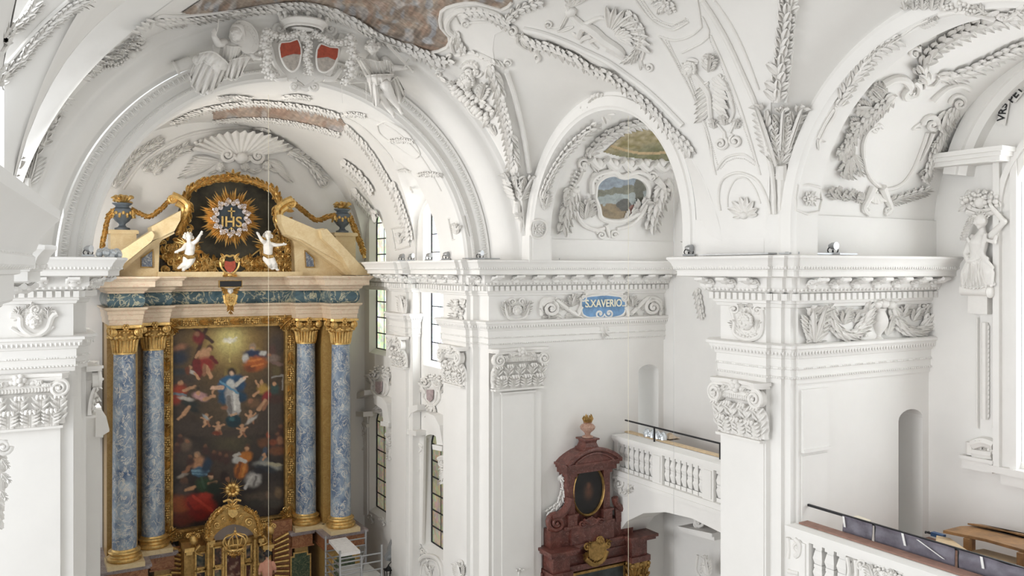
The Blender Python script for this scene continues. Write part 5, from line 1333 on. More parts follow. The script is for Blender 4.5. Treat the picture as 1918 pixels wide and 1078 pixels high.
garland(VN, T1, [(0, 470), (55, 390), (110, 350), (160, 275), (230, 195), (310, 115), (400, 40), (500, 0)], 60, 'spiky leaf garland on the vault rib in the top left corner', stars=True, roll=([(0, 400), (80, 310), (180, 190), (290, 80), (380, 0)], 12))
garland(VN, T1, [(0, 250), (50, 180), (110, 130), (160, 80), (205, 10)], 70, 'short leaf garland at the extreme top left edge of the vault', roll=([(0, 300), (60, 200), (140, 60), (180, 0)], 14))
o = Z(COV, T1)
for a in ((115, 1010, 85, 830, 80), (160, 1040, 215, 830, 90), (140, 1020, 150, 880, 60)): o.acanthus(*a, 5)
o.tube([(150, 1060), (150, 1000)], 22); o.done('acanthus_console', 'acanthus leaf console at the foot of the left vault ribs', 'console', group='acanthus consoles')
# right shoulder
garland(VN, T2, [(830, 365), (872, 450), (895, 550), (920, 650), (942, 740), (958, 830), (970, 950)], 58, 'hanging leaf garland on the vault rib right of the grotesque mask', 30, roll=([(925, 395), (965, 520), (1005, 690), (1030, 830), (1048, 960)], 15))
garland(VN, T2, [(1010, 205), (1070, 235), (1150, 255), (1300, 315), (1400, 375), (1500, 415), (1600, 490), (1700, 570), (1770, 640), (1830, 710), (1916, 790), (1960, 850)], 56, 'long star-leaf garland on the rib below the winged creature', 32, stars=True, roll=([(1030, 160), (1120, 180), (1250, 225), (1380, 285), (1500, 345), (1600, 415), (1700, 490), (1800, 580), (1916, 700)], 17))
o = Z(VN, T2)
for a in ((975, 1120, 935, 960, 70), (1000, 1120, 1060, 975, 75), (990, 1110, 990, 980, 50)): o.acanthus(*a, 5)
o.tube([(992, 1190), (992, 1120)], 24, 18); o.ball(992, 1200, 32, ry=20); o.tube([(996, 1210), (1003, 1330)], 20, 7); o.done('acanthus_console', 'acanthus console between the chancel arch and the bay with the harbour fresco', 'console', group='acanthus consoles')
o = Z(VN, T2); random.seed(2)
o.tube([(640, 195), (600, 160), (595, 110), (640, 60), (700, 45), (790, 45), (880, 75), (930, 120)], 17); o.wreath([(660, 75), (740, 60), (820, 75), (890, 105), (935, 130)], 52); o.wreath([(930, 110), (980, 60), (1040, 30), (1120, 0)], 55); o.wreath([(640, 175), (655, 230), (690, 275)], 44)
o.scroll(700, 125, 26, 90, 1.4, 1, rt=9, stem=[(640, 90), (660, 130)])
o.tube([(640, 195), (615, 230), (640, 300), (720, 290), (800, 310), (870, 350), (915, 375)], 12)
for k in range(8): o.leaf(725+22*k, 300+9*k-(abs(k-2)*4), 755+23*k, 285+13*k, 26, curl=.8)
o.scroll(935, 348, 22, 180, 1.5, 1, rt=8); o.tube([(700, 125), (800, 118), (900, 140), (950, 175)], 8)
o.scroll(965, 165, 34, 60, 1.6, 1, rt=12); o.tube([(985, 185), (985, 225), (1030, 265), (1080, 275), (1110, 250)], 13); o.tube([(1090, 280), (1110, 320), (1095, 345)], 9); o.scroll(1095, 320, 18, 0, 1.3, -1, rt=6); o.leaf(1060, 285, 1000, 250, 20)
o.done('stucco_surround', 'scrolled stucco frame around the right tip of the ceiling painting', 'frame')
# ceiling painting
def earth(seed, a=(190, 174, 158), b=(140, 125, 113), c=(212, 208, 206), r=(178, 148, 128), bl=(176, 182, 190)):
    A, B, Cc, R_, L_ = [srgb(q) for q in (a, b, c, r, bl)]
    def f(x, y):
        w = NZ.noise_vector(V((x*.02, y*.03, seed)))*14; X, Y = x+w.x, y+w.y
        n = NZ.noise(V((X*.018, Y*.035, seed)))+.5*NZ.noise(V((X*.06, Y*.09, seed+3))); m = NZ.noise(V((X*.045, Y*.06, seed+9))); k = NZ.noise(V((X*.06, Y*.06, seed+20)))
        q = max(0, min(1, .5+.8*n)); col = [B[i]+(A[i]-B[i])*q for i in range(3)]
        for t, cc in ((max(0, min(1, (m-.12)*5)), Cc), (max(0, min(1, (k-.18)*6)), R_), (max(0, min(1, (-k-.22)*6)), L_)): col = [col[i]+(cc[i]-col[i])*t*.62 for i in range(3)]
        st = NZ.noise(V(((x+y*.8)*.16, (x-y)*.03, seed+31))); s2 = NZ.noise(V(((x-y*1.4)*.3, (x+y)*.05, seed+40))); col = [z*(1+.4*st+.35*s2) for z in col]
        return (*col, 1)
    return f
CPOLY = [(340, 22), (373, 0), (376, -14), (964, -14), (960, 3), (940, 17), (893, 3), (853, 7), (827, 20), (827, 50), (842, 67), (838, 87), (803, 97), (773, 82), (757, 80), (713, 63), (680, 43), (640, 22), (590, 9), (530, 6), (478, 12), (417, 25), (375, 30)]
o = Orn(VN); o.tube(CPOLY[4:], 3.5, per=2); o.done('fresco_edge', 'thin stucco edge of the brown ceiling painting', 'moulding')
vs, fs, cols = fresco(VN, CPOLY, earth(4.), 1.6)
tag(painted('ceiling_fresco', vs, fs, cols, FABR), 'brown and grey painted ceiling scene with feigned architecture at the top edge', 'fresco')
# grotesque mask cartouche
o = Z(VN, T2); random.seed(3)
o.scroll(725, 395, 42, 200, 1.6, 1, rt=12); o.scroll(690, 440, 24, 0, 1.4, -1, rt=8); o.head(715, 445, 46); o.scroll(640, 470, 26, 90, 1.4, -1, rt=9)
o.fruits([(650, 470), (690, 520), (740, 560), (800, 620), (830, 650)], 90, 24); o.acanthus(780, 560, 820, 450, 70, 4); o.acanthus(660, 540, 625, 440, 60, 4); o.scroll(760, 400, 30, 0, 1.4, 1, rt=9); o.shell(720, 385, 50, 190, 350, 7)
o.ring([(690, 560), (750, 540), (830, 590), (850, 640), (810, 665), (740, 640)], 10)
o.done('mask_cartouche', 'stucco cartouche with grotesque mask and fruit right of the chancel arch', 'cartouche')
o = Z(VN, T2); o.scroll(548, 412, 24, 30, 1.4, 1, rt=9); o.leaf(545, 430, 590, 455, 22); o.leaf(530, 400, 580, 390, 16); o.done('leaf_scroll', 'small stucco leaf scroll left of the grotesque mask', 'scroll')
o = Z(VN, T2); o.acanthus(865, 760, 835, 690, 34, 3); o.tube([(865, 760), (800, 690), (770, 660)], 5); o.done('leaf_tail', 'thin stucco leaf tail hanging under the grotesque mask', 'leaf')
# winged creature
o = Z(VN, T2); random.seed(4)
o.tube([(1330, 215), (1360, 140), (1420, 160), (1480, 215), (1560, 270), (1590, 310)], 30, 34, taper=.3); o.tube([(1380, 150), (1330, 110), (1290, 70), (1270, 20)], 26, 16); o.ball(1290, 60, 34, ry=26); o.leaf(1280, 60, 1225, 165, 22, curl=.5)
o.tube([(1410, 190), (1350, 215), (1345, 235)], 18, 10); o.tube([(1440, 210), (1400, 230), (1440, 270)], 16, 8); o.tube([(1500, 260), (1570, 310), (1590, 330)], 24, 12); o.tube([(1370, 130), (1450, 95), (1490, 110)], 15, 8)
for k in range(9): a = radians(-100+15*k); o.leaf(1500+8*k, 150+6*k, 1520+150*cos(a)+10*k, 170+150*sin(a)+8*k, 40, curl=.6)
for k in range(6): a = radians(-80+20*k); o.leaf(1540, 190, 1560+90*cos(a), 215+80*sin(a), 34, curl=.6, z=8)
for k in range(5): o.leaf(1300-10*k, 40, 1260+30*k, -20, 30, curl=.8)
o.tube([(1640, 110), (1690, 180), (1700, 260), (1685, 330)], 12, 9); o.wreath([(1600, 60), (1660, 130), (1680, 220), (1640, 310), (1590, 330)], 46); o.scroll(1728, 372, 26, 200, 1.5, -1, rt=9, stem=[(1680, 330), (1690, 370)]); o.leaf(1665, 320, 1680, 390, 20); o.scroll(1165, 135, 26, 90, 1.5, 1, rt=8, stem=[(1240, 150), (1210, 165)])
o.leaf(1300, 150, 1215, 175, 22); o.leaf(1290, 180, 1330, 215, 20); o.done('winged_creature', 'stucco relief of a winged horse-like creature in leaf scrolls near the top centre', 'relief')
# band of the transverse arch
o = Z(VN, T2); o.tube([(1650, 0), (1740, 115), (1850, 165), (1945, 120)], 7); o.tube([(1690, 0), (1760, 95), (1850, 135), (1930, 100)], 5); o.beads([(1672, 0), (1750, 108), (1850, 150), (1940, 110)], 4, 11)
o.tube([(1780, 200), (1840, 290), (1916, 430), (1980, 560), (2060, 760), (2090, 960)], 6); o.tube([(1825, 210), (1860, 290), (1930, 430)], 4); o.beads([(1805, 205), (1850, 290), (1923, 430), (1990, 580), (2065, 790), (2090, 940)], 4, 11)
o.tube([(1780, 200), (1870, 225), (1960, 200), (2020, 150)], 6); o.tube([(2020, 150), (2000, 20), (1990, -20)], 6); o.done('panel_moulding', 'beaded panel mouldings of the broad vault band at top centre right', 'moulding')
o = Z(VN, T2); random.seed(5); o.rosette(1815, 20, 60, 6); o.fruits([(1750, 0), (1800, 50), (1870, 40)], 50, 22); o.done('rosette', 'stucco flower in the octagonal panel at the top edge', 'rosette')
o = Z(VN, T3); random.seed(6)
o.head(50, 385, 40); o.scroll(150, 330, 36, 90, 1.5, 1, rt=12); o.acanthus(150, 400, 175, 290, 80, 4); o.leaf(90, 350, 30, 330, 40); o.tube([(60, 400), (110, 460), (150, 520), (160, 600), (165, 680)], 20, 14)
for k in range(8): o.leaf(150, 460+24*k, 90-10*(k % 2), 500+26*k, 34, curl=.8); o.leaf(170, 440+22*k, 260+12*(k % 2), 470+26*k, 36, curl=.8)
o.tube([(270, 540), (290, 620), (270, 680)], 14, 10); o.tube([(200, 420), (250, 480), (280, 560)], 18, 12); o.scroll(225, 800, 36, -60, 1.6, 1, rt=12, stem=[(200, 690), (240, 740)]); o.scroll(305, 785, 36, 240, 1.6, -1, rt=12, stem=[(300, 680), (270, 740)]); o.acanthus(240, 700, 240, 640, 60, 3); o.acanthus(300, 720, 320, 660, 50, 3); o.acanthus(180, 720, 180, 660, 50, 3); o.scroll(215, 425, 20, 0, 1.3, 1, rt=7)
o.done('grotesque_relief', 'tall stucco grotesque with bird head and scroll feet on the vault band', 'relief')
o = Z(VN, T3); o.tube([(112, 90), (150, 205), (0, 295)], 6, per=3); o.tube([(160, 195), (250, 400), (340, 640), (440, 980)], 6); o.beads([(150, 215), (230, 400), (320, 640), (410, 910)], 4, 11); o.tube([(0, 350), (100, 620), (190, 980)], 6); o.beads([(18, 350), (110, 610), (200, 930)], 4, 11)
o.tube([(195, 950), (240, 890), (300, 865), (360, 870), (430, 930)], 7); o.beads([(215, 945), (250, 905), (300, 885), (350, 890), (405, 925)], 4, 11); o.tube([(215, 1180), (205, 1100), (225, 1010), (290, 970), (360, 975), (430, 1020), (480, 1120), (495, 1200)], 8); o.tube([(255, 1160), (260, 1080), (300, 1005), (360, 1000), (410, 1060), (440, 1140)], 5)
o.done('panel_moulding', 'beaded mouldings around the grotesque on the vault band above the near pier', 'moulding')
o = Z(VN, T3); o.tube([(118, 0), (190, 110), (265, 245), (345, 420), (410, 570), (460, 740), (500, 960), (512, 1080), (520, 1200)], 17, 14); o.tube([(180, 0), (270, 130), (350, 290), (430, 500)], 8); o.done('rib_moulding', 'plain roll moulding along the right edge of the vault band', 'moulding')
garland(VN, T3, [(600, -20), (580, 100), (565, 220), (548, 340), (535, 450), (525, 560)], 92, 'thick hanging leaf garland on the vault rib right of the vault band', 44, -1, roll=([(640, -20), (620, 200), (600, 400), (578, 570)], 9))
o = Z(VN, T3)
for a in ((530, 930, 440, 570, 95), (545, 930, 545, 580, 100), (560, 930, 650, 575, 105)): o.acanthus(*a, 8, curl=.9)
o.tube([(550, 1000), (548, 920)], 30); o.scroll(520, 990, 16, 0, 1.4, -1, rt=6); o.scroll(585, 990, 16, 180, 1.4, 1, rt=6); o.tube([(550, 1000), (552, 1180)], 26, 12); o.done('acanthus_console', 'big triple acanthus console above the near pier', 'console', group='acanthus consoles')
# bay 2 arch soffit and barrel
garland(RB2, T3, [(870, 590), (930, 480), (1010, 380), (1100, 285), (1215, 215)], 58, 'leaf spray climbing the inner arch beside the big blank cartouche', 34)
o = Z(RB2, T3); o.tube([(865, 590), (845, 650), (800, 720), (765, 800)], 12, 8); o.tube([(850, 610), (800, 690), (760, 770)], 8); o.leaf(760, 790, 800, 790, 20); o.leaf(760, 780, 760, 840, 18); o.tube([(1215, 215), (1300, 150), (1380, 110)], 7); o.acanthus(1330, 150, 1440, 95, 40, 3)
o.done('ribbon', 'stucco ribbon tail below the leaf spray on the near arch', 'ribbon')
o = Z(RB2, T3); random.seed(8)
for k in range(5): o.acanthus(1250+50*k, 60, 1235+62*k, -30, 70, 3)
o.fruits([(1480, 60), (1560, 40), (1650, 60)], 60, 22); o.acanthus(1700, 80, 1640, 20, 60, 3); o.scroll(1800, 80, 40, 0, 1.5, 1, rt=12); o.tube([(1440, 75), (1560, 65), (1700, 85), (1790, 115), (1870, 60), (1930, 30)], 16); o.wreath([(1780, 110), (1850, 70), (1930, 50)], 50); o.leaf(1780, 60, 1710, 70, 40)
o.done('leaf_branch', 'stucco leaf branch along the crown of the near bay arch', 'branch')
o = Z(BR2, T3); random.seed(9)
o.wreath([(1370, 455), (1340, 400), (1370, 320), (1430, 250), (1530, 190), (1650, 130), (1760, 100), (1916, 75)], 84, 44); o.wreath([(1430, 430), (1520, 420), (1620, 385), (1740, 325), (1850, 275), (1960, 230)], 66, 40); o.scroll(1300, 292, 32, 0, 1.5, -1, rt=11, stem=[(1350, 270), (1330, 250)]); o.leaf(1330, 230, 1420, 190, 30); o.tube([(1345, 480), (1400, 480), (1440, 440)], 18, 12); o.tube([(1310, 240), (1400, 190), (1500, 140)], 9)
o.done('laurel_frame', 'laurel wreath frame of the empty oval at the top right', 'frame')
o = Z(BR2, T3); random.seed(10)
o.tube([(1120, 465), (1180, 435), (1240, 440), (1270, 480), (1240, 520), (1260, 545), (1310, 525), (1325, 480), (1295, 450)], 26, 16); o.scroll(1265, 510, 30, 0, 1.3, 1, rt=12)
o.tube([(1010, 880), (1010, 800), (1040, 730), (1100, 700), (1120, 715)], 16, 10); o.scroll(1085, 715, 24, 90, 1.4, 1, rt=9); o.tube([(1190, 530), (1150, 600), (1110, 650), (1060, 700)], 14); o.tube([(1010, 860), (1030, 960), (1080, 1030), (1150, 1060), (1230, 1030), (1290, 950), (1340, 830), (1370, 740)], 11)
o.scroll(1390, 690, 46, 180, 1.5, 1, rt=18); o.tube([(1400, 740), (1375, 810), (1330, 900)], 15, 10); o.scroll(1545, 570, 46, 180, 1.5, 1, rt=14); o.tube([(1400, 560), (1480, 490), (1560, 475), (1610, 500)], 22, 14)
for a in ((1120, 560, 1040, 480, 80), (1060, 600, 950, 590, 90), (1000, 680, 920, 690, 70), (990, 740, 900, 760, 60), (960, 800, 860, 880, 80), (930, 900, 880, 990, 70), (1150, 520, 1060, 460, 60), (1480, 620, 1430, 720, 80), (1520, 600, 1480, 690, 70), (1460, 770, 1400, 860, 80), (1380, 950, 1330, 1010, 70), (960, 860, 990, 980, 60)): o.acanthus(*a, 4)
o.wreath([(1180, 530), (1080, 620), (1000, 700), (930, 790), (880, 870)], 62); o.wreath([(1540, 600), (1470, 720), (1410, 850), (1370, 960)], 50)
o.acanthus(940, 880, 930, 1000, 60, 4); o.tube([(1330, 720), (1290, 720), (1330, 690)], 8)
o.done('blank_cartouche', 'big stucco cartouche with an empty shield on the near bay vault', 'cartouche')
o = Z(BR2, M3); random.seed(11)
for sg, c in ((-1, 1060), (1, 1110)):
    o.tube([(c, -30), (c+sg*30, 40), (c+sg*50, 90), (c+sg*20, 125)], 26, 12); o.scroll(c-sg*10+sg*50, 100, 24, 0, 1.3, sg, rt=9)
for k in range(5): o.acanthus(1020-40*k, 40, 960-38*k, 20-18*(k % 2)-10*k, 60, 3); o.acanthus(1160+40*k, 60-10*k, 1220+38*k, 30-14*k, 60, 3)
o.shell(1085, 0, 60, 20, 160, 7); o.done('cartouche_foot', 'acanthus foot hanging below the empty shield of the near bay', 'ornament')
o = Z(RB2, M3); o.tube([(645, -40), (640, 100), (760, 108), (768, -30), (645, -40)], 7, per=2); random.seed(3); o.rosette(712, 35, 48, 6); o.done('rosette', 'square-framed stucco flower at the foot of the near bay arch', 'rosette')
o = Z(VN, M3); 
for k in range(6): a = radians(200+28*k); o.leaf(350, 125, 350+88*cos(a)*(1.0 if k != 2 else .7), 125+105*sin(a), 36, curl=.5)
o.ball(350, 128, 22); o.leaf(365, 128, 428, 122, 30); o.leaf(335, 130, 290, 140, 26); o.done('leaf_spray', 'stucco spray of broad leaves at the foot of the vault band', 'leaf spray')
# bay 1
garland(RB1, T2, [(1120, 1110), (1160, 1000), (1215, 905), (1275, 825), (1345, 755), (1430, 690)], 46, 'leaf spray up the inner arch of the fresco bay', 30)
o = Z(VN, T2); random.seed(12); o.head(1440, 605, 34)
for sg in (-1, 1):
    for k in range(6): a = radians(90-sg*(20+26*k)); o.leaf(1440+sg*20, 620, 1440+sg*20+80*cos(a), 625+52*sin(a)-12*k*(k < 4), 34, curl=.8)
o.shell(1440, 585, 60, 200, 340, 7); o.done('winged_head_keystone', 'stucco winged head on the crown of the fresco bay arch', 'keystone')
o = Z(BR1, T2); random.seed(13); o.wreath([(1380, 860), (1440, 790), (1520, 740), (1600, 700), (1700, 680)], 58); o.fruits([(1290, 1050), (1330, 960), (1390, 870)], 50, 22); o.scroll(1490, 735, 22, 0, 1.4, 1, rt=7); o.done('leaf_garland', 'leaf and fruit garland edging the painted landscape', 'garland', group=LV)
LPOLY = [(1130, 284), (1155, 262), (1174, 247), (1208, 238), (1234, 253), (1261, 273), (1279, 297), (1268, 302), (1208, 297), (1160, 292)]
def land(x, y):
    n = NZ.noise(V((x*.05, y*.09, 2.)))+.5*NZ.noise(V((x*.12, y*.2, 5.))); A, B = srgb((150, 140, 96)), srgb((196, 182, 152)); G_ = srgb((112, 122, 92)); q = max(0, min(1, .5+n)); c = [A[i]+(B[i]-A[i])*q for i in range(3)]
    g = max(0, min(1, (y-268+.25*(x-1200))/14+n)); c = [c[i]+(G_[i]-c[i])*g*.6 for i in range(3)]; p = abs(y-(278+8*sin((x-1150)*.03)+.08*(x-1200))) < 2.5
    return (*(srgb((206, 180, 140)) if p else c), 1)
vs, fs, cols = fresco(BR1, LPOLY, land, 1.6); tag(painted('landscape_fresco', vs, fs, cols, FABR), 'painted green and tan hillside above the harbour fresco', 'fresco')
OPOLY = [(1113, 370), (1116, 345), (1130, 330), (1150, 325), (1168, 331), (1186, 328), (1203, 335), (1213, 350), (1211, 372), (1200, 393), (1180, 407), (1160, 414), (1138, 413), (1124, 406), (1120, 388)]
def harb(x, y):
    n = NZ.noise(V((x*.06, y*.1, 8.)))+.5*NZ.noise(V((x*.15, y*.2, 4.))); sky = srgb((150, 168, 186)); sea = srgb((176, 190, 192)); hill = srgb((112, 116, 98)); gr = srgb((150, 128, 90)); dk = srgb((46, 52, 56)); pk = srgb((176, 112, 104))
    if y < 348+5*n-(x-1165)*.12: c = [z*(1+.3*n) for z in sky]
    elif y < 362+6*n-(x-1165)*.1: c = [z*(1+.4*n) for z in hill]
    elif y < 382+6*n: c = [z*(1+.3*n) for z in sea]
    else: c = [z*(1+.5*n) for z in gr]
    d = math.hypot((x-1166)/14, (y-383)/12)
    if d < 1+.3*n: c = dk
    if math.hypot((x-1186)/10, (y-392)/9) < 1+.3*n: c = pk
    if math.hypot((x-1196)/9, (y-356)/26) < 1+.4*n: c = [z*.6 for z in hill]
    c = [.72*z+.28*g for z, g in zip(c, srgb((190, 186, 176)))]
    return (*c, 1)
t = thing('harbour_cartouche', 'oval fresco of a harbour shore in a white scrolled frame', 'cartouche', tuple(BR1.hit(1163, 368)[0]))
vs, fs, cols = fresco(BR1, OPOLY, harb, 1.3, .03); painted('painted_scene', vs, fs, cols, FABR, t)
o = Orn(BR1); o.ring(OPOLY, 5); o.done('inner_frame', None, None, ST, parent=t)
o = Z(BR1, T2); random.seed(14)
o.scroll(1350, 915, 32, 0, 1.5, -1, rt=11); o.tube([(1350, 950), (1330, 1000), (1290, 1060), (1290, 1100)], 18, 12); o.tube([(1400, 1080), (1400, 1010), (1440, 970), (1520, 955), (1560, 985), (1620, 965), (1680, 960), (1730, 990)], 18, 14); o.scroll(1430, 985, 30, 90, 1.4, 1, rt=10); o.scroll(1735, 985, 28, 0, 1.4, -1, rt=10)
for k in range(6): o.tube([(1390+90*k, 880+6*k), (1440+90*k, 930+4*k), (1480+90*k, 890+6*k)], 24, 14); o.leaf(1400+90*k, 900, 1430+90*k, 960, 34, curl=.6); o.ball(1440+88*k, 905, 22)
o.tube([(1760, 1000), (1800, 1050), (1790, 1120)], 22, 12); o.tube([(1820, 1010), (1850, 1060), (1840, 1120)], 20, 10)
o.done('scroll_frame', None, None, ST, parent=t)
o = Z(BR1, M2); random.seed(15)
o.tube([(1320, 20), (1310, 110), (1350, 180), (1420, 210), (1470, 200)], 16, 10); o.acanthus(1360, 150, 1370, 30, 80, 5); o.acanthus(1400, 140, 1400, 60, 50, 3); o.acanthus(1640, 150, 1700, 30, 80, 5); o.acanthus(1590, 170, 1640, 90, 60, 4); o.scroll(1450, 238, 26, 200, 1.5, 1, rt=9); o.scroll(1525, 238, 24, 0, 1.4, -1, rt=8); o.tube([(1480, 180), (1490, 220), (1500, 250)], 14, 8); o.tube([(1700, 20), (1690, 100), (1620, 180), (1540, 205)], 16, 10)
o.done('lower_frame', None, None, ST, parent=t)
for pts, lab in (([(1290, -20), (1270, 60), (1250, 130), (1235, 215)], 'fruit bunch hanging left of the harbour fresco'), ([(1800, -30), (1770, 50), (1745, 120), (1725, 205)], 'fruit bunch hanging right of the harbour fresco')):
    o = Z(BR1, M2); random.seed(len(lab)); o.fruits(pts, 84, 24, 46); o.wreath(pts, 80, 40); o.done('fruit_bunch', lab, 'fruit bunch', group='fruit bunches by the harbour fresco')
o = Z(RB1, M2); random.seed(16); o.ring([(1058, 205), (1070, 165), (1105, 152), (1138, 168), (1145, 205), (1130, 245), (1100, 258), (1070, 245)], 7); o.rosette(1102, 205, 36, 6); o.done('rosette', 'round-framed stucco flower at the foot of the fresco bay arch', 'rosette')
o = Z(RB1, M2); o.acanthus(1135, 100, 1160, -10, 44, 4); o.tube([(1110, 20), (1135, 90)], 6); o.done('leaf_spray', 'stucco leaf sprig just above the round-framed flower', 'leaf spray')
# ---- figures over the chancel arch
def fig_in(Y, org):
    f = Fig((0, 0, 0)); f.x, f.y, f.z = V((1, 0, 0)), V((0, 1, 0)), V((0, 0, 1))
    return f, (lambda x, y, dy=0.: at(org[0]+x/ZS3, org[1]+y/ZS3, Y+dy-.75+.8*max(0, min(1, (y-150)/380)))) 
t = thing('seated_statue', 'white stucco statue of a veiled seated woman left of the crowned arms', 'statue', tuple(at(415, 150, 20.2)), 'statues over the chancel arch')
f, W = fig_in(20.05, T1)
f.head(W(1322, 192, -.14), .15, (-.62, -.72, .02)); f.limb([W(1312, 235, -.02), W(1320, 205, -.1)], [.08, .08])
f.limb([W(1305, 255), W(1285, 285, -.06), W(1268, 330, -.06), W(1275, 365, .02)], [.16, .2, .17, .22], 14)
f.limb([W(1255, 240, -.05), W(1222, 245, -.3), W(1200, 205, -.34)], [.105, .085, .06]); f.hand(W(1200, 203, -.34), (.05, -.1, 1), .045, 1)
f.limb([W(1368, 262, .02), W(1402, 298, -.06), W(1425, 322, -.14)], [.11, .085, .055]); f.hand(W(1425, 322, -.14), (1, -.1, -.1), .045, 1)
f.limb([W(1270, 365, 0), W(1110, 338, -.3), W(1095, 470, -.2)], [.17, .12, .08]); f.limb([W(1280, 370, 0), W(1206, 365, -.42), W(1178, 500, -.3)], [.18, .13, .08]); f.limb([W(1178, 500, -.3), W(1166, 520, -.5)], [.07, .05])
finish_fig(f, 'body', t, ST, .014, 1)
f, W = fig_in(20.05, T1); h = W(1322, 192, -.02)
f.limb([W(1318, 152, -.06), W(1346, 160, .02), W(1358, 200, .02), W(1368, 255, -.04), W(1366, 298, -.1)], [.08, .1, .085, .08, .05]); f.limb([W(1300, 172, -.05), W(1318, 150, -.04), W(1345, 152, .02)], [.05, .08, .08]); f.limb([W(1345, 180, .06), W(1352, 240, .1), W(1340, 300, .08)], [.11, .12, .08])
f.limb([W(1300, 175, -.1), W(1290, 205, -.08), W(1302, 232, -.1), W(1325, 244, -.12), W(1350, 238, -.08)], [.03, .035, .04, .04, .035])
finish_fig(f, 'veil', t, ST, .014, 1)
drape('skirt', W, [(1100, 328), (1150, 320), (1205, 340), (1260, 362), (1300, 352)], [(1062, 420), (1085, 490), (1140, 530), (1200, 505), (1240, 462)], t, ST, .42, .07, 6, d0=-.1)
drape('lap_cloth', W, [(1250, 350), (1300, 335), (1360, 322), (1410, 318)], [(1235, 410), (1285, 440), (1330, 438), (1362, 408)], t, ST, .34, .06, 5, seed=9, d0=-.04)
drape('shawl', W, [(1120, 300), (1190, 290), (1250, 330), (1290, 372)], [(1095, 350), (1160, 352), (1215, 385), (1245, 420)], t, ST, .4, .045, 3, seed=3, d0=-.2)
drape('bodice', W, [(1250, 246), (1290, 262), (1330, 262), (1362, 268)], [(1240, 338), (1268, 352), (1305, 345), (1340, 318)], t, ST, .24, .022, 6, seed=4, d0=-.06)
m = MB(); m.tube([W(1212, 190, -.28), W(1222, 150, -.28), W(1226, 108, -.28)], .016, 6); m.tube([W(1195, 250, -.25), W(1195, 330, -.25)], .012, 5); obj('rod', m, ST, t)
o = Z(PY(19.42), T1); o.ring([(1300, 170), (1330, 125), (1390, 130), (1435, 180), (1450, 240), (1440, 275), (1410, 290), (1420, 230), (1385, 170), (1340, 150)], 8); o.plate([(1310, 160), (1340, 130), (1390, 135), (1430, 185), (1445, 240), (1430, 285), (1370, 300), (1320, 230)], 10); o.beads([(1345, 140), (1390, 155), (1420, 200), (1432, 250)], 8, 22); o.done('oval_mirror', None, None, ST, parent=t)
m = MB(); m.tube([W(985, 380, 0), W(1075, 345, 0)], .13, 14); m.tube([W(980, 382, -.02), W(992, 377, -.02)], .15, 14); q = W(1018, 366, 0); tag(obj('drum', m, ST), 'short stucco drum lying left of the veiled statue', 'drum')
t = thing('seated_statue', 'white stucco statue of a seated figure holding a sword right of the crowned arms', 'statue', tuple(at(710, 180, 20.2)), 'statues over the chancel arch')
f, W = fig_in(20.0, T2)
f.head(W(172, 274, -.12), .15, (-.4, -.88, -.05)); f.curls(W(174, 268, -.08), .15, 46, (-.4, -.88, -.05)); f.limb([W(175, 325), W(173, 288, -.06)], [.085, .085]); f.limb([W(170, 345), W(180, 385, -.06), W(200, 430, -.04), W(215, 465, 0)], [.18, .21, .18, .24], 14)
f.limb([W(243, 338, -.02), W(284, 382, -.12), W(368, 380, -.22)], [.12, .095, .055]); f.hand(W(368, 380, -.22), (1, -.1, .1), .045, 1); f.limb([W(96, 345, -.02), W(62, 420, -.1), W(26, 460, -.15)], [.115, .09, .055]); f.hand(W(24, 461, -.15), (-1, -.1, -.2), .045, -1)
f.limb([W(215, 468, 0), W(250, 478, -.62)], [.2, .13]); f.limb([W(250, 478, -.62), W(270, 530, -.5), W(298, 570, -.38), W(322, 606, -.32)], [.125, .12, .09, .06]); f.limb([W(322, 606, -.32), W(338, 634, -.5)], [.065, .045])
f.limb([W(205, 480, 0), W(215, 530, -.4)], [.17, .11]); f.limb([W(215, 530, -.4), W(260, 600, -.2), W(290, 640, -.2)], [.1, .08, .055]); f.limb([W(290, 640, -.2), W(294, 655, -.36)], [.055, .04])
finish_fig(f, 'body', t, ST, .014, 1)
drape('left_skirt', W, [(150, 440), (175, 448), (205, 458), (232, 470)], [(172, 560), (185, 598), (215, 575), (226, 520)], t, ST, .42, .05, 3, seed=2, d0=-.12)
drape('right_skirt', W, [(262, 470), (282, 452), (300, 436), (310, 428)], [(268, 500), (318, 570), (348, 545), (352, 500)], t, ST, .3, .06, 4, seed=5, d0=-.2)
drape('apron', W, [(140, 425), (190, 420), (240, 418), (290, 415)], [(150, 462), (205, 470), (250, 462), (298, 452)], t, ST, .5, .03, 4, seed=7, d0=-.14)
drape('tunic', W, [(105, 338), (150, 332), (205, 345), (250, 340)], [(140, 425), (185, 438), (230, 430), (275, 410)], t, ST, .26, .025, 7, seed=6, d0=-.05)
drape('sash', W, [(88, 335), (108, 328), (125, 330)], [(150, 448), (180, 440), (195, 415)], t, ST, .3, .035, 3, seed=1, d0=-.12)
drape('sleeve', W, [(235, 335), (262, 340), (290, 365)], [(245, 392), (270, 402), (292, 405)], t, ST, .16, .03, 4, seed=8, d0=-.1)
m = MB(); a, b = W(372, 372, -.3), W(258, 250, -.3); d = (b-a).normalized(); s_ = d.cross(V((0, 1, 0))); m.obox(a.lerp(b, .55), d*(a-b).length*.48, s_*.035, V((0, .012, 0))); m.obox(a.lerp(b, .1), d*.02, s_*.16, V((0, .025, 0))); m.tube([a.lerp(b, .08), a-d*.16], .025, 7); m.ball(a-d*.19, .045, 8, 6); tag(obj('sword', m, ST), 'stucco sword held by the seated statue right of the arms', 'sword')
m = MB(); p = W(20, 468, -.2); q = W(190, 458, -.2); m.tube([p-V((.25, 0, .02)), p, q], .014, 5)
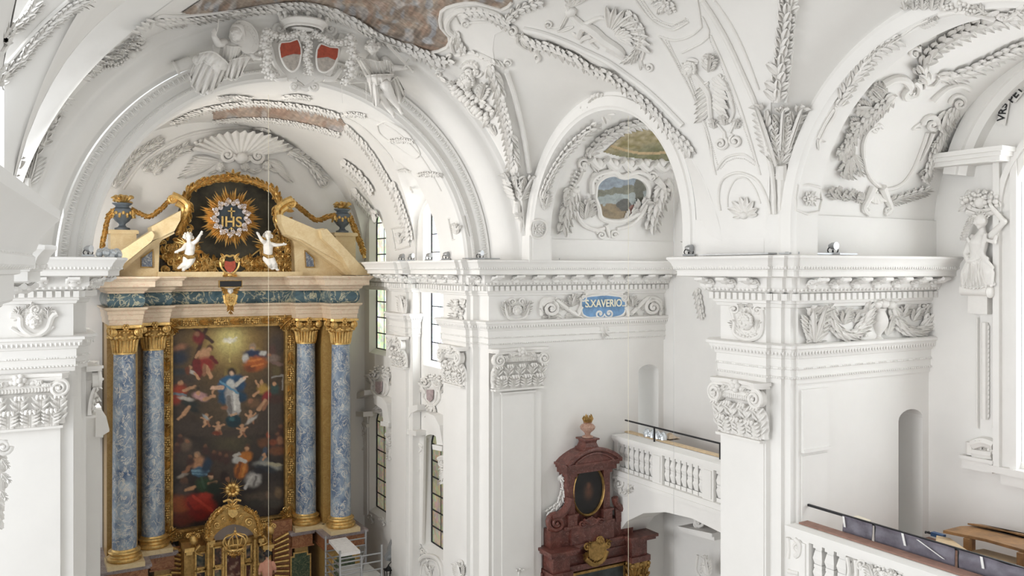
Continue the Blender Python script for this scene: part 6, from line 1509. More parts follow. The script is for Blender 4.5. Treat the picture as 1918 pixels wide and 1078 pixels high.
for x, y in ((0, 468), (135, 462)): m.tube([W(x, y, -.2), W(x+4, y+110, -.2)], .006, 4)
tag(obj('balance_beam', m, ST), 'thin stucco balance beam with cords held in the statue left hand', 'balance')
# crowned coat of arms
t = thing('double_coat_of_arms', 'crowned stucco cartouche with two red and silver shields over the chancel arch', 'coat of arms', tuple(at(570, 110, 20.1)))
AP = PY(19.62); random.seed(17)
o = Z(AP, T1)
for sg in (-1, 1):
    f = (lambda x: x) if sg < 0 else (lambda x: 3412-x)
    o.tube([(f(1500), 200), (f(1525), 290), (f(1545), 360), (f(1600), 430), (f(1660), 455)], 22, 16); o.scroll(f(1565), 165, 42, 0 if sg < 0 else 180, 1.7, -sg, rt=15); o.tube([(f(1600), 190), (f(1560), 210), (f(1530), 260)], 20, 14); o.scroll(f(1555), 385, 24, 180, 1.4, sg, rt=9); o.tube([(f(1510), 390), (f(1550), 440), (f(1600), 440)], 16, 22); o.scroll(f(1650), 485, 24, 90, 1.4, -sg, rt=8)
    o.plate([(f(1530), 250), (f(1640), 225), (f(1690), 260), (f(1690), 400), (f(1620), 450), (f(1560), 420)], 26)
o.plate([(1640, 230), (1770, 230), (1765, 420), (1715, 480), (1690, 470), (1650, 420)], 22); o.tube([(1650, 470), (1700, 500), (1760, 470)], 20); o.shell(1705, 470, 50, 200, 340, 7)
o.done('cartouche_body', None, None, ST, parent=t)
def sh(pts, arc, red, lab):
    o = Z(Shift(AP, .34), T1); o.plate(pts, 8, sm=False); s_ = o.done('shield', lab, None, SILV, parent=t)
    o = Z(Shift(AP, .36), T1); o.plate(red, 8, sm=False); o.done('shield_field', 'dull red upper field', None, REDSH, parent=s_)
    o = Z(Shift(AP, .35), T1); o.ring(pts, 6); o.done('shield_rim', None, None, ST, parent=s_)
sh([(1543, 290), (1552, 262), (1600, 258), (1642, 243), (1660, 290), (1660, 340), (1645, 395), (1615, 418), (1580, 395), (1553, 345)], 0, [(1545, 290), (1553, 264), (1600, 260), (1640, 246), (1657, 290), (1658, 325), (1620, 322), (1580, 332), (1552, 345)], 'left shield')
sh([(1752, 300), (1772, 268), (1820, 285), (1868, 290), (1862, 345), (1838, 395), (1795, 422), (1758, 405), (1748, 350)], 0, [(1754, 300), (1773, 271), (1820, 288), (1866, 293), (1861, 340), (1850, 355), (1810, 338), (1750, 345)], 'right shield')
o = Z(Shift(AP, .3), T1); random.seed(18)
for pts, w in (([(1480, 200), (1465, 260), (1470, 330), (1480, 400), (1500, 440)], 66), ([(1500, 205), (1560, 225), (1620, 215), (1670, 190)], 54), ([(1705, 225), (1700, 290), (1702, 350), (1705, 420)], 50), ([(1745, 200), (1800, 240), (1860, 260), (1920, 250)], 54), ([(1930, 230), (1950, 300), (1945, 380), (1920, 470)], 66)):
    for u, v, a, b, tt in even(smooth_path(pts, 6), w*.52): x = u+random.uniform(-10, 10); o.ball(x, v, w*.24, h=1.3); [o.ball(x+w*.28*cos(k*1.05+u), v+w*.28*sin(k*1.05+u), w*.15, h=1.2) for k in range(6)]; o.ball(u+w*.45*random.choice((-1, 1)), v+8, w*.15, h=.8); o.leaf(u, v, u+random.choice((-1, 1))*w*.6, v+w*.3, w*.34, curl=.9)
o.done('rose_garland', None, None, ST, parent=t)
m = MB(); c = at(T1[0]+1703/ZS3, T1[1]+145/ZS3, 19.25); rx = 128/ZS3*.0127
m.lathe([(rx*.74, -.10), (rx*.82, -.08), (rx*.80, -.04), (rx*.97, .05), (rx*.95, .08), (rx*.8, .0), (rx*.68, -.08)], c, 28)
for k in range(12):
    a = 2*pi*k/12; d = V((cos(a), sin(a)*.6, 0)); m.tube([c+d*rx*.92+V((0, 0, .05)), c+d*rx*1.02+V((0, 0, .18))], [.06, .03], 6); m.ball(c+d*rx*1.03+V((0, 0, .2)), .055, 7, 5); a += pi/12; d = V((cos(a), sin(a)*.6, 0)); m.ball(c+d*rx*.97+V((0, 0, .1)), .04, 6, 4)
m.ball(c+V((0, .05, -.06)), (rx*.5, rx*.3, .05), 12, 6); m.tube([c+V((0, .1, -.35)), c+V((0, .1, -.1))], [.07, .1], 10); obj('crown', m, ST, t)
o = Z(Shift(AP, .1), T1); o.scroll(1640, 490, 26, 0, 1.4, 1, rt=9); o.scroll(1752, 492, 26, 180, 1.4, -1, rt=9); o.done('lower_scrolls', None, None, ST, parent=t)
# ---- chancel vault
CPO = [(397, 208), (413, 202), (434, 197), (467, 193), (500, 192), (540, 194), (580, 200), (612, 207), (636, 218), (652, 236), (640, 246), (612, 241), (575, 234), (540, 227), (500, 224), (460, 225), (425, 229), (402, 232)]
vs, fs, cols = fresco(CVS, CPO, earth(14., (206, 186, 170), (180, 158, 142), (220, 216, 214), (186, 152, 132), (190, 192, 196)), 2.)
tag(painted('chancel_fresco', vs, fs, cols, FABR), 'pale brown painted scene on the chancel vault behind the crowned arms', 'fresco')
def cg(pts, w, lab, step=None, org=T1, surf=CVS): return garland(surf, org, pts, w, lab, step, group='leaf garlands of the chancel vault', berries=False)
cg([(960, 690), (1060, 640), (1190, 600), (1400, 572), (1560, 578), (1750, 605), (1900, 645)], 34, 'narrow leaf garland along the near side of the chancel fresco')
cg([(1190, 680), (1340, 664), (1490, 665), (1640, 685), (1800, 720), (1900, 750)], 28, 'narrow leaf garland along the far side of the chancel fresco')
cg([(640, 1050), (700, 950), (760, 880), (830, 830), (900, 790)], 50, 'dense white leaf band on the end wall left of the shell relief', surf=CEW)
cg([(800, 960), (880, 900), (960, 860), (1040, 840)], 44, 'leaf band left of the stucco shell over the altar', surf=CEW)
cg([(20, 700), (80, 760), (130, 810), (180, 880), (230, 960), (285, 1050)], 34, 'leaf ribbon on the right rib of the chancel vault', org=T2)
cg([(0, 900), (60, 940), (120, 1000), (170, 1070)], 44, 'dense leaf band right of the stucco shell over the altar', org=T2)
cg([(280, -60), (320, 30), (350, 120), (375, 200), (385, 260)], 44, 'leaf garland running down the chancel rib between the two tall windows', org=M2)
cg([(60, -20), (110, 40), (160, 100), (200, 140)], 46, 'leaf garland on the chancel rib left of the green window', org=M2)
for x, y, r, org, lab in ((1310, 545, 62, T1, 'leaf boss on the chancel arch soffit below the veiled statue'), (1655, 540, 52, T1, 'leaf boss at the crown of the chancel arch soffit'), (1450, 725, 40, T1, 'leaf boss above the stucco shell'), (60, 640, 46, T2, 'leaf boss on the soffit right of the crown of the arch'), (330, 785, 46, T2, 'star flower on the right of the chancel arch soffit'), (490, 975, 46, T2, 'leafy flower on the soffit low at the right of the chancel arch'), (348, 955, 26, T2, 'small dark leaf boss on the chancel vault above the windows')):
    o = Z(Surf(carch, cvault, ccap), org); random.seed(int(x)); o.rosette(x, y, r*.8, 6, ry=r*.42); o.wreath([(x-r*1.5, y+4), (x, y-6), (x+r*1.5, y+6)], r*.5); o.done('leaf_boss', lab, 'boss', group='bosses of the chancel arch and vault')
o = Z(Surf(carch, cvault), T2); o.ring([(200, 700), (260, 680), (350, 730), (410, 800), (440, 860), (400, 880), (310, 820), (220, 750)], 5); o.tube([(150, 660), (300, 730), (450, 880), (560, 1070)], 5); o.tube([(10, 650), (130, 720), (280, 880), (400, 1075)], 6); o.done('panel_moulding', 'oval panel mouldings on the right soffit of the chancel arch', 'moulding')
o = Z(CVS, T1); o = Z(CEW, T1); o.tube([(690, 1060), (790, 920), (920, 820), (1080, 750), (1350, 715), (1600, 740), (1800, 830), (1916, 930)], 8); o.done('vault_moulding', 'plain curved moulding round the end wall above the altar', 'moulding')
# shell and winged heads over the altar
t = thing('shell_relief', 'broad stucco shell with winged heads on the end wall above the altar', 'relief', tuple(CEW.hit(450, 290)[0]))
o = Z(CEW, T1); o.shell(1350, 890, 270, 196, 344, 15, ky=.50); o.done('shell', None, None, ST, parent=t)
o = Z(Shift(CEW, .1), T1); o.beads([(1095, 805), (1180, 775), (1300, 757), (1420, 762), (1520, 785), (1610, 830)], 15, 30); o.scroll(1270, 870, 42, 0, 1.6, 1, rt=12); o.scroll(1440, 878, 42, 180, 1.6, -1, rt=12); o.tube([(1310, 880), (1350, 910), (1400, 885)], 14); o.done('rim_and_volutes', None, None, ST, parent=t)
o = Z(CEW, T1); random.seed(19)
for k in range(7): o.leaf(1225-8*k, 900+6*k, 1075-14*k, 880+20*k, 38, curl=.4); o.leaf(1500+6*k, 900+4*k, 1580+10*k, 930+16*k, 38, curl=.4)
o.tube([(1110, 900), (1060, 950), (1035, 1000)], 12, 6); o.tube([(1540, 930), (1600, 980), (1610, 1020)], 14, 6)
for x, y in ((1235, 945), (1370, 940), (1490, 935)): o.head(x, y, 24); o.leaf(x-20, y+12, x-70, y+30, 26); o.leaf(x+20, y+12, x+70, y+30, 26)
o.done('wings_and_heads', None, None, ST, parent=t)
for pts, lab in (([(860, 970), (930, 900), (1000, 850), (1050, 830)], 'left stucco scroll beside the shell over the altar'), ([(1620, 850), (1700, 890), (1760, 950), (1810, 1020)], 'right stucco scroll beside the shell over the altar')):
    o = Z(CEW, T1); random.seed(2); o.wreath(pts, 56); o.scroll(pts[-1][0], pts[-1][1], 30, 0, 1.4, 1, rt=9); o.fruits(pts, 40, 18); o.done('leaf_scroll', lab, 'scroll', group='scrolls beside the shell')
# ------------------------------------------------------------------ wall ornaments
KEY = dict(S='scroll', L='leaf', T='tube', B='ball', R='rosette', A='acanthus', W='wreath', F='fruits', P='plate', O='ring', D='beads', H='head', X='shell')
def R(name, label, cat, surf, org, *ops, group=None, parent=None, mat=None, zs=ZS3, seed=1):
    o = Orn(surf, org, zs); random.seed(seed)
    for op in ops: getattr(o, KEY[op[0]])(*op[1:])
    return o.done(name, label, cat, mat, group, parent)
CAPS = 'composite pilaster capitals'
def cap(label, c, X, N, w, nf=4, h=1.12):
    m = MB(); composite_capital(m, c, X, N, w, h, nf=nf); return tag(obj('pilaster_capital', m, ST, angle=45), label, 'capital', CAPS)
cap('white capital facing the viewer left of the red marble altar', (11.77, YB-.08, -3.21), (1, 0, 0), (0, -1, 0), 1.5)
cap('white capital on the chancel side of the pier left of the red marble altar', (10.63, 21.3, -3.21), (0, -1, 0), (-1, 0, 0), 1.15, 3)
cap('white capital on the near pier between the two galleries', (12.06, 11.9, -3.21), (0, -1, 0), (-1, 0, 0), 1.12, 3)
cap('small white capital between the two chancel windows', (10.62, 25.2, -3.1), (0, -1, 0), (-1, 0, 0), .95, 3, 1.02)
cap('large white capital on the left pier beside the blue columns', (.11, YB-.1, -3.21), (1, 0, 0), (0, -1, 0), 1.5)
cap('white capital turned to the altar at the right edge of the left pier', (1.42, 21.2, -3.21), (0, 1, 0), (1, 0, 0), 1.1, 3)
cap('white capital cut by the left picture edge', (-.35, 11.6, -3.21), (0, 1, 0), (1, 0, 0), 1.2, 3)
FA, FB, FN, FI = PY(YA), PY(YB), PX(12.08), PX(10.63)
R('head_cartouche', 'stucco head in a scrolled cartouche on the left pier frieze', 'cartouche', FB, M1, ('P', [(110, 690), (150, 650), (230, 650), (270, 700), (250, 770), (190, 800), (130, 770)], 10), ('H', 190, 725, 42), ('S', 200, 655, 34, 0, 1.5, 1, 11), ('T', [(60, 690), (110, 700), (120, 760), (190, 805), (260, 770), (290, 700), (320, 680)], 17), ('S', 75, 690, 24, 90, 1.4, -1, 9), ('S', 300, 680, 26, 90, 1.4, 1, 9), ('A', 100, 720, 110, 640, 60, 4), ('A', 275, 720, 270, 640, 60, 4), ('A', 150, 660, 190, 625, 50, 3), ('T', [(60, 760), (110, 790), (170, 810)], 11), ('T', [(300, 750), (250, 790), (200, 810)], 11), ('X', 190, 690, 40, 190, 350, 7))
R('leaf_bunch', 'stucco bunch of leaves on the frieze right of the tall white window', 'leaf bunch', FI, M2, *[('A', 660, 700-14*k, 630+10*(k % 3)*3-10, 690-22*k, 44, 3) for k in range(5)], ('F', [(655, 610), (665, 650), (655, 690)], 60, 16), ('L', 660, 640, 620, 600, 26), ('L', 665, 640, 700, 600, 26))
R('head_cartouche', 'small stucco mask in leaves on the frieze left of the blue sign', 'cartouche', FB, M2, ('H', 978, 665, 26), ('A', 930, 700, 905, 610, 46, 4), ('A', 1020, 700, 1050, 610, 46, 4), ('S', 955, 612, 22, 90, 1.5, 1, 8), ('S', 1005, 612, 22, 90, 1.5, -1, 8), ('A', 945, 690, 935, 620, 40, 3), ('A', 1010, 690, 1020, 620, 40, 3), ('T', [(915, 650), (930, 700), (975, 712), (1025, 700), (1042, 650)], 9), ('X', 978, 640, 30, 190, 350, 7))
SC1 = [('A', 1150, 600, 1110, 660, 36, 3), ('A', 1210, 610, 1270, 640, 36, 3), ('A', 1120, 700, 1180, 712, 30, 3), ('L', 1190, 690, 1240, 715, 26), ('S', 1165, 650, 48, 200, 1.8, 1, 14), ('T', [(1115, 690), (1120, 610), (1180, 595), (1260, 650), (1320, 690)], 12), ('A', 1240, 660, 1180, 600, 50, 4), ('A', 1250, 690, 1330, 700, 44, 3), ('R', 1165, 650, 26, 5), ('A', 1230, 690, 1150, 705, 44, 3), ('A', 1290, 640, 1300, 570, 56, 4), ('L', 1200, 640, 1240, 600, 26), ('A', 1300, 620, 1260, 590, 40, 3)]
R('acanthus_scroll', 'stucco acanthus scroll on the frieze left of the blue sign', 'scroll', FB, M2, *SC1)
R('acanthus_scroll', 'stucco acanthus scroll on the frieze right of the blue sign', 'scroll', FB, M2, ('S', 1735, 645, 46, 0, 1.8, -1, 14), ('T', [(1780, 690), (1780, 610), (1720, 590), (1660, 640), (1610, 690)], 12), ('A', 1750, 600, 1790, 660, 36, 3), ('A', 1700, 610, 1640, 640, 36, 3), ('A', 1780, 700, 1710, 712, 30, 3), ('A', 1680, 660, 1730, 600, 50, 4), ('A', 1660, 690, 1610, 690, 44, 3), ('R', 1735, 645, 26, 5), ('A', 1690, 680, 1760, 700, 44, 3), ('A', 1630, 640, 1620, 580, 50, 4))
t = thing('name_sign', 'blue cartouche sign reading S.XAVERIO on the frieze above the red altar', 'sign', tuple(FB.hit(1128, 575)[0]))
BP = [(1338, 620), (1345, 592), (1385, 582), (1425, 578), (1470, 574), (1520, 578), (1560, 585), (1584, 610), (1582, 665), (1560, 690), (1520, 700), (1500, 705), (1480, 720), (1468, 745), (1455, 715), (1430, 700), (1380, 700), (1345, 680)]
R('sign_field', None, None, Shift(FB, .03), M2, ('P', BP, 6, 1.5, 0, False), parent=t, mat=SIGN)
R('sign_frame', None, None, FB, M2, ('O', BP, 9), ('S', 1440, 680, 26, 0, 1.3, 1, 9), ('S', 1492, 678, 26, 180, 1.3, -1, 9), ('X', 1465, 575, 44, 195, 345, 7), ('T', [(1340, 640), (1325, 690), (1380, 725), (1430, 720), (1455, 790)], 14, 8), ('T', [(1585, 640), (1600, 690), (1550, 720), (1500, 720), (1475, 790)], 14, 8), ('S', 1350, 590, 22, 180, 1.3, -1, 9), ('S', 1580, 590, 22, 0, 1.3, 1, 9), ('A', 1465, 740, 1465, 805, 50, 3), ('T', [(1360, 570), (1420, 560), (1465, 572), (1510, 560), (1570, 572)], 10), ('A', 1390, 575, 1345, 560, 36, 3), ('A', 1540, 575, 1590, 560, 36, 3), parent=t)
p0, p1 = at(M2[0]+1348/ZS3, 0, YB).x, at(M2[0]+1568/ZS3, 0, YB).x; pc = FB.hit(M2[0]+1455/ZS3, M2[1]+622/ZS3)[0]
tx = text3('S.XAVERIO..', ((p0+p1)/2, YB-.17, pc.z), .3, IVORY, 'sign_lettering', t, .012); k = (p1-p0)/tx.dimensions.x if tx.dimensions.x else 1
for v_ in tx.data.vertices: v_.co.x = (p0+p1)/2+(v_.co.x-(p0+p1)/2)*k
# near pier frieze
R('head_cartouche', 'stucco lion-like mask in a scrolled cartouche on the near pier frieze', 'cartouche', FN, M3, ('H', 370, 730, 44), ('P', [(290, 670), (370, 640), (440, 670), (450, 760), (380, 825), (300, 780)], 8), ('T', [(280, 650), (300, 720), (300, 790), (370, 825), (440, 800), (455, 720), (450, 650)], 14), ('S', 300, 655, 30, 180, 1.5, 1, 10), ('S', 430, 660, 30, 0, 1.5, -1, 10), ('A', 340, 690, 345, 625, 50, 4), ('A', 395, 690, 390, 625, 50, 4), ('A', 320, 780, 290, 720, 50, 4), ('A', 420, 780, 445, 720, 50, 4), ('F', [(320, 790), (370, 815), (420, 795)], 44, 18), ('X', 370, 690, 46, 190, 350, 7), ('S', 330, 800, 20, 0, 1.3, -1, 7), ('S', 410, 805, 20, 180, 1.3, 1, 7))
R('acanthus_plume', 'stucco double acanthus plume at the left end of the near pier frieze', 'ornament', FA, M3, ('A', 730, 840, 700, 640, 110, 5), ('A', 735, 840, 770, 640, 110, 5), ('L', 725, 700, 670, 760, 40), ('L', 735, 700, 790, 760, 40), ('A', 730, 830, 680, 845, 50, 3), ('A', 740, 830, 780, 845, 50, 3), ('B', 730, 700, 18))
R('festoon', 'stucco leaf and fruit festoon left of the relief urn', 'festoon', FA, M3, ('W', [(815, 640), (830, 720), (870, 780), (930, 800), (990, 760), (1020, 700), (1050, 630)], 66), ('F', [(840, 760), (890, 800), (950, 800), (1000, 750)], 54, 26), ('A', 900, 740, 920, 650, 70, 4), ('A', 960, 730, 980, 660, 60, 3), ('T', [(1050, 640), (1030, 720), (1020, 810)], 18, 10), ('F', [(1060, 620), (1035, 700), (1020, 800)], 40, 22), ('A', 850, 700, 810, 630, 50, 4), group='festoons of the near pier frieze')
R('festoon', 'stucco leaf and fruit festoon right of the relief urn', 'festoon', FA, M3, ('W', [(1170, 640), (1195, 720), (1250, 770), (1310, 780), (1360, 740), (1370, 690)], 66), ('F', [(1200, 740), (1260, 785), (1330, 770)], 40, 22), ('A', 1230, 700, 1250, 630, 60, 4), ('A', 1290, 720, 1320, 650, 60, 4), ('A', 1350, 700, 1370, 630, 50, 4), ('S', 1340, 640, 26, 0, 1.5, -1, 9), group='festoons of the near pier frieze')
o = Z(FA, M3); c = FA.hit(M3[0]+1100/ZS3, M3[1]+830/ZS3)[0]; mm = o.mpp(1100, 740)
t = thing('relief_urn', 'stucco urn heaped with fruit in the middle of the near pier frieze', 'urn', tuple(c))
m = MB(); m.lathe([(0, 0), (28*mm, 0), (26*mm, 12*mm), (14*mm, 22*mm), (14*mm, 34*mm), (34*mm, 60*mm), (50*mm, 95*mm), (52*mm, 120*mm), (40*mm, 150*mm), (34*mm, 165*mm), (44*mm, 180*mm), (0, 182*mm)], c, 24, pi, 2*pi)
obj('vase', m, ST, t); R('fruit_heap', None, None, Shift(FA, .06), M3, ('F', [(1060, 625), (1110, 610), (1165, 625)], 60, 24), ('A', 1130, 800, 1150, 690, 50, 4), ('B', 1105, 625, 26), ('B', 1070, 630, 22), ('B', 1145, 630, 24), parent=t)
R('mask_ornament', 'stucco head ornament low on the vault end behind the near pier', 'ornament', PX(13.2), M3, ('H', 75, 280, 34), ('A', 110, 330, 140, 260, 50, 4), ('A', 50, 330, 20, 270, 40, 3), ('T', [(20, 330), (80, 345), (150, 330)], 10))
R('leaf_drop', 'small hanging leaf drop on the wall left of the near pier frieze', 'leaf drop', PX(XO1), M3, ('W', [(85, 540), (100, 620), (115, 700)], 40))
# caryatid and right window surround
WX = 16.24; CW = PX(WX)
def W3(x, y, d=0.): return CW.hit(M3[0]+x/ZS3, M3[1]+y/ZS3)[0]+V((-.12-d, 0, 0))
t = thing('caryatid', 'white stucco half figure carrying a fruit basket beside the right window', 'statue', tuple(W3(1690, 540)))
f = Fig((0, 0, 0)); f.x, f.y, f.z = V((1, 0, 0)), V((0, 1, 0)), V((0, 0, 1))
f.head(W3(1712, 165, .1), .125, (-.8, .45, -.1)); f.limb([W3(1705, 225), W3(1710, 180, .06)], [.065, .062]); f.limb([W3(1700, 250), W3(1690, 290, .05), W3(1685, 345, .04), W3(1690, 400, .03)], [.13, .17, .14, .17], 14)
f.limb([W3(1755, 245), W3(1828, 165, .02), W3(1775, 90, .1)], [.08, .065, .045]); f.hand(W3(1776, 92, .1), (0, .5, 1), .035, 1); f.limb([W3(1648, 255), W3(1618, 345, .05), W3(1650, 385, .16)], [.08, .065, .045]); f.hand(W3(1650, 385, .16), (-.2, -.6, 0), .035, -1)
finish_fig(f, 'body', t, ST, .016, 3)
f = Fig((0, 0, 0)); f.x, f.y, f.z = V((1, 0, 0)), V((0, 1, 0)), V((0, 0, 1))
f.limb([W3(1690, 380, .02), W3(1690, 450, 0), W3(1690, 525, -.02)], [.13, .15, .15], 14)
for k in range(9): x = 1610+20*k; f.limb([W3(1650+9*k, 370, .1), W3(x+6, 450, .12+.03*(k % 2)), W3(x, 520, .1)], [.04, .055, .04])
for a in ([(1640, 260), (1680, 330), (1750, 370)], [(1740, 240), (1720, 330), (1640, 400)], [(1700, 300), (1740, 380), (1780, 420)], [(1750, 270), (1790, 280), (1800, 250)]): f.limb([W3(x, y, .12) for x, y in a], [.035]+[.05]*(len(a)-2)+[.035])
finish_fig(f, 'drapery', t, ST, .018, 2)
def W4(x, y, d=0.): p = W3(x, y, 0); return p+V((d, 0, 0))
drape('skirt', W4, [(1640, 360), (1690, 385), (1750, 365)], [(1605, 520), (1690, 532), (1785, 515)], t, ST, .16, .035, 9, d0=-.05)
R('hair', None, None, Shift(CW, .22), M3, *[('W', [(1690-8*k, 130), (1650-6*k, 190), (1620-4*k, 260)], 26) for k in range(3)], ('F', [(1680, 125), (1720, 115), (1755, 140)], 26, 14), parent=t)
R('fruit_basket', None, None, Shift(CW, .12), M3, ('T', [(1620, 110), (1700, 128), (1790, 110)], 14), ('T', [(1630, 85), (1700, 105), (1785, 85)], 12), ('F', [(1605, 60), (1650, 40), (1720, 55), (1790, 50)], 80, 28), ('F', [(1610, 30), (1680, 20), (1760, 25)], 60, 28), ('B', 1700, 60, 34), ('L', 1610, 80, 1575, 110, 30), ('L', 1620, 50, 1590, 30, 30), ('L', 1790, 50, 1810, 90, 30), parent=t)
q = [W3(1600, 540, -.1), W3(1760, 540, -.1)]; y0, y1 = sorted((q[0].y, q[1].y)); zb = q[0].z; m = MB(); m.tube([V((WX-.18, y0, zb-.02)), V((WX-.18, y1, zb-.02))], .11, 14); m.ball(V((WX-.2, y0, zb-.05)), (.13, .06, .12), 10, 7); m.box((WX-.16, y0+.08, zb-.48), (WX, y1-.1, zb-.1)); obj('scroll_base', m, ST, t)
R('leaf_pendant', 'long scaled leaf pendant below the caryatid', 'pendant', CW, M3, *[('L', 1702+sg*2, 735+26*k, 1702+sg*16, 775+26*k, 30, 9) for k in range(20) for sg in (-1, 1)], ('T', [(1702, 730), (1702, 1270)], 18), ('T', [(1655, 700), (1655, 1320)], 5), ('T', [(1745, 700), (1745, 1320)], 5))
t = thing('scroll_console', 'stucco scroll console ending the leaf pendant by the right window', 'console', tuple(CW.hit(M3[0]+1690/ZS3, B3[1]+400/ZS3)[0]))
R('scrolls', None, None, CW, B3, ('T', [(1625, 325), (1625, 395)], 26), ('T', [(1640, 340), (1700, 325), (1760, 345)], 30), ('T', [(1640, 385), (1700, 395), (1750, 400)], 26), ('S', 1757, 372, 38, 90, 1.6, 1, 13), ('A', 1670, 400, 1690, 320, 70, 4), parent=t)
q = [CW.hit(B3[0]+1590/ZS3, B3[1]+400/ZS3)[0], CW.hit(B3[0]+1760/ZS3, B3[1]+500/ZS3)[0]]; m = MB(); m.box((WX-.14, q[1].y, q[1].z), (WX+.1, q[0].y, q[0].z)); m.box((WX-.18, q[1].y-.03, q[0].z-.04), (WX+.1, q[0].y+.03, q[0].z+.02)); obj('block', m, PL, t, smooth=False)
m = MB()                                                      # window surround strips, impost, sill
for ya, yb, xo in ((9.0, 9.12, .16), (9.12, 9.3, .10), (9.3, 9.42, .2), (9.42, 9.75, .05)): m.box((XO2-xo, ya, -3.75), (XO2+.02, yb, 2.05))
m.box((XO2-.22, 6., -3.85), (XO2+.02, 9.5, -3.72)); m.box((XO2-.15, 6., -4.05), (XO2+.02, 9.3, -3.85))
for zz, e in ((2.03, 0), (2.12, .05), (2.2, .1)): m.box((15.78-e, 9.1-e, zz), (XO2+.02, 10.56, zz+.09))
struct('trim_21', m, smooth=False)
m = MB(); arch(m, [(1.9, XO2+.02), (1.9, XO2-.175), (1.78, XO2-.175), (1.78, XO2-.115), (1.62, XO2-.115), (1.6, XO2-.07), (1.6, XO2+.02)], 7.5, 1.1, 'X', n=40); struct('trim_22', m)
t = thing('text_banner', 'curling stucco banner lettered VRS PET RV over the right window', 'banner', tuple(CW.hit(1880, 180)[0]))
for (a, b, s, txt, w) in (((1790, 700), (1815, 560), 0, 'VRS', 46), ((1850, 560), (1900, 500), 0, 'PET', 46), ((1895, 470), (1935, 380), 0, 'RV', 46)):
    o = Z(CW, T3); du, dv = b[0]-a[0], b[1]-a[1]; L = math.hypot(du, dv); nu, nv = -dv/L*w/2, du/L*w/2
    o.plate([(a[0]+nu, a[1]+nv), (b[0]+nu, b[1]+nv), (b[0]-nu, b[1]-nv), (a[0]-nu, a[1]-nv)], 5, sm=False); rb = o.done('ribbon_piece', None, None, ST, parent=t)
    mid = CW.hit(T3[0]+(a[0]+b[0])/2/ZS3, T3[1]+(a[1]+b[1])/2/ZS3)[0]; A_, B_ = CW.hit(T3[0]+a[0]/ZS3, T3[1]+a[1]/ZS3)[0], CW.hit(T3[0]+b[0]/ZS3, T3[1]+b[1]/ZS3)[0]
    me = text3(txt, (0, 0, 0), .2, BLACK, 'banner_lettering', rb, .008, 'X'); an = atan2((B_.z-A_.z), -(B_.y-A_.y)); me.data.transform(Matrix.Translation(mid+V((-.04, 0, 0))) @ Matrix.Rotation(-an, 4, 'X'))
# left edge pier ornaments
R('leaf_volute', 'stucco volute with hanging leaves cut by the left picture edge', 'ornament', PY(10.2), B1, ('S', 20, 350, 46, 0, 1.6, 1, 14), ('A', 10, 420, 50, 470, 40, 3), ('A', 10, 500, 60, 550, 40, 3), ('A', 5, 600, 40, 650, 36, 3))
# ---- chancel side wall, right
CW1 = PX(XCH)
def pxp(mb, surf, org, pts, depth, back=.03):
    P3 = [surf.hit(org[0]+x/ZS3, org[1]+y/ZS3) for x, y in pts]; n = P3[0][1]; mb.prism([p-n*back for p, _ in P3], n*(depth+back))
def hood(label, arcs, imp, corb, cart, gl):
    t = thing('window_hood', label, 'window hood', tuple(CW1.hit(B2[0]+arcs[0][0][0]/ZS3, B2[1]+arcs[0][0][1]/ZS3)[0]), 'window hoods of the chancel')
    for a in arcs: m = MB(); pxp(m, CW1, B2, a, .3); obj('curved_pediment', m, PL, t, smooth=False)
    for a in imp: m = MB(); pxp(m, CW1, B2, a, .34); obj('impost', m, PL, t, smooth=False)
    for x, y in corb: R('corbel', None, None, CW1, B2, ('S', x, y, 26, 90, 1.6, 1, 9), ('T', [(x-26, y-20), (x, y-30), (x+26, y-14)], 12), ('F', [(x-4, y+24), (x, y+60), (x+2, y+100)], 40, 15, 20), ('A', x, y+30, x-6, y+120, 36, 4), parent=t)
    x, y = cart
    R('cartouche', None, None, CW1, B2, ('P', [(x-26, y-30), (x+26, y-30), (x+22, y+40), (x, y+60), (x-22, y+40)], 8), ('S', x-36, y-60, 26, 0, 1.4, 1, 9), ('S', x+36, y-60, 26, 180, 1.4, -1, 9), ('A', x-40, y, x-60, y-60, 44, 4), ('A', x+40, y, x+56, y-60, 44, 4), ('F', [(x-50, y-70), (x, y-96), (x+50, y-70)], 40, 16), ('A', x, y+60, x, y+130, 50, 4), ('F', [(x-30, y+60), (x, y+100), (x+10, y+150)], 36, 15), ('T', [(x-44, y-20), (x-46, y+30), (x, y+70), (x+42, y+30), (x+40, y-20)], 9), parent=t)
    R('painted_arms', 'faded red and blue arms', None, Shift(CW1, .08), B2, ('P', [(x-18, y-22), (x+18, y-22), (x+16, y+30), (x, y+46), (x-16, y+30)], 5, 1.5, 0, False), parent=t, mat=gl)
t = thing('window_hood', 'edge of a white window hood showing between the left pier and the altar', 'window hood', (1.7, 23., -4.5), 'window hoods of the chancel')
m = MB(); pl = [at(B1[0]+x/ZS3, B1[1]+y/ZS3, 22.6) for x, y in ((535, 138), (570, 145), (596, 185), (613, 255), (613, 268), (580, 288), (578, 302), (535, 300))]; m.prism(pl, (0, .9, 0)); obj('curved_pediment', m, PL, t, smooth=False)
m = MB(); m.box((1.0, 22.7, -8.5), (pl[5].x-.06, 23.3, pl[6].z)); m.box((1.0, 22.66, pl[6].z), (pl[6].x-.03, 23.4, pl[0].z)); obj('jamb', m, PL, t, smooth=False)
ARMS = simple('faded_arms', (.45, .36, .36), .7, var=.35, scale=14.)
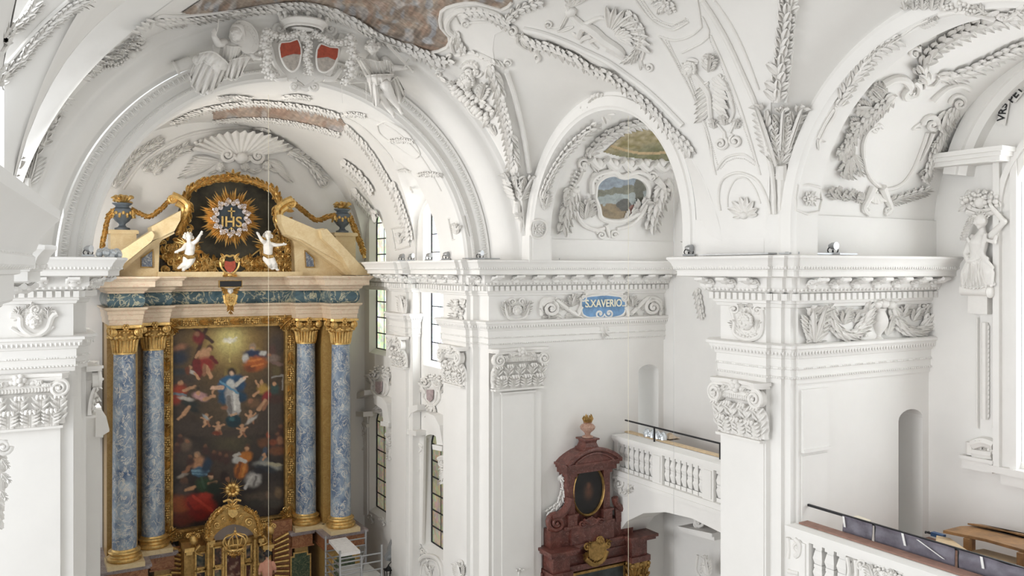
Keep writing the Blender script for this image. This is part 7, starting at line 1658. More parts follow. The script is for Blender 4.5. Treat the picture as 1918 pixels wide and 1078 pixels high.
hood('white curved window hood nearest the altar with painted arms', [[(55, 150), (65, 100), (100, 60), (172, 34), (172, 62), (120, 85), (90, 120), (85, 155)], [(228, 58), (275, 75), (300, 110), (316, 215), (280, 210), (272, 140), (225, 105)]], [[(50, 148), (172, 155), (172, 182), (55, 172)], [(270, 205), (318, 215), (316, 238), (270, 230)]], [(128, 250), (282, 305)], (222, 10), ARMS)
hood('white curved window hood farther from the altar with painted arms', [[(378, 240), (395, 170), (430, 120), (474, 114), (474, 145), (440, 160), (415, 200), (408, 245)], [(520, 155), (570, 175), (600, 230), (620, 340), (585, 335), (575, 260), (520, 205)]], [[(378, 238), (474, 262), (474, 288), (385, 270)], [(565, 335), (622, 345), (620, 372), (568, 362)]], [(440, 368), (575, 440)], (510, 55), ARMS)
m = MB()                                                      # flat bands and sill slopes round the lower windows
for pts in ([(95, 180), (150, 180), (150, 740), (95, 720)], [(276, 240), (306, 240), (300, 800), (285, 790)], [(400, 280), (470, 290), (460, 900), (400, 880)], [(590, 370), (620, 370), (620, 1040), (595, 1020)]): pxp(m, CW1, B2, pts, .05)
struct('trim_23', m, smooth=False)
for xs, lab in (((100, 730, 290, 770), 'stucco leaf scrolls under the window nearest the altar'), ((425, 890, 470, 960), 'stucco leaf sprig under the lower window beside the pier')):
    x0_, y0_, x1_, y1_ = xs; R('leaf_scroll', lab, 'scroll', CW1, B2, *[op for k in range(4) for op in (('S', x0_+(x1_-x0_)*k/3, y0_+(y1_-y0_)*k/3, 16, 90*k, 1.4, 1 if k % 2 else -1, 5), ('A', x0_+(x1_-x0_)*k/3, y0_+(y1_-y0_)*k/3, x0_+(x1_-x0_)*k/3+20, y0_+(y1_-y0_)*k/3+36, 22, 3))])
t = thing('oval_wall_niche', 'scrolled stucco frame around a dark oval opening in the chancel wall', 'niche', tuple(CW1.hit(B2[0]+345/ZS3, B2[1]+880/ZS3)[0]))
OV = [(318, 880), (322, 830), (335, 815), (350, 840), (357, 890), (352, 940), (340, 960), (326, 940)]
R('opening', None, None, CW1, B2, ('P', OV, 2), parent=t, mat=DARK); R('frame', None, None, CW1, B2, ('O', [(312, 880), (318, 820), (336, 800), (356, 830), (366, 890), (360, 950), (342, 975), (322, 955)], 8), ('S', 330, 760, 24, 0, 1.5, 1, 8), ('F', [(310, 800), (335, 750), (355, 760)], 34, 15), ('S', 345, 990, 18, 0, 1.4, -1, 6), ('T', [(345, 1000), (350, 1040), (345, 1060)], 8), ('A', 350, 760, 340, 730, 30, 3), ('W', [(362, 840), (372, 900), (364, 970)], 20), parent=t)
BAG = simple('clear_plastic', (.75, .78, .80), .25); BAG.node_tree.nodes['Principled BSDF'].inputs['Transmission Weight'].default_value = .6
R('plastic_bag', 'crumpled clear plastic sheet hanging from the oval wall niche', 'bag', Shift(CW1, .15), B2, ('T', [(335, 830), (318, 900), (300, 970)], 10, 26), ('L', 335, 830, 290, 980, 40, 14), ('L', 330, 850, 320, 985, 34, 14), ('B', 300, 965, 24), mat=BAG)
t = thing('hanging_lantern', 'small black iron lantern hanging low on the chancel wall', 'lantern', tuple(CW1.hit(B2[0]+318/ZS3, B2[1]+1050/ZS3)[0]))
q = CW1.hit(B2[0]+318/ZS3, B2[1]+1050/ZS3)[0]+V((-.35, 0, 0)); m = MB()
for dx in (-.1, .1):
    for dy in (-.1, .1): m.tube([q+V((dx*.8, dy*.8, -.2)), q+V((dx, dy, .1))], .016, 5)
m.box(q+V((-.11, -.11, -.24)), q+V((.11, .11, -.2))); m.box(q+V((-.13, -.13, .1)), q+V((.13, .13, .13))); m.lathe([(.11, .13), (.04, .22), (.02, .26), (0, .27)], q, 8); obj('cage', m, BLACK, t, smooth=False)
m = MB(); m.tube([q+V((0, 0, .26)), q+V((.1, 0, .36)), q+V((.35, 0, .36))], .015, 6); m.tube([q+V((.09, 0, .05)), q+V((.09, 0, -.05))], .02, 5); obj('bracket', m, BLACK, t); m = MB(); m.tube([q+V((0, 0, -.18)), q+V((0, 0, -.02))], .03, 8); obj('candle', m, WHITEP, t)
R('round_frame', 'round moulded stucco frame at the bottom edge of the chancel wall', 'frame', CW1, B2, ('O', [(425, 1080), (430, 1010), (465, 970), (510, 965), (550, 990), (570, 1050), (560, 1120), (480, 1150)], 13), ('O', [(445, 1080), (452, 1020), (480, 990), (510, 990), (535, 1010), (550, 1060), (540, 1110), (480, 1130)], 6), ('A', 500, 1080, 480, 1010, 34, 4), ('F', [(490, 1060), (510, 1020)], 30, 14))
R('stucco_figure', 'small stucco leaf figure at the bottom right of the chancel wall', 'ornament', FI, B2, ('A', 670, 1090, 665, 1000, 60, 5), ('H', 672, 1010, 18), ('F', [(650, 1060), (680, 1070)], 30, 14)); R('stucco_figure', 'small stucco leaf tuft at the bottom edge below the pier capital', 'ornament', FB, B2, ('A', 985, 1100, 985, 1030, 60, 5), ('B', 985, 1055, 14))
R('leaf_relief', 'stucco leaf on the frieze between the two chancel windows', 'relief', PX(10.62), M2, ('A', 350, 690, 345, 580, 50, 5), ('S', 340, 600, 18, 0, 1.4, 1, 6), ('T', [(335, 680), (360, 630), (345, 585)], 6))
for (x, y, r, org, lab) in ((650, 205, 44, M2, 'square-framed stucco flower low on the chancel arch soffit'), (330, 260, 34, M2, 'stucco flower low on the chancel rib between the windows')):
    R('rosette', lab, 'rosette', Surf(carch, cvault, ccap), org, ('T', [(x-50, y-60), (x+35, y-70), (x+60, y+40), (x-25, y+60), (x-50, y-60)], 6, None, None, 1), ('A', x-5, y+30, x-5, y-35, r, 4), ('B', x, y, 9), ('L', x, y, x-24, y-24, 20), ('L', x, y, x+24, y-20, 20))
# ------------------------------------------------------------------ galleries
def gallery(name, label, X, y0, y1, zt, groups, tail):
    t = thing(name, label, 'balustrade', (X, (y0+y1)/2, zt-1.5), 'gallery balustrades')
    m = MB()
    for dx, za, zb in ((-.10, -.10, 0), (-.07, -.15, -.10), (-.03, -.2, -.15)): m.box((X+dx, y0, zt+za), (X+.42, y1, zt+zb))
    obj('handrail', m, PL, t, smooth=False)
    m = MB(); m.box((X-.04, y0, zt-1.15), (X+.36, y1, zt-1.0)); m.box((X-.07, y0, zt-1.25), (X+.4, y1, zt-1.15)); m.box((X, y0, zt-1.45), (X+.4, y1, zt-1.25)); obj('plinth_rail', m, PL, t, smooth=False)
    last = y1
    for a, b, n in groups:
        m = MB(); m.box((X+.0, b, zt-1.0), (X+.34, last, zt-.2)); m.box((X-.03, b+.06, zt-.95), (X+.05, last-.06, zt-.25)) if last-b > .2 else None; obj('pier', m, PL, t, smooth=False); last = a
        for i in range(n):
            y = a+(b-a)*(i+.5)/n; m = MB(); s = .095
            for z0, z1, k0, k1 in ((-1., -.9, 1, 1), (-.9, -.86, .7, .7), (-.86, -.72, .75, 1.05), (-.72, -.64, 1.05, .8), (-.64, -.58, .9, .9), (-.58, -.48, .8, 1.05), (-.48, -.34, 1.05, .75), (-.34, -.3, .7, .7), (-.3, -.2, 1, 1)):
                r = [[V((X+.17+sx*s*k, y+sy*s*k, zt+z)) for sx, sy in ((-1, -1), (1, -1), (1, 1), (-1, 1))] for z, k in ((z0, k0), (z1, k1))]; m.grid(r, cu=True)
            obj('baluster', m, PL, t, smooth=False)
    m = MB(); m.box((X, y0, zt-1.0), (X+.34, last, zt-.2)); obj('pier', m, PL, t, smooth=False)
    m = MB(); m.box((X+.33, y0, zt-1.0), (X+.4, y1, zt-.2)); obj('backing', m, PL, t, smooth=False)
    return t
g1 = gallery('balustrade', 'white balustrade of the far gallery between wall and near pier', 15.03, 12.76, 19.86, -4.76, [(18.15, 19.72, 7), (16.2, 17.75, 7), (14.2, 15.8, 7)], 0)
g2 = gallery('balustrade', 'white balustrade of the near gallery at the bottom right', 12.1, 2.6, 10.8, -4.59, [(9.35, 10.35, 4), (6.9, 7.9, 4), (4.4, 5.4, 4)], 0)
GF = simple('gallery_floor', (.33, .19, .14), .7, var=.2, scale=4)
m = MB(); m.box((15.45, 12.74, -5.62), (XO1, 19.9, -5.5)); struct('floor_gallery_far', m, GF); m = MB(); m.box((12.52, 2., -5.62), (XO2, YA, -5.5)); struct('floor_gallery_near', m, GF)
m = MB(); holed_wall(m, lambda y, z, d: V((15.06+d, y, z)), 12.7, 19.95, FLOOR, -6.2, 13.3, 19.93, FLOOR+.01, -6.38, 1.0); struct('wall_gallery_arch', m, smooth=False)
GA = PX(15.06)
R('leaf_scroll', 'stucco leaf scroll between the red altar top and the far gallery arch', 'scroll', GA, B2, ('S', 1565, 560, 34, 90, 1.6, 1, 10), ('S', 1630, 560, 26, 0, 1.5, -1, 8), ('A', 1560, 620, 1545, 520, 40, 4), ('T', [(1540, 510), (1545, 560), (1570, 610)], 8), ('A', 1590, 610, 1640, 580, 36, 3), ('S', 1590, 610, 18, 0, 1.4, 1, 6))
R('leaf_garland', 'stucco garland hanging under the far gallery arch', 'garland', PX(15.4), B2, ('W', [(1650, 680), (1700, 630), (1760, 605), (1830, 625)], 40), ('F', [(1720, 640), (1770, 612), (1810, 620)], 30, 14), ('A', 1650, 740, 1700, 700, 40, 3))
t = thing('wall_bracket', 'white wall bracket with scroll below the far gallery beside the near pier', 'bracket', tuple(PX(16.4).hit(1320, 990)[0])); BK = PX(16.4)
m = MB(); pxp(m, BK, B3, [(20, 790), (213, 830), (213, 850), (30, 810)], .3, .5); pxp(m, BK, B3, [(35, 810), (213, 850), (213, 872), (45, 830)], .22, .5); obj('shelf', m, PL, t, smooth=False); R('scroll', None, None, BK, B3, ('S', 105, 780, 34, 90, 1.6, 1, 12), ('T', [(70, 680), (75, 740), (95, 800)], 14), ('A', 140, 760, 120, 690, 40, 4), parent=t); R('carving', None, None, BK, B3, ('A', 150, 1080, 140, 960, 50, 5), ('T', [(90, 960), (80, 1040), (100, 1080)], 8), ('F', [(130, 1000), (110, 1060)], 30, 14), parent=t)
m = MB(); m.box((13.6, 12.73, -9.8), (16.9, 12.8, -7.)); struct('trim_24', m)
def rail(label, X, z, y0, y1, posts, zb, grp='metal hand rails'):
    t = thing('metal_rail', label, 'rail', (X, (y0+y1)/2, zb), grp)
    m = MB(); m.box((X-.02, y0, z-.02), (X+.02, y1, z+.02)); obj('bar', m, BLACK, t, smooth=False)
    for y in posts: m = MB(); m.box((X-.018, y-.018, zb), (X+.018, y+.018, z)); obj('post', m, BLACK, t, smooth=False)
R('scroll_console', 'fluted scroll console on the near gallery front beside the near pier', 'console', PX(12.1), B3, ('T', [(600, 860), (605, 930), (600, 975)], 14), ('T', [(640, 870), (665, 900), (660, 950), (640, 965)], 16), ('S', 655, 915, 30, 90, 1.5, 1, 10), ('T', [(600, 1050), (660, 1065)], 14), group='gallery front carvings')
R('acanthus_carving', 'carved leaf and fruit panel on the near gallery front at the bottom edge', 'panel', PX(12.1), B3, ('A', 1080, 1110, 1060, 1010, 70, 4), ('F', [(1090, 1040), (1150, 1040), (1230, 1075)], 60, 24), ('A', 1160, 1110, 1200, 1040, 60, 4), ('S', 1010, 1010, 30, 90, 1.5, 1, 9), ('T', [(930, 970), (940, 1040), (935, 1080)], 12), ('T', [(975, 985), (980, 1050), (978, 1080)], 12), group='gallery front carvings')
rail('thin black metal rail on the far gallery balustrade', 15.35, -4.36, 12.8, 19.75, (18.45, 15.9, 14.2), -4.76); rail('black metal rail hung with grey plastic on the near gallery', 12.66, -4.33, 3., 10.86, (9.41, 7.93, 6.2, 4.5), -5.5)
m = MB(); m.box((12.27, 2.7, -4.585), (12.5, 10.72, -4.56)); tag(obj('wooden_board', m, simple('red_brown_board', (.30, .17, .13), .6, var=.2, scale=6), smooth=False), 'reddish brown board lying along the near gallery balustrade', 'board')
TARP = simple('grey_plastic_sheet', (.15, .14, .17), .2, var=.35, scale=3., bump=.5, bscale=5.)
for k, (ya, yb, lab) in enumerate(((9.45, 10.04, 'grey plastic sheet on the near gallery rail, short piece by the pier'), (7.97, 9.38, 'grey plastic sheet on the near gallery rail, middle piece with white ties'), (3.2, 7.9, 'grey plastic sheet on the near gallery rail, long piece running out of the picture'))):
    m = MB(); rows = []; random.seed(k)
    for j in range(9):
        z = -4.315-(.33*j/8); rows.append([V((12.62-.012*j*.3+.018*NZ.noise(V((y*4., z*6, k)))-(.02 if j == 0 else .0), y, z+.012*NZ.noise(V((y*3, 1, k))))) for y in [ya+(yb-ya)*i/60 for i in range(61)]])
    m.grid(rows); m.grid([[p+V((.012, 0, 0)) for p in r] for r in rows]); tag(obj('plastic_sheet', m, TARP, angle=180), lab, 'sheet', 'grey plastic sheets')
WT = simple('white_tape', (.8, .8, .78), .5)
for (y, z0, z1, dy, lab) in ((10.02, -4.32, -4.5, -.03, 'white tape strip at the end of the plastic sheet by the pier'), (8.87, -4.31, -4.5, -.05, 'white tape strip hanging on the middle plastic sheet'), (7.55, -4.31, -4.48, -.03, 'white tape strip hanging on the long plastic sheet'), (8.6, -4.34, -4.52, -.45, 'thin white tape slanting across the middle plastic sheet')):
    m = MB(); m.prism([V((12.575, y, z0)), V((12.575, y-.04, z0)), V((12.575, y-.04+dy, z1)), V((12.575, y+dy, z1))], (-.006, 0, 0)); tag(obj('tape_strip', m, WT, smooth=False), lab, 'tape', 'white tape strips')
# things on the near gallery
t = thing('wooden_bench', 'dark brown wooden bench on the near gallery below the right window', 'bench', (14.9, 7.5, -5.5)); zt_ = -4.72
def pg(pts, z): return [V((p.x*z/p.z, p.y*z/p.z, z)) for p in (ray(B3[0]+x/ZS3, B3[1]+y/ZS3) for x, y in pts)]
m = MB(); m.prism(pg([(1462, 822), (1560, 798), (1660, 795), (2200, 935), (2200, 1010), (1700, 870)], zt_), (0, 0, -.05)); obj('seat_top', m, WOOD, t, smooth=False)
m = MB(); m.prism(pg([(1600, 790), (1680, 797), (2200, 930), (2200, 905)], zt_+.02), (0, 0, .03)); obj('back_board', m, WOOD, t, smooth=False)
for x, y in ((1600, 850), (1900, 930), (1620, 815), (2100, 960)): p = pg([(x, y)], zt_)[0]; m = MB(); m.box((p.x-.05, p.y-.05, -5.5), (p.x+.05, p.y+.05, zt_-.05)); obj('leg', m, WOOD, t, smooth=False)
m = MB(); m.prism(pg([(1610, 935), (1690, 925), (2200, 1060), (2200, 1100), (1800, 1000)], -5.0), (0, 0, -.04)); tag(obj('pale_plank', m, PALEW, smooth=False), 'long pale plank behind the plastic sheets on the near gallery', 'plank', 'loose planks on the near gallery')
m = MB(); m.prism(pg([(1425, 850), (1500, 865), (1600, 935), (1420, 890)], -4.86), (0, 0, -.04)); tag(obj('pale_plank', m, PALEW, smooth=False), 'short pale plank at the left end of the dark bench', 'plank', 'loose planks on the near gallery')
p = pg([(1435, 860)], -4.95)[0]; t = thing('clamp', 'blue carpenter clamp lying at the left end of the bench', 'tool', tuple(p)); m = MB(); m.box(p+V((-.05, -.12, 0)), p+V((.05, .12, .07))); obj('body', m, simple('tool_blue', (.02, .08, .2), .4), t, smooth=False); m = MB(); m.tube([p+V((0, .12, .03)), p+V((0, .26, .03))], .02, 6); m.tube([p+V((-.06, .22, .03)), p+V((.06, .22, .03))], .015, 6); obj('screw', m, BLACK, t)
m = MB(); m.prism(pg([(960, 742), (985, 738), (1058, 765), (1050, 778)], -4.6), (0, 0, -.05)); tag(obj('wood_offcut', m, simple('cream_wood', (.8, .74, .6), .6), smooth=False), 'cream wood offcut behind the first plastic sheet', 'offcut')
# things on the far gallery
FOIL = simple('silver_foil', (.66, .70, .73), .2, .7, bump=.6, bscale=30)
def pf(x, y, z, org=B2): r = ray(org[0]+x/ZS3, org[1]+y/ZS3); return r*(z/r.z)
for k in range(4):
    p = pf(1715+30*k, 300+7*k, -4.75); m = MB(); random.seed(k)
    m.tube([p, p+V((.02, .05, .13)), p+V((.0, .02, .24))], [.10, .12, .035], 10); [m.ball(p+V((random.uniform(-.08, .08), random.uniform(-.08, .08), random.uniform(.02, .16))), .05, 6, 4) for _ in range(6)]
    tag(obj('foil_bundle', m, FOIL), ['silver foil bundle nearest the red altar on the far gallery rail', 'second silver foil bundle from the left on the far gallery rail', 'third silver foil bundle from the left on the far gallery rail', 'silver foil bundle next to the brown paper on the far gallery rail'][k], 'bundle', 'foil bundles on the far balustrade')
PAP = simple('brown_paper', (.62, .50, .37), .8, var=.2)
for (x, y, lab, s) in ((1840, 308, 'crumpled brown paper beside the foil bundles', .16), (1570, 250, 'brown paper packet on the far gallery rail by the wall', .13)):
    p = pf(x, y, -4.75); m = MB(); random.seed(x); rows = [[p+V((s*(i-3)/2.2, s*(j-3)/2.2, .04+random.uniform(0, s*.7)*(0 < i < 6)*(0 < j < 6))) for i in range(7)] for j in range(7)]; m.grid(rows); m.grid([[V((q.x, q.y, p.z)) for q in r] for r in rows]); tag(obj('paper_heap', m, PAP, smooth=False), lab, 'paper')
m = MB(); a = pf(1560, 262, -4.75); m.box((a.x-.04, 15.6, -4.755), (a.x+.14, a.y, -4.72)); tag(obj('wooden_board', m, PALEW, smooth=False), 'thin brown board lying along the far gallery rail', 'board')
# ------------------------------------------------------------------ red marble side altar
SO = (990, 770)
def sx(x, Y): return at(SO[0]+x/3.5, 0, Y).x
def sp(x, y, Y): return at(SO[0]+x/3.5, SO[1]+y/3.5, Y)
t = thing('side_altar', 'red marble side altar with oval picture under the far gallery', 'altar', (13.9, 19.6, FLOOR)); YW = YB+.05
def bx(nm, *bs, mat=REDM, par=None):
    m = MB()
    for a, b in bs: m.box(a, b)
    return obj(nm, m, mat, par or t, smooth=False)
xl, xr = 12.42, 16.1
bx('cornice', ((xl, 19.16, -7.68), (13.35, YW, -7.6)), ((xl+.05, 19.22, -7.76), (13.3, YW, -7.68)), ((13.3, 19.46, -7.68), (15.15, YW, -7.6)), ((13.3, 19.52, -7.76), (15.15, YW, -7.68)), ((15.1, 19.16, -7.68), (xr, YW, -7.6)), ((15.15, 19.22, -7.76), (xr-.05, YW, -7.68)))
bx('frieze', ((12.62, 19.38, -8.25), (13.16, YW, -7.76)), ((13.1, 19.66, -8.25), (15.3, YW, -7.76)), ((15.3, 19.38, -8.25), (15.85, YW, -7.76)))
bx('architrave', ((12.55, 19.3, -8.38), (13.22, YW, -8.22)), ((13.1, 19.56, -8.36), (15.3, YW, -8.2)), ((15.24, 19.3, -8.38), (15.92, YW, -8.22)), ((13.0, 19.62, -7.98), (15.3, YW, -7.93)))
bx('body', ((12.5, 19.75, FLOOR), (16., YW, -8.3)))
for x in (12.78, 13.02, 15.46, 15.74):
    m = MB(); m.tube([V((x, 19.5, FLOOR)), V((x, 19.5, -9.0))], .13, 20); col = obj('shaft', m, REDM, t)
    m = MB(); random.seed(int(x*9)); m.lathe([(.14, -9.02), (.15, -8.8), (.17, -8.6), (.2, -8.45), (.2, -8.38), (0, -8.38)], (x, 19.5, 0), 16)
    for i in range(26): a = 2*pi*i/13; z = -8.95+.2*(i >= 13); d = V((cos(a), sin(a), 0)); m.tube([V((x, 19.5, z))+d*.15, V((x, 19.5, z+.16))+d*.19, V((x, 19.5, z+.2))+d*.25], [.03, .04, .02], 6)
    for i in range(4): a = pi/4+pi/2*i; m.ball((x+.2*cos(a), 19.5+.2*sin(a), -8.47), .075, 8, 6)
    obj('capital', m, OGOLD, t)
bx('plinth', ((12.66, 19.58, -7.6), (13.3, YW, -7.12)), ((13.3, 19.5, -7.6), (14.75, YW, -7.1)), ((14.7, 19.58, -7.6), (15.5, YW, -7.12)), ((13.05, 19.46, -7.14), (14.75, YW, -7.06)))
bx('attic_body', ((13.24, 19.66, -7.1), (14.62, YW, -5.5)))
for x0_, x1_ in ((13.18, 13.48), (14.38, 14.68)): bx('pilaster', ((x0_, 19.48, -7.06), (x1_, YW, -6.76)), ((x0_+.04, 19.54, -6.76), (x1_-.04, YW, -5.7)), ((x0_, 19.48, -5.72), (x1_, YW, -5.62)), ((x0_-.03, 19.45, -6.8), (x1_+.03, YW, -6.74)))
bx('attic_cornice', ((13.1, 19.42, -5.62), (14.78, YW, -5.48)), ((13.05, 19.36, -5.48), (14.84, YW, -5.40)), ((13.0, 19.3, -5.40), (14.9, YW, -5.33)))
m = MB(); N = 14; arcp = [V((13.04+1.82*i/N, 19.34, -5.34+.36*sin(pi*i/N)**.8)) for i in range(N+1)]; m.prism(arcp, (0, .6, 0)); obj('curved_pediment', m, REDM, t, smooth=False)
m = MB(); m.tube([p+V((0, -.02, 0)) for p in arcp], .06, 8); m.tube([V((13.3+1.3*i/N, 19.33, -5.33+.24*sin(pi*i/N)**.8)) for i in range(N+1)], .035, 8); obj('pediment_moulding', m, REDM, t)
m = MB(); m.lathe([(.36, -5.02), (.36, -4.96), (.3, -4.93), (.25, -4.82), (.27, -4.76), (.34, -4.74), (.34, -4.70), (0, -4.69)], (13.92, 19.62, 0), 4, pi/4, pi/4+2*pi); obj('finial_block', m, REDM, t, smooth=False)
m = MB(); m.lathe([(0, -4.69), (.16, -4.69), (.16, -4.66), (.07, -4.62), (.09, -4.56), (.2, -4.46), (.22, -4.39), (.17, -4.33), (.1, -4.30), (.13, -4.27), (0, -4.27)], (13.92, 19.62, 0), 20); fu = obj('finial_urn', m, REDP, t)
m = MB(); random.seed(4)
for i in range(22): a = random.uniform(0, 2*pi); r = random.uniform(.02, .1); q = V((13.92+r*cos(a), 19.62+r*sin(a), -4.27)); m.tube([q, q+V((cos(a)*.05, sin(a)*.05, .1)), q+V((cos(a)*.02, sin(a)*.02, random.uniform(.15, .24)))], [.03, .035, .008], 6)
obj('gilded_flame', m, OGOLD, fu)
c = V((13.92, 19.6, -6.17))
def ell(k, y): return [V((c.x+.5*k*cos(2*pi*i/48), y, c.z+.66*k*sin(2*pi*i/48))) for i in range(48)]
P3, fs, cols = [V((c.x, 19.6, c.z))], [], []
def dk(x, z):
    n = NZ.noise(V((x*3, z*3, 1.))); b = srgb((26, 24, 24)); k = max(0, 1-math.hypot((x-.02)/.2, (z+.05)/.3))*.6+max(0, 1-math.hypot((x-.02)/.08, (z-.12)/.09))*.9; return tuple(b[i]*(1+n)+k*srgb((130, 84, 60))[i] for i in range(3))+(1,)
cols.append(dk(0, 0))
for r in range(1, 9):
    for i in range(48): q = ell(r/8, 19.6)[i]; P3.append(q); cols.append(dk(q.x-c.x, q.z-c.z))
for i in range(48): fs.append((0, 1+i, 1+(i+1) % 48))
for r in range(7):
    for i in range(48): a = 1+r*48+i; b = 1+r*48+(i+1) % 48; fs.append((a, a+48, b+48, b))
pic = painted('oval_picture', P3, fs, cols, OILP, t)
m = MB(); m.grid([[p+V((0, dy, 0))+(p-c)*s for p in ell(1, 19.58)] for dy, s in ((.06, .1), (-.02, .1), (-.06, .05), (-.02, 0), (.04, 0))], cv=False); o_ = MB(); rows = [[p+V((0, dy, 0))+(p-c)*s for p in ell(1, 19.58)] for dy, s in ((.06, .1), (-.02, .1), (-.06, .05), (-.02, 0), (.04, 0))]; o_.grid(rows, cu=True); obj('gilt_frame', o_, OGOLD, pic)
SW = PY(19.62)
for nm, ops in (('left_volute', [('T', [(262, 560), (245, 620), (200, 670), (140, 690)], 30, 26), ('S', 172, 728, 58, -90, 1.7, -1, 20)]), ('right_volute', [('T', [(556, 560), (570, 605), (610, 635), (660, 640)], 24, 22), ('S', 655, 672, 46, -90, 1.7, 1, 17)])):
    o = Orn(SW, SO, 3.5); [getattr(o, KEY[q[0]])(*q[1:]) for q in ops]; o.plate([(255, 600), (262, 780), (120, 780), (115, 700), (200, 680)] if nm[0] == 'l' else [(560, 600), (565, 720), (690, 715), (695, 650), (610, 640)], 14, sm=False); o.done('volute', None, None, REDM, parent=t)
R('bottom_cartouche', None, None, PY(19.5), SO, ('S', 350, 735, 24, 0, 1.5, 1, 9), ('S', 470, 715, 24, 180, 1.5, -1, 9), ('X', 412, 690, 46, 20, 160, 7), ('T', [(360, 710), (412, 740), (460, 700)], 12), parent=t, mat=REDM, zs=3.5)
for pts, lab in (([(205, 420), (235, 460), (225, 530), (205, 590), (170, 630), (125, 665)], 'white stucco fruit garland left of the red side altar'),):
    R('white_garland', lab, 'garland', PY(YB-.05), SO, ('F', pts, 50, 16), ('W', pts, 50), mat=ST, zs=3.5)
g = thing('heraldic_carving', 'gilded coat of arms on the entablature of the red side altar', 'coat of arms', tuple(sp(440, 1000, 19.4)))
R('carving', None, None, PY(19.5), SO, ('P', [(390, 860), (480, 840), (500, 920), (450, 970), (390, 950)], 16), ('H', 462, 845, 26), ('A', 400, 920, 390, 850, 50, 4), ('A', 490, 900, 515, 835, 50, 4), ('A', 380, 960, 365, 920, 40, 3), ('T', [(365, 960), (420, 1000), (480, 970), (510, 910)], 16), ('S', 380, 880, 26, 0, 1.5, 1, 9), ('S', 510, 870, 24, 180, 1.5, -1, 9), ('F', [(400, 960), (450, 985), (500, 940)], 36, 16), ('R', 440, 905, 34, 6), parent=g, mat=OGOLD, zs=3.5)
m = MB(); m.box((13.2, 19.66, FLOOR), (15.2, 19.72, -8.45)); pp = obj('altar_picture', m, simple('dark_picture', (.03, .04, .04), .4, var=.7, scale=2.5), t, smooth=False); bx('picture_frame', ((13.14, 19.62, -8.5), (15.26, 19.74, -8.43)), ((13.14, 19.62, FLOOR), (13.2, 19.74, -8.45)), ((15.2, 19.62, -9.), (15.26, 19.74, -8.45)), mat=OGOLD, par=pp)
# ------------------------------------------------------------------ lamps on the cornices, cords
def spot(u, v, axis, val, label, s=.75):
    r = ray(u, v); p = r*(val/r[axis]); p.z = .275; t = thing('spotlight', label, 'lamp', tuple(p), 'clamp spotlights on the cornices'); d = ray(u, v).normalized(); X = V((d.y, -d.x, 0)).normalized(); h = max(.16, (HZ-v)*p.dot(V((YS, YC, 0)))/F-.275)
    m = MB(); m.obox(p+V((0, 0, .02)), X*.16*s, V((-X.y, X.x, 0))*.1, V((0, 0, .02))); obj('base_plate', m, STEEL, t, smooth=False); m = MB(); m.tube([p+V((0, 0, .04)), p+V((0, 0, h*.55))], .018, 6); m.tube([p+V((0, 0, h*.5))+X*.09*cos(a*.52)+V((0, 0, .07*sin(a*.52))) for a in range(13)], .012, 5); obj('bracket', m, BLACK, t)
    m = MB(); q = p+V((0, 0, h)); e = (X*.7-d*.6).normalized(); m.tube([q-e*.1*s, q-e*.02*s, q+e*.1*s], [.05*s, .085*s, .095*s], 14); m.tube([q+e*.1*s, q+e*.105*s], .1*s, 14); obj('lamp_head', m, STEEL, t)
for a in ((165, 476, 1, 19.6, 'grey spotlight on the left pier cornice beside the altar pediment'), (899, 484, 1, 19.55, 'grey spotlight at the corner of the cornice left of the harbour fresco'), (1040, 486, 1, 19.6, 'grey spotlight on the cornice under the harbour fresco'), (835, 487, 0, 10.4, 'grey spotlight on the cornice right of the tall white window'), (803, 491, 0, 10.6, 'grey lamp cluster on the cornice in front of the tall white window'), (770, 490, 0, 10.6, 'grey lamp on the cornice between the two tall windows'), (752, 489, 0, 10.6, 'dark lamp on the cornice right of the green window'), (1484, 456, 1, 10.5, 'grey ring-shaped lamp above the corner of the near pier cornice'), (1560, 467, 1, 10.5, 'folded grey spotlight on the near pier cornice right of the corner'), (1290, 472, 0, 11.7, 'grey spotlight at the left end of the near pier cornice')): spot(*a)
m = MB(); m.obox((12.6, 10.55, .29), (.9, 0, 0), (0, .12, 0), (0, 0, .015)); m.obox((11.7, 11.7, .29), (.12, 0, 0), (0, .9, 0), (0, 0, .015)); tag(obj('cable_tray', m, STEEL, smooth=False), 'flat grey cable tray lying on the near pier cornice', 'tray')
m = MB(); m.obox((10.5, 19.55, .29), (.5, 0, 0), (0, .1, 0), (0, 0, .015)); tag(obj('cable_tray', m, STEEL, smooth=False), 'flat grey cable tray on the pier cornice left of the harbour fresco', 'tray')
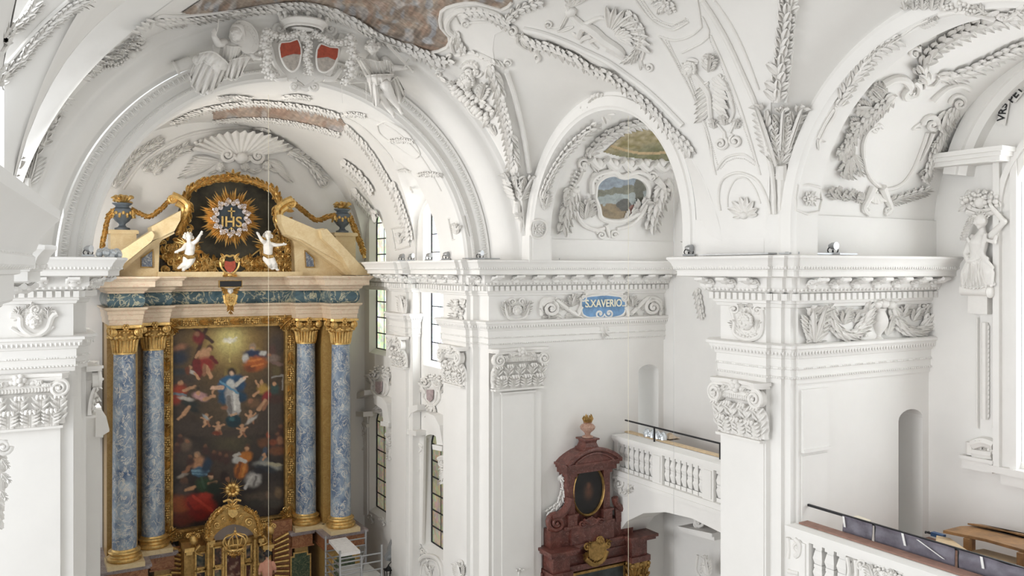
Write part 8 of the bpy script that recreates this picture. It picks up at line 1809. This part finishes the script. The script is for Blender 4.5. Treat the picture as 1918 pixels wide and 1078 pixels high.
m = MB(); random.seed(2); p = at(204, 489, 20.3); [m.ball(V((p.x+random.uniform(-.2, .2), 20.3+random.uniform(-.2, .2), .3+random.uniform(0, .12))), .08, 7, 5) for _ in range(16)]; tag(obj('foil_heap', m, FOIL), 'crumpled silver foil on the left pier cornice', 'foil')
for u, v0, Y, r, lab in ((503, 200, 24., .0045, 'thin pale cord hanging in front of the altarpiece'), (1177, 150, 15., .004, 'thin pale cord hanging in front of the red side altar'), (1262, 250, 15.3, .003, 'thin dark cord hanging left of the near pier')):
    a, b = at(u, v0, Y), at(u, 1077, Y); m = MB(); m.tube([V((a.x, Y, -11.7)), V((a.x, Y, 3.4 if u > 600 else 5.05))], r, 6); tag(obj('plumb_line', m, IVORY if r > .0035 else STEEL), lab, 'cord', 'hanging cords')
# ------------------------------------------------------------------ camera, light
cam = bpy.data.cameras.new('camera'); co = bpy.data.objects.new('camera', cam); C.objects.link(co)
co.location = (0, 0, 0); co.rotation_euler = (pi/2, 0, -radians(30.3))
cam.sensor_width = 36; cam.sensor_fit = 'HORIZONTAL'; cam.lens = 36*F/1918; cam.shift_y = -34/1918; cam.clip_start = .05; cam.clip_end = 200
sc = bpy.context.scene; sc.camera = co
w = bpy.data.worlds.new('sky'); sc.world = w; w.use_nodes = True
bg = w.node_tree.nodes['Background']; bg.inputs[0].default_value = (.92, .96, 1, 1); bg.inputs[1].default_value = .78
def area(name, loc, rot, sx, sy, power, col=(1, 1, 1)):
    l = bpy.data.lights.new(name, 'AREA'); l.shape = 'RECTANGLE'; l.size = sx; l.size_y = sy; l.energy = power; l.color = col
    o = bpy.data.objects.new(name, l); C.objects.link(o); o.location = loc; o.rotation_euler = rot; return o

# daylight through the unseen windows on the left side and west end
area('daylight_chancel_left', (1.12, 24.4, -.3), (0, -pi/2, 0), 5., 1.5, 420, (1, .97, .93))
area('daylight_nave_left', (-22., 14., 0), (0, -pi/2, 0), 9., 14., 1850, (.99, .99, 1))
area('daylight_nave_left', (-18., 5., 1.), (0, -pi/2, 0), 9., 10., 1100, (.99, .99, 1))
sc.view_settings.view_transform = 'Standard'; sc.view_settings.look = 'None'; sc.view_settings.gamma = 1; sc.view_settings.exposure = .82
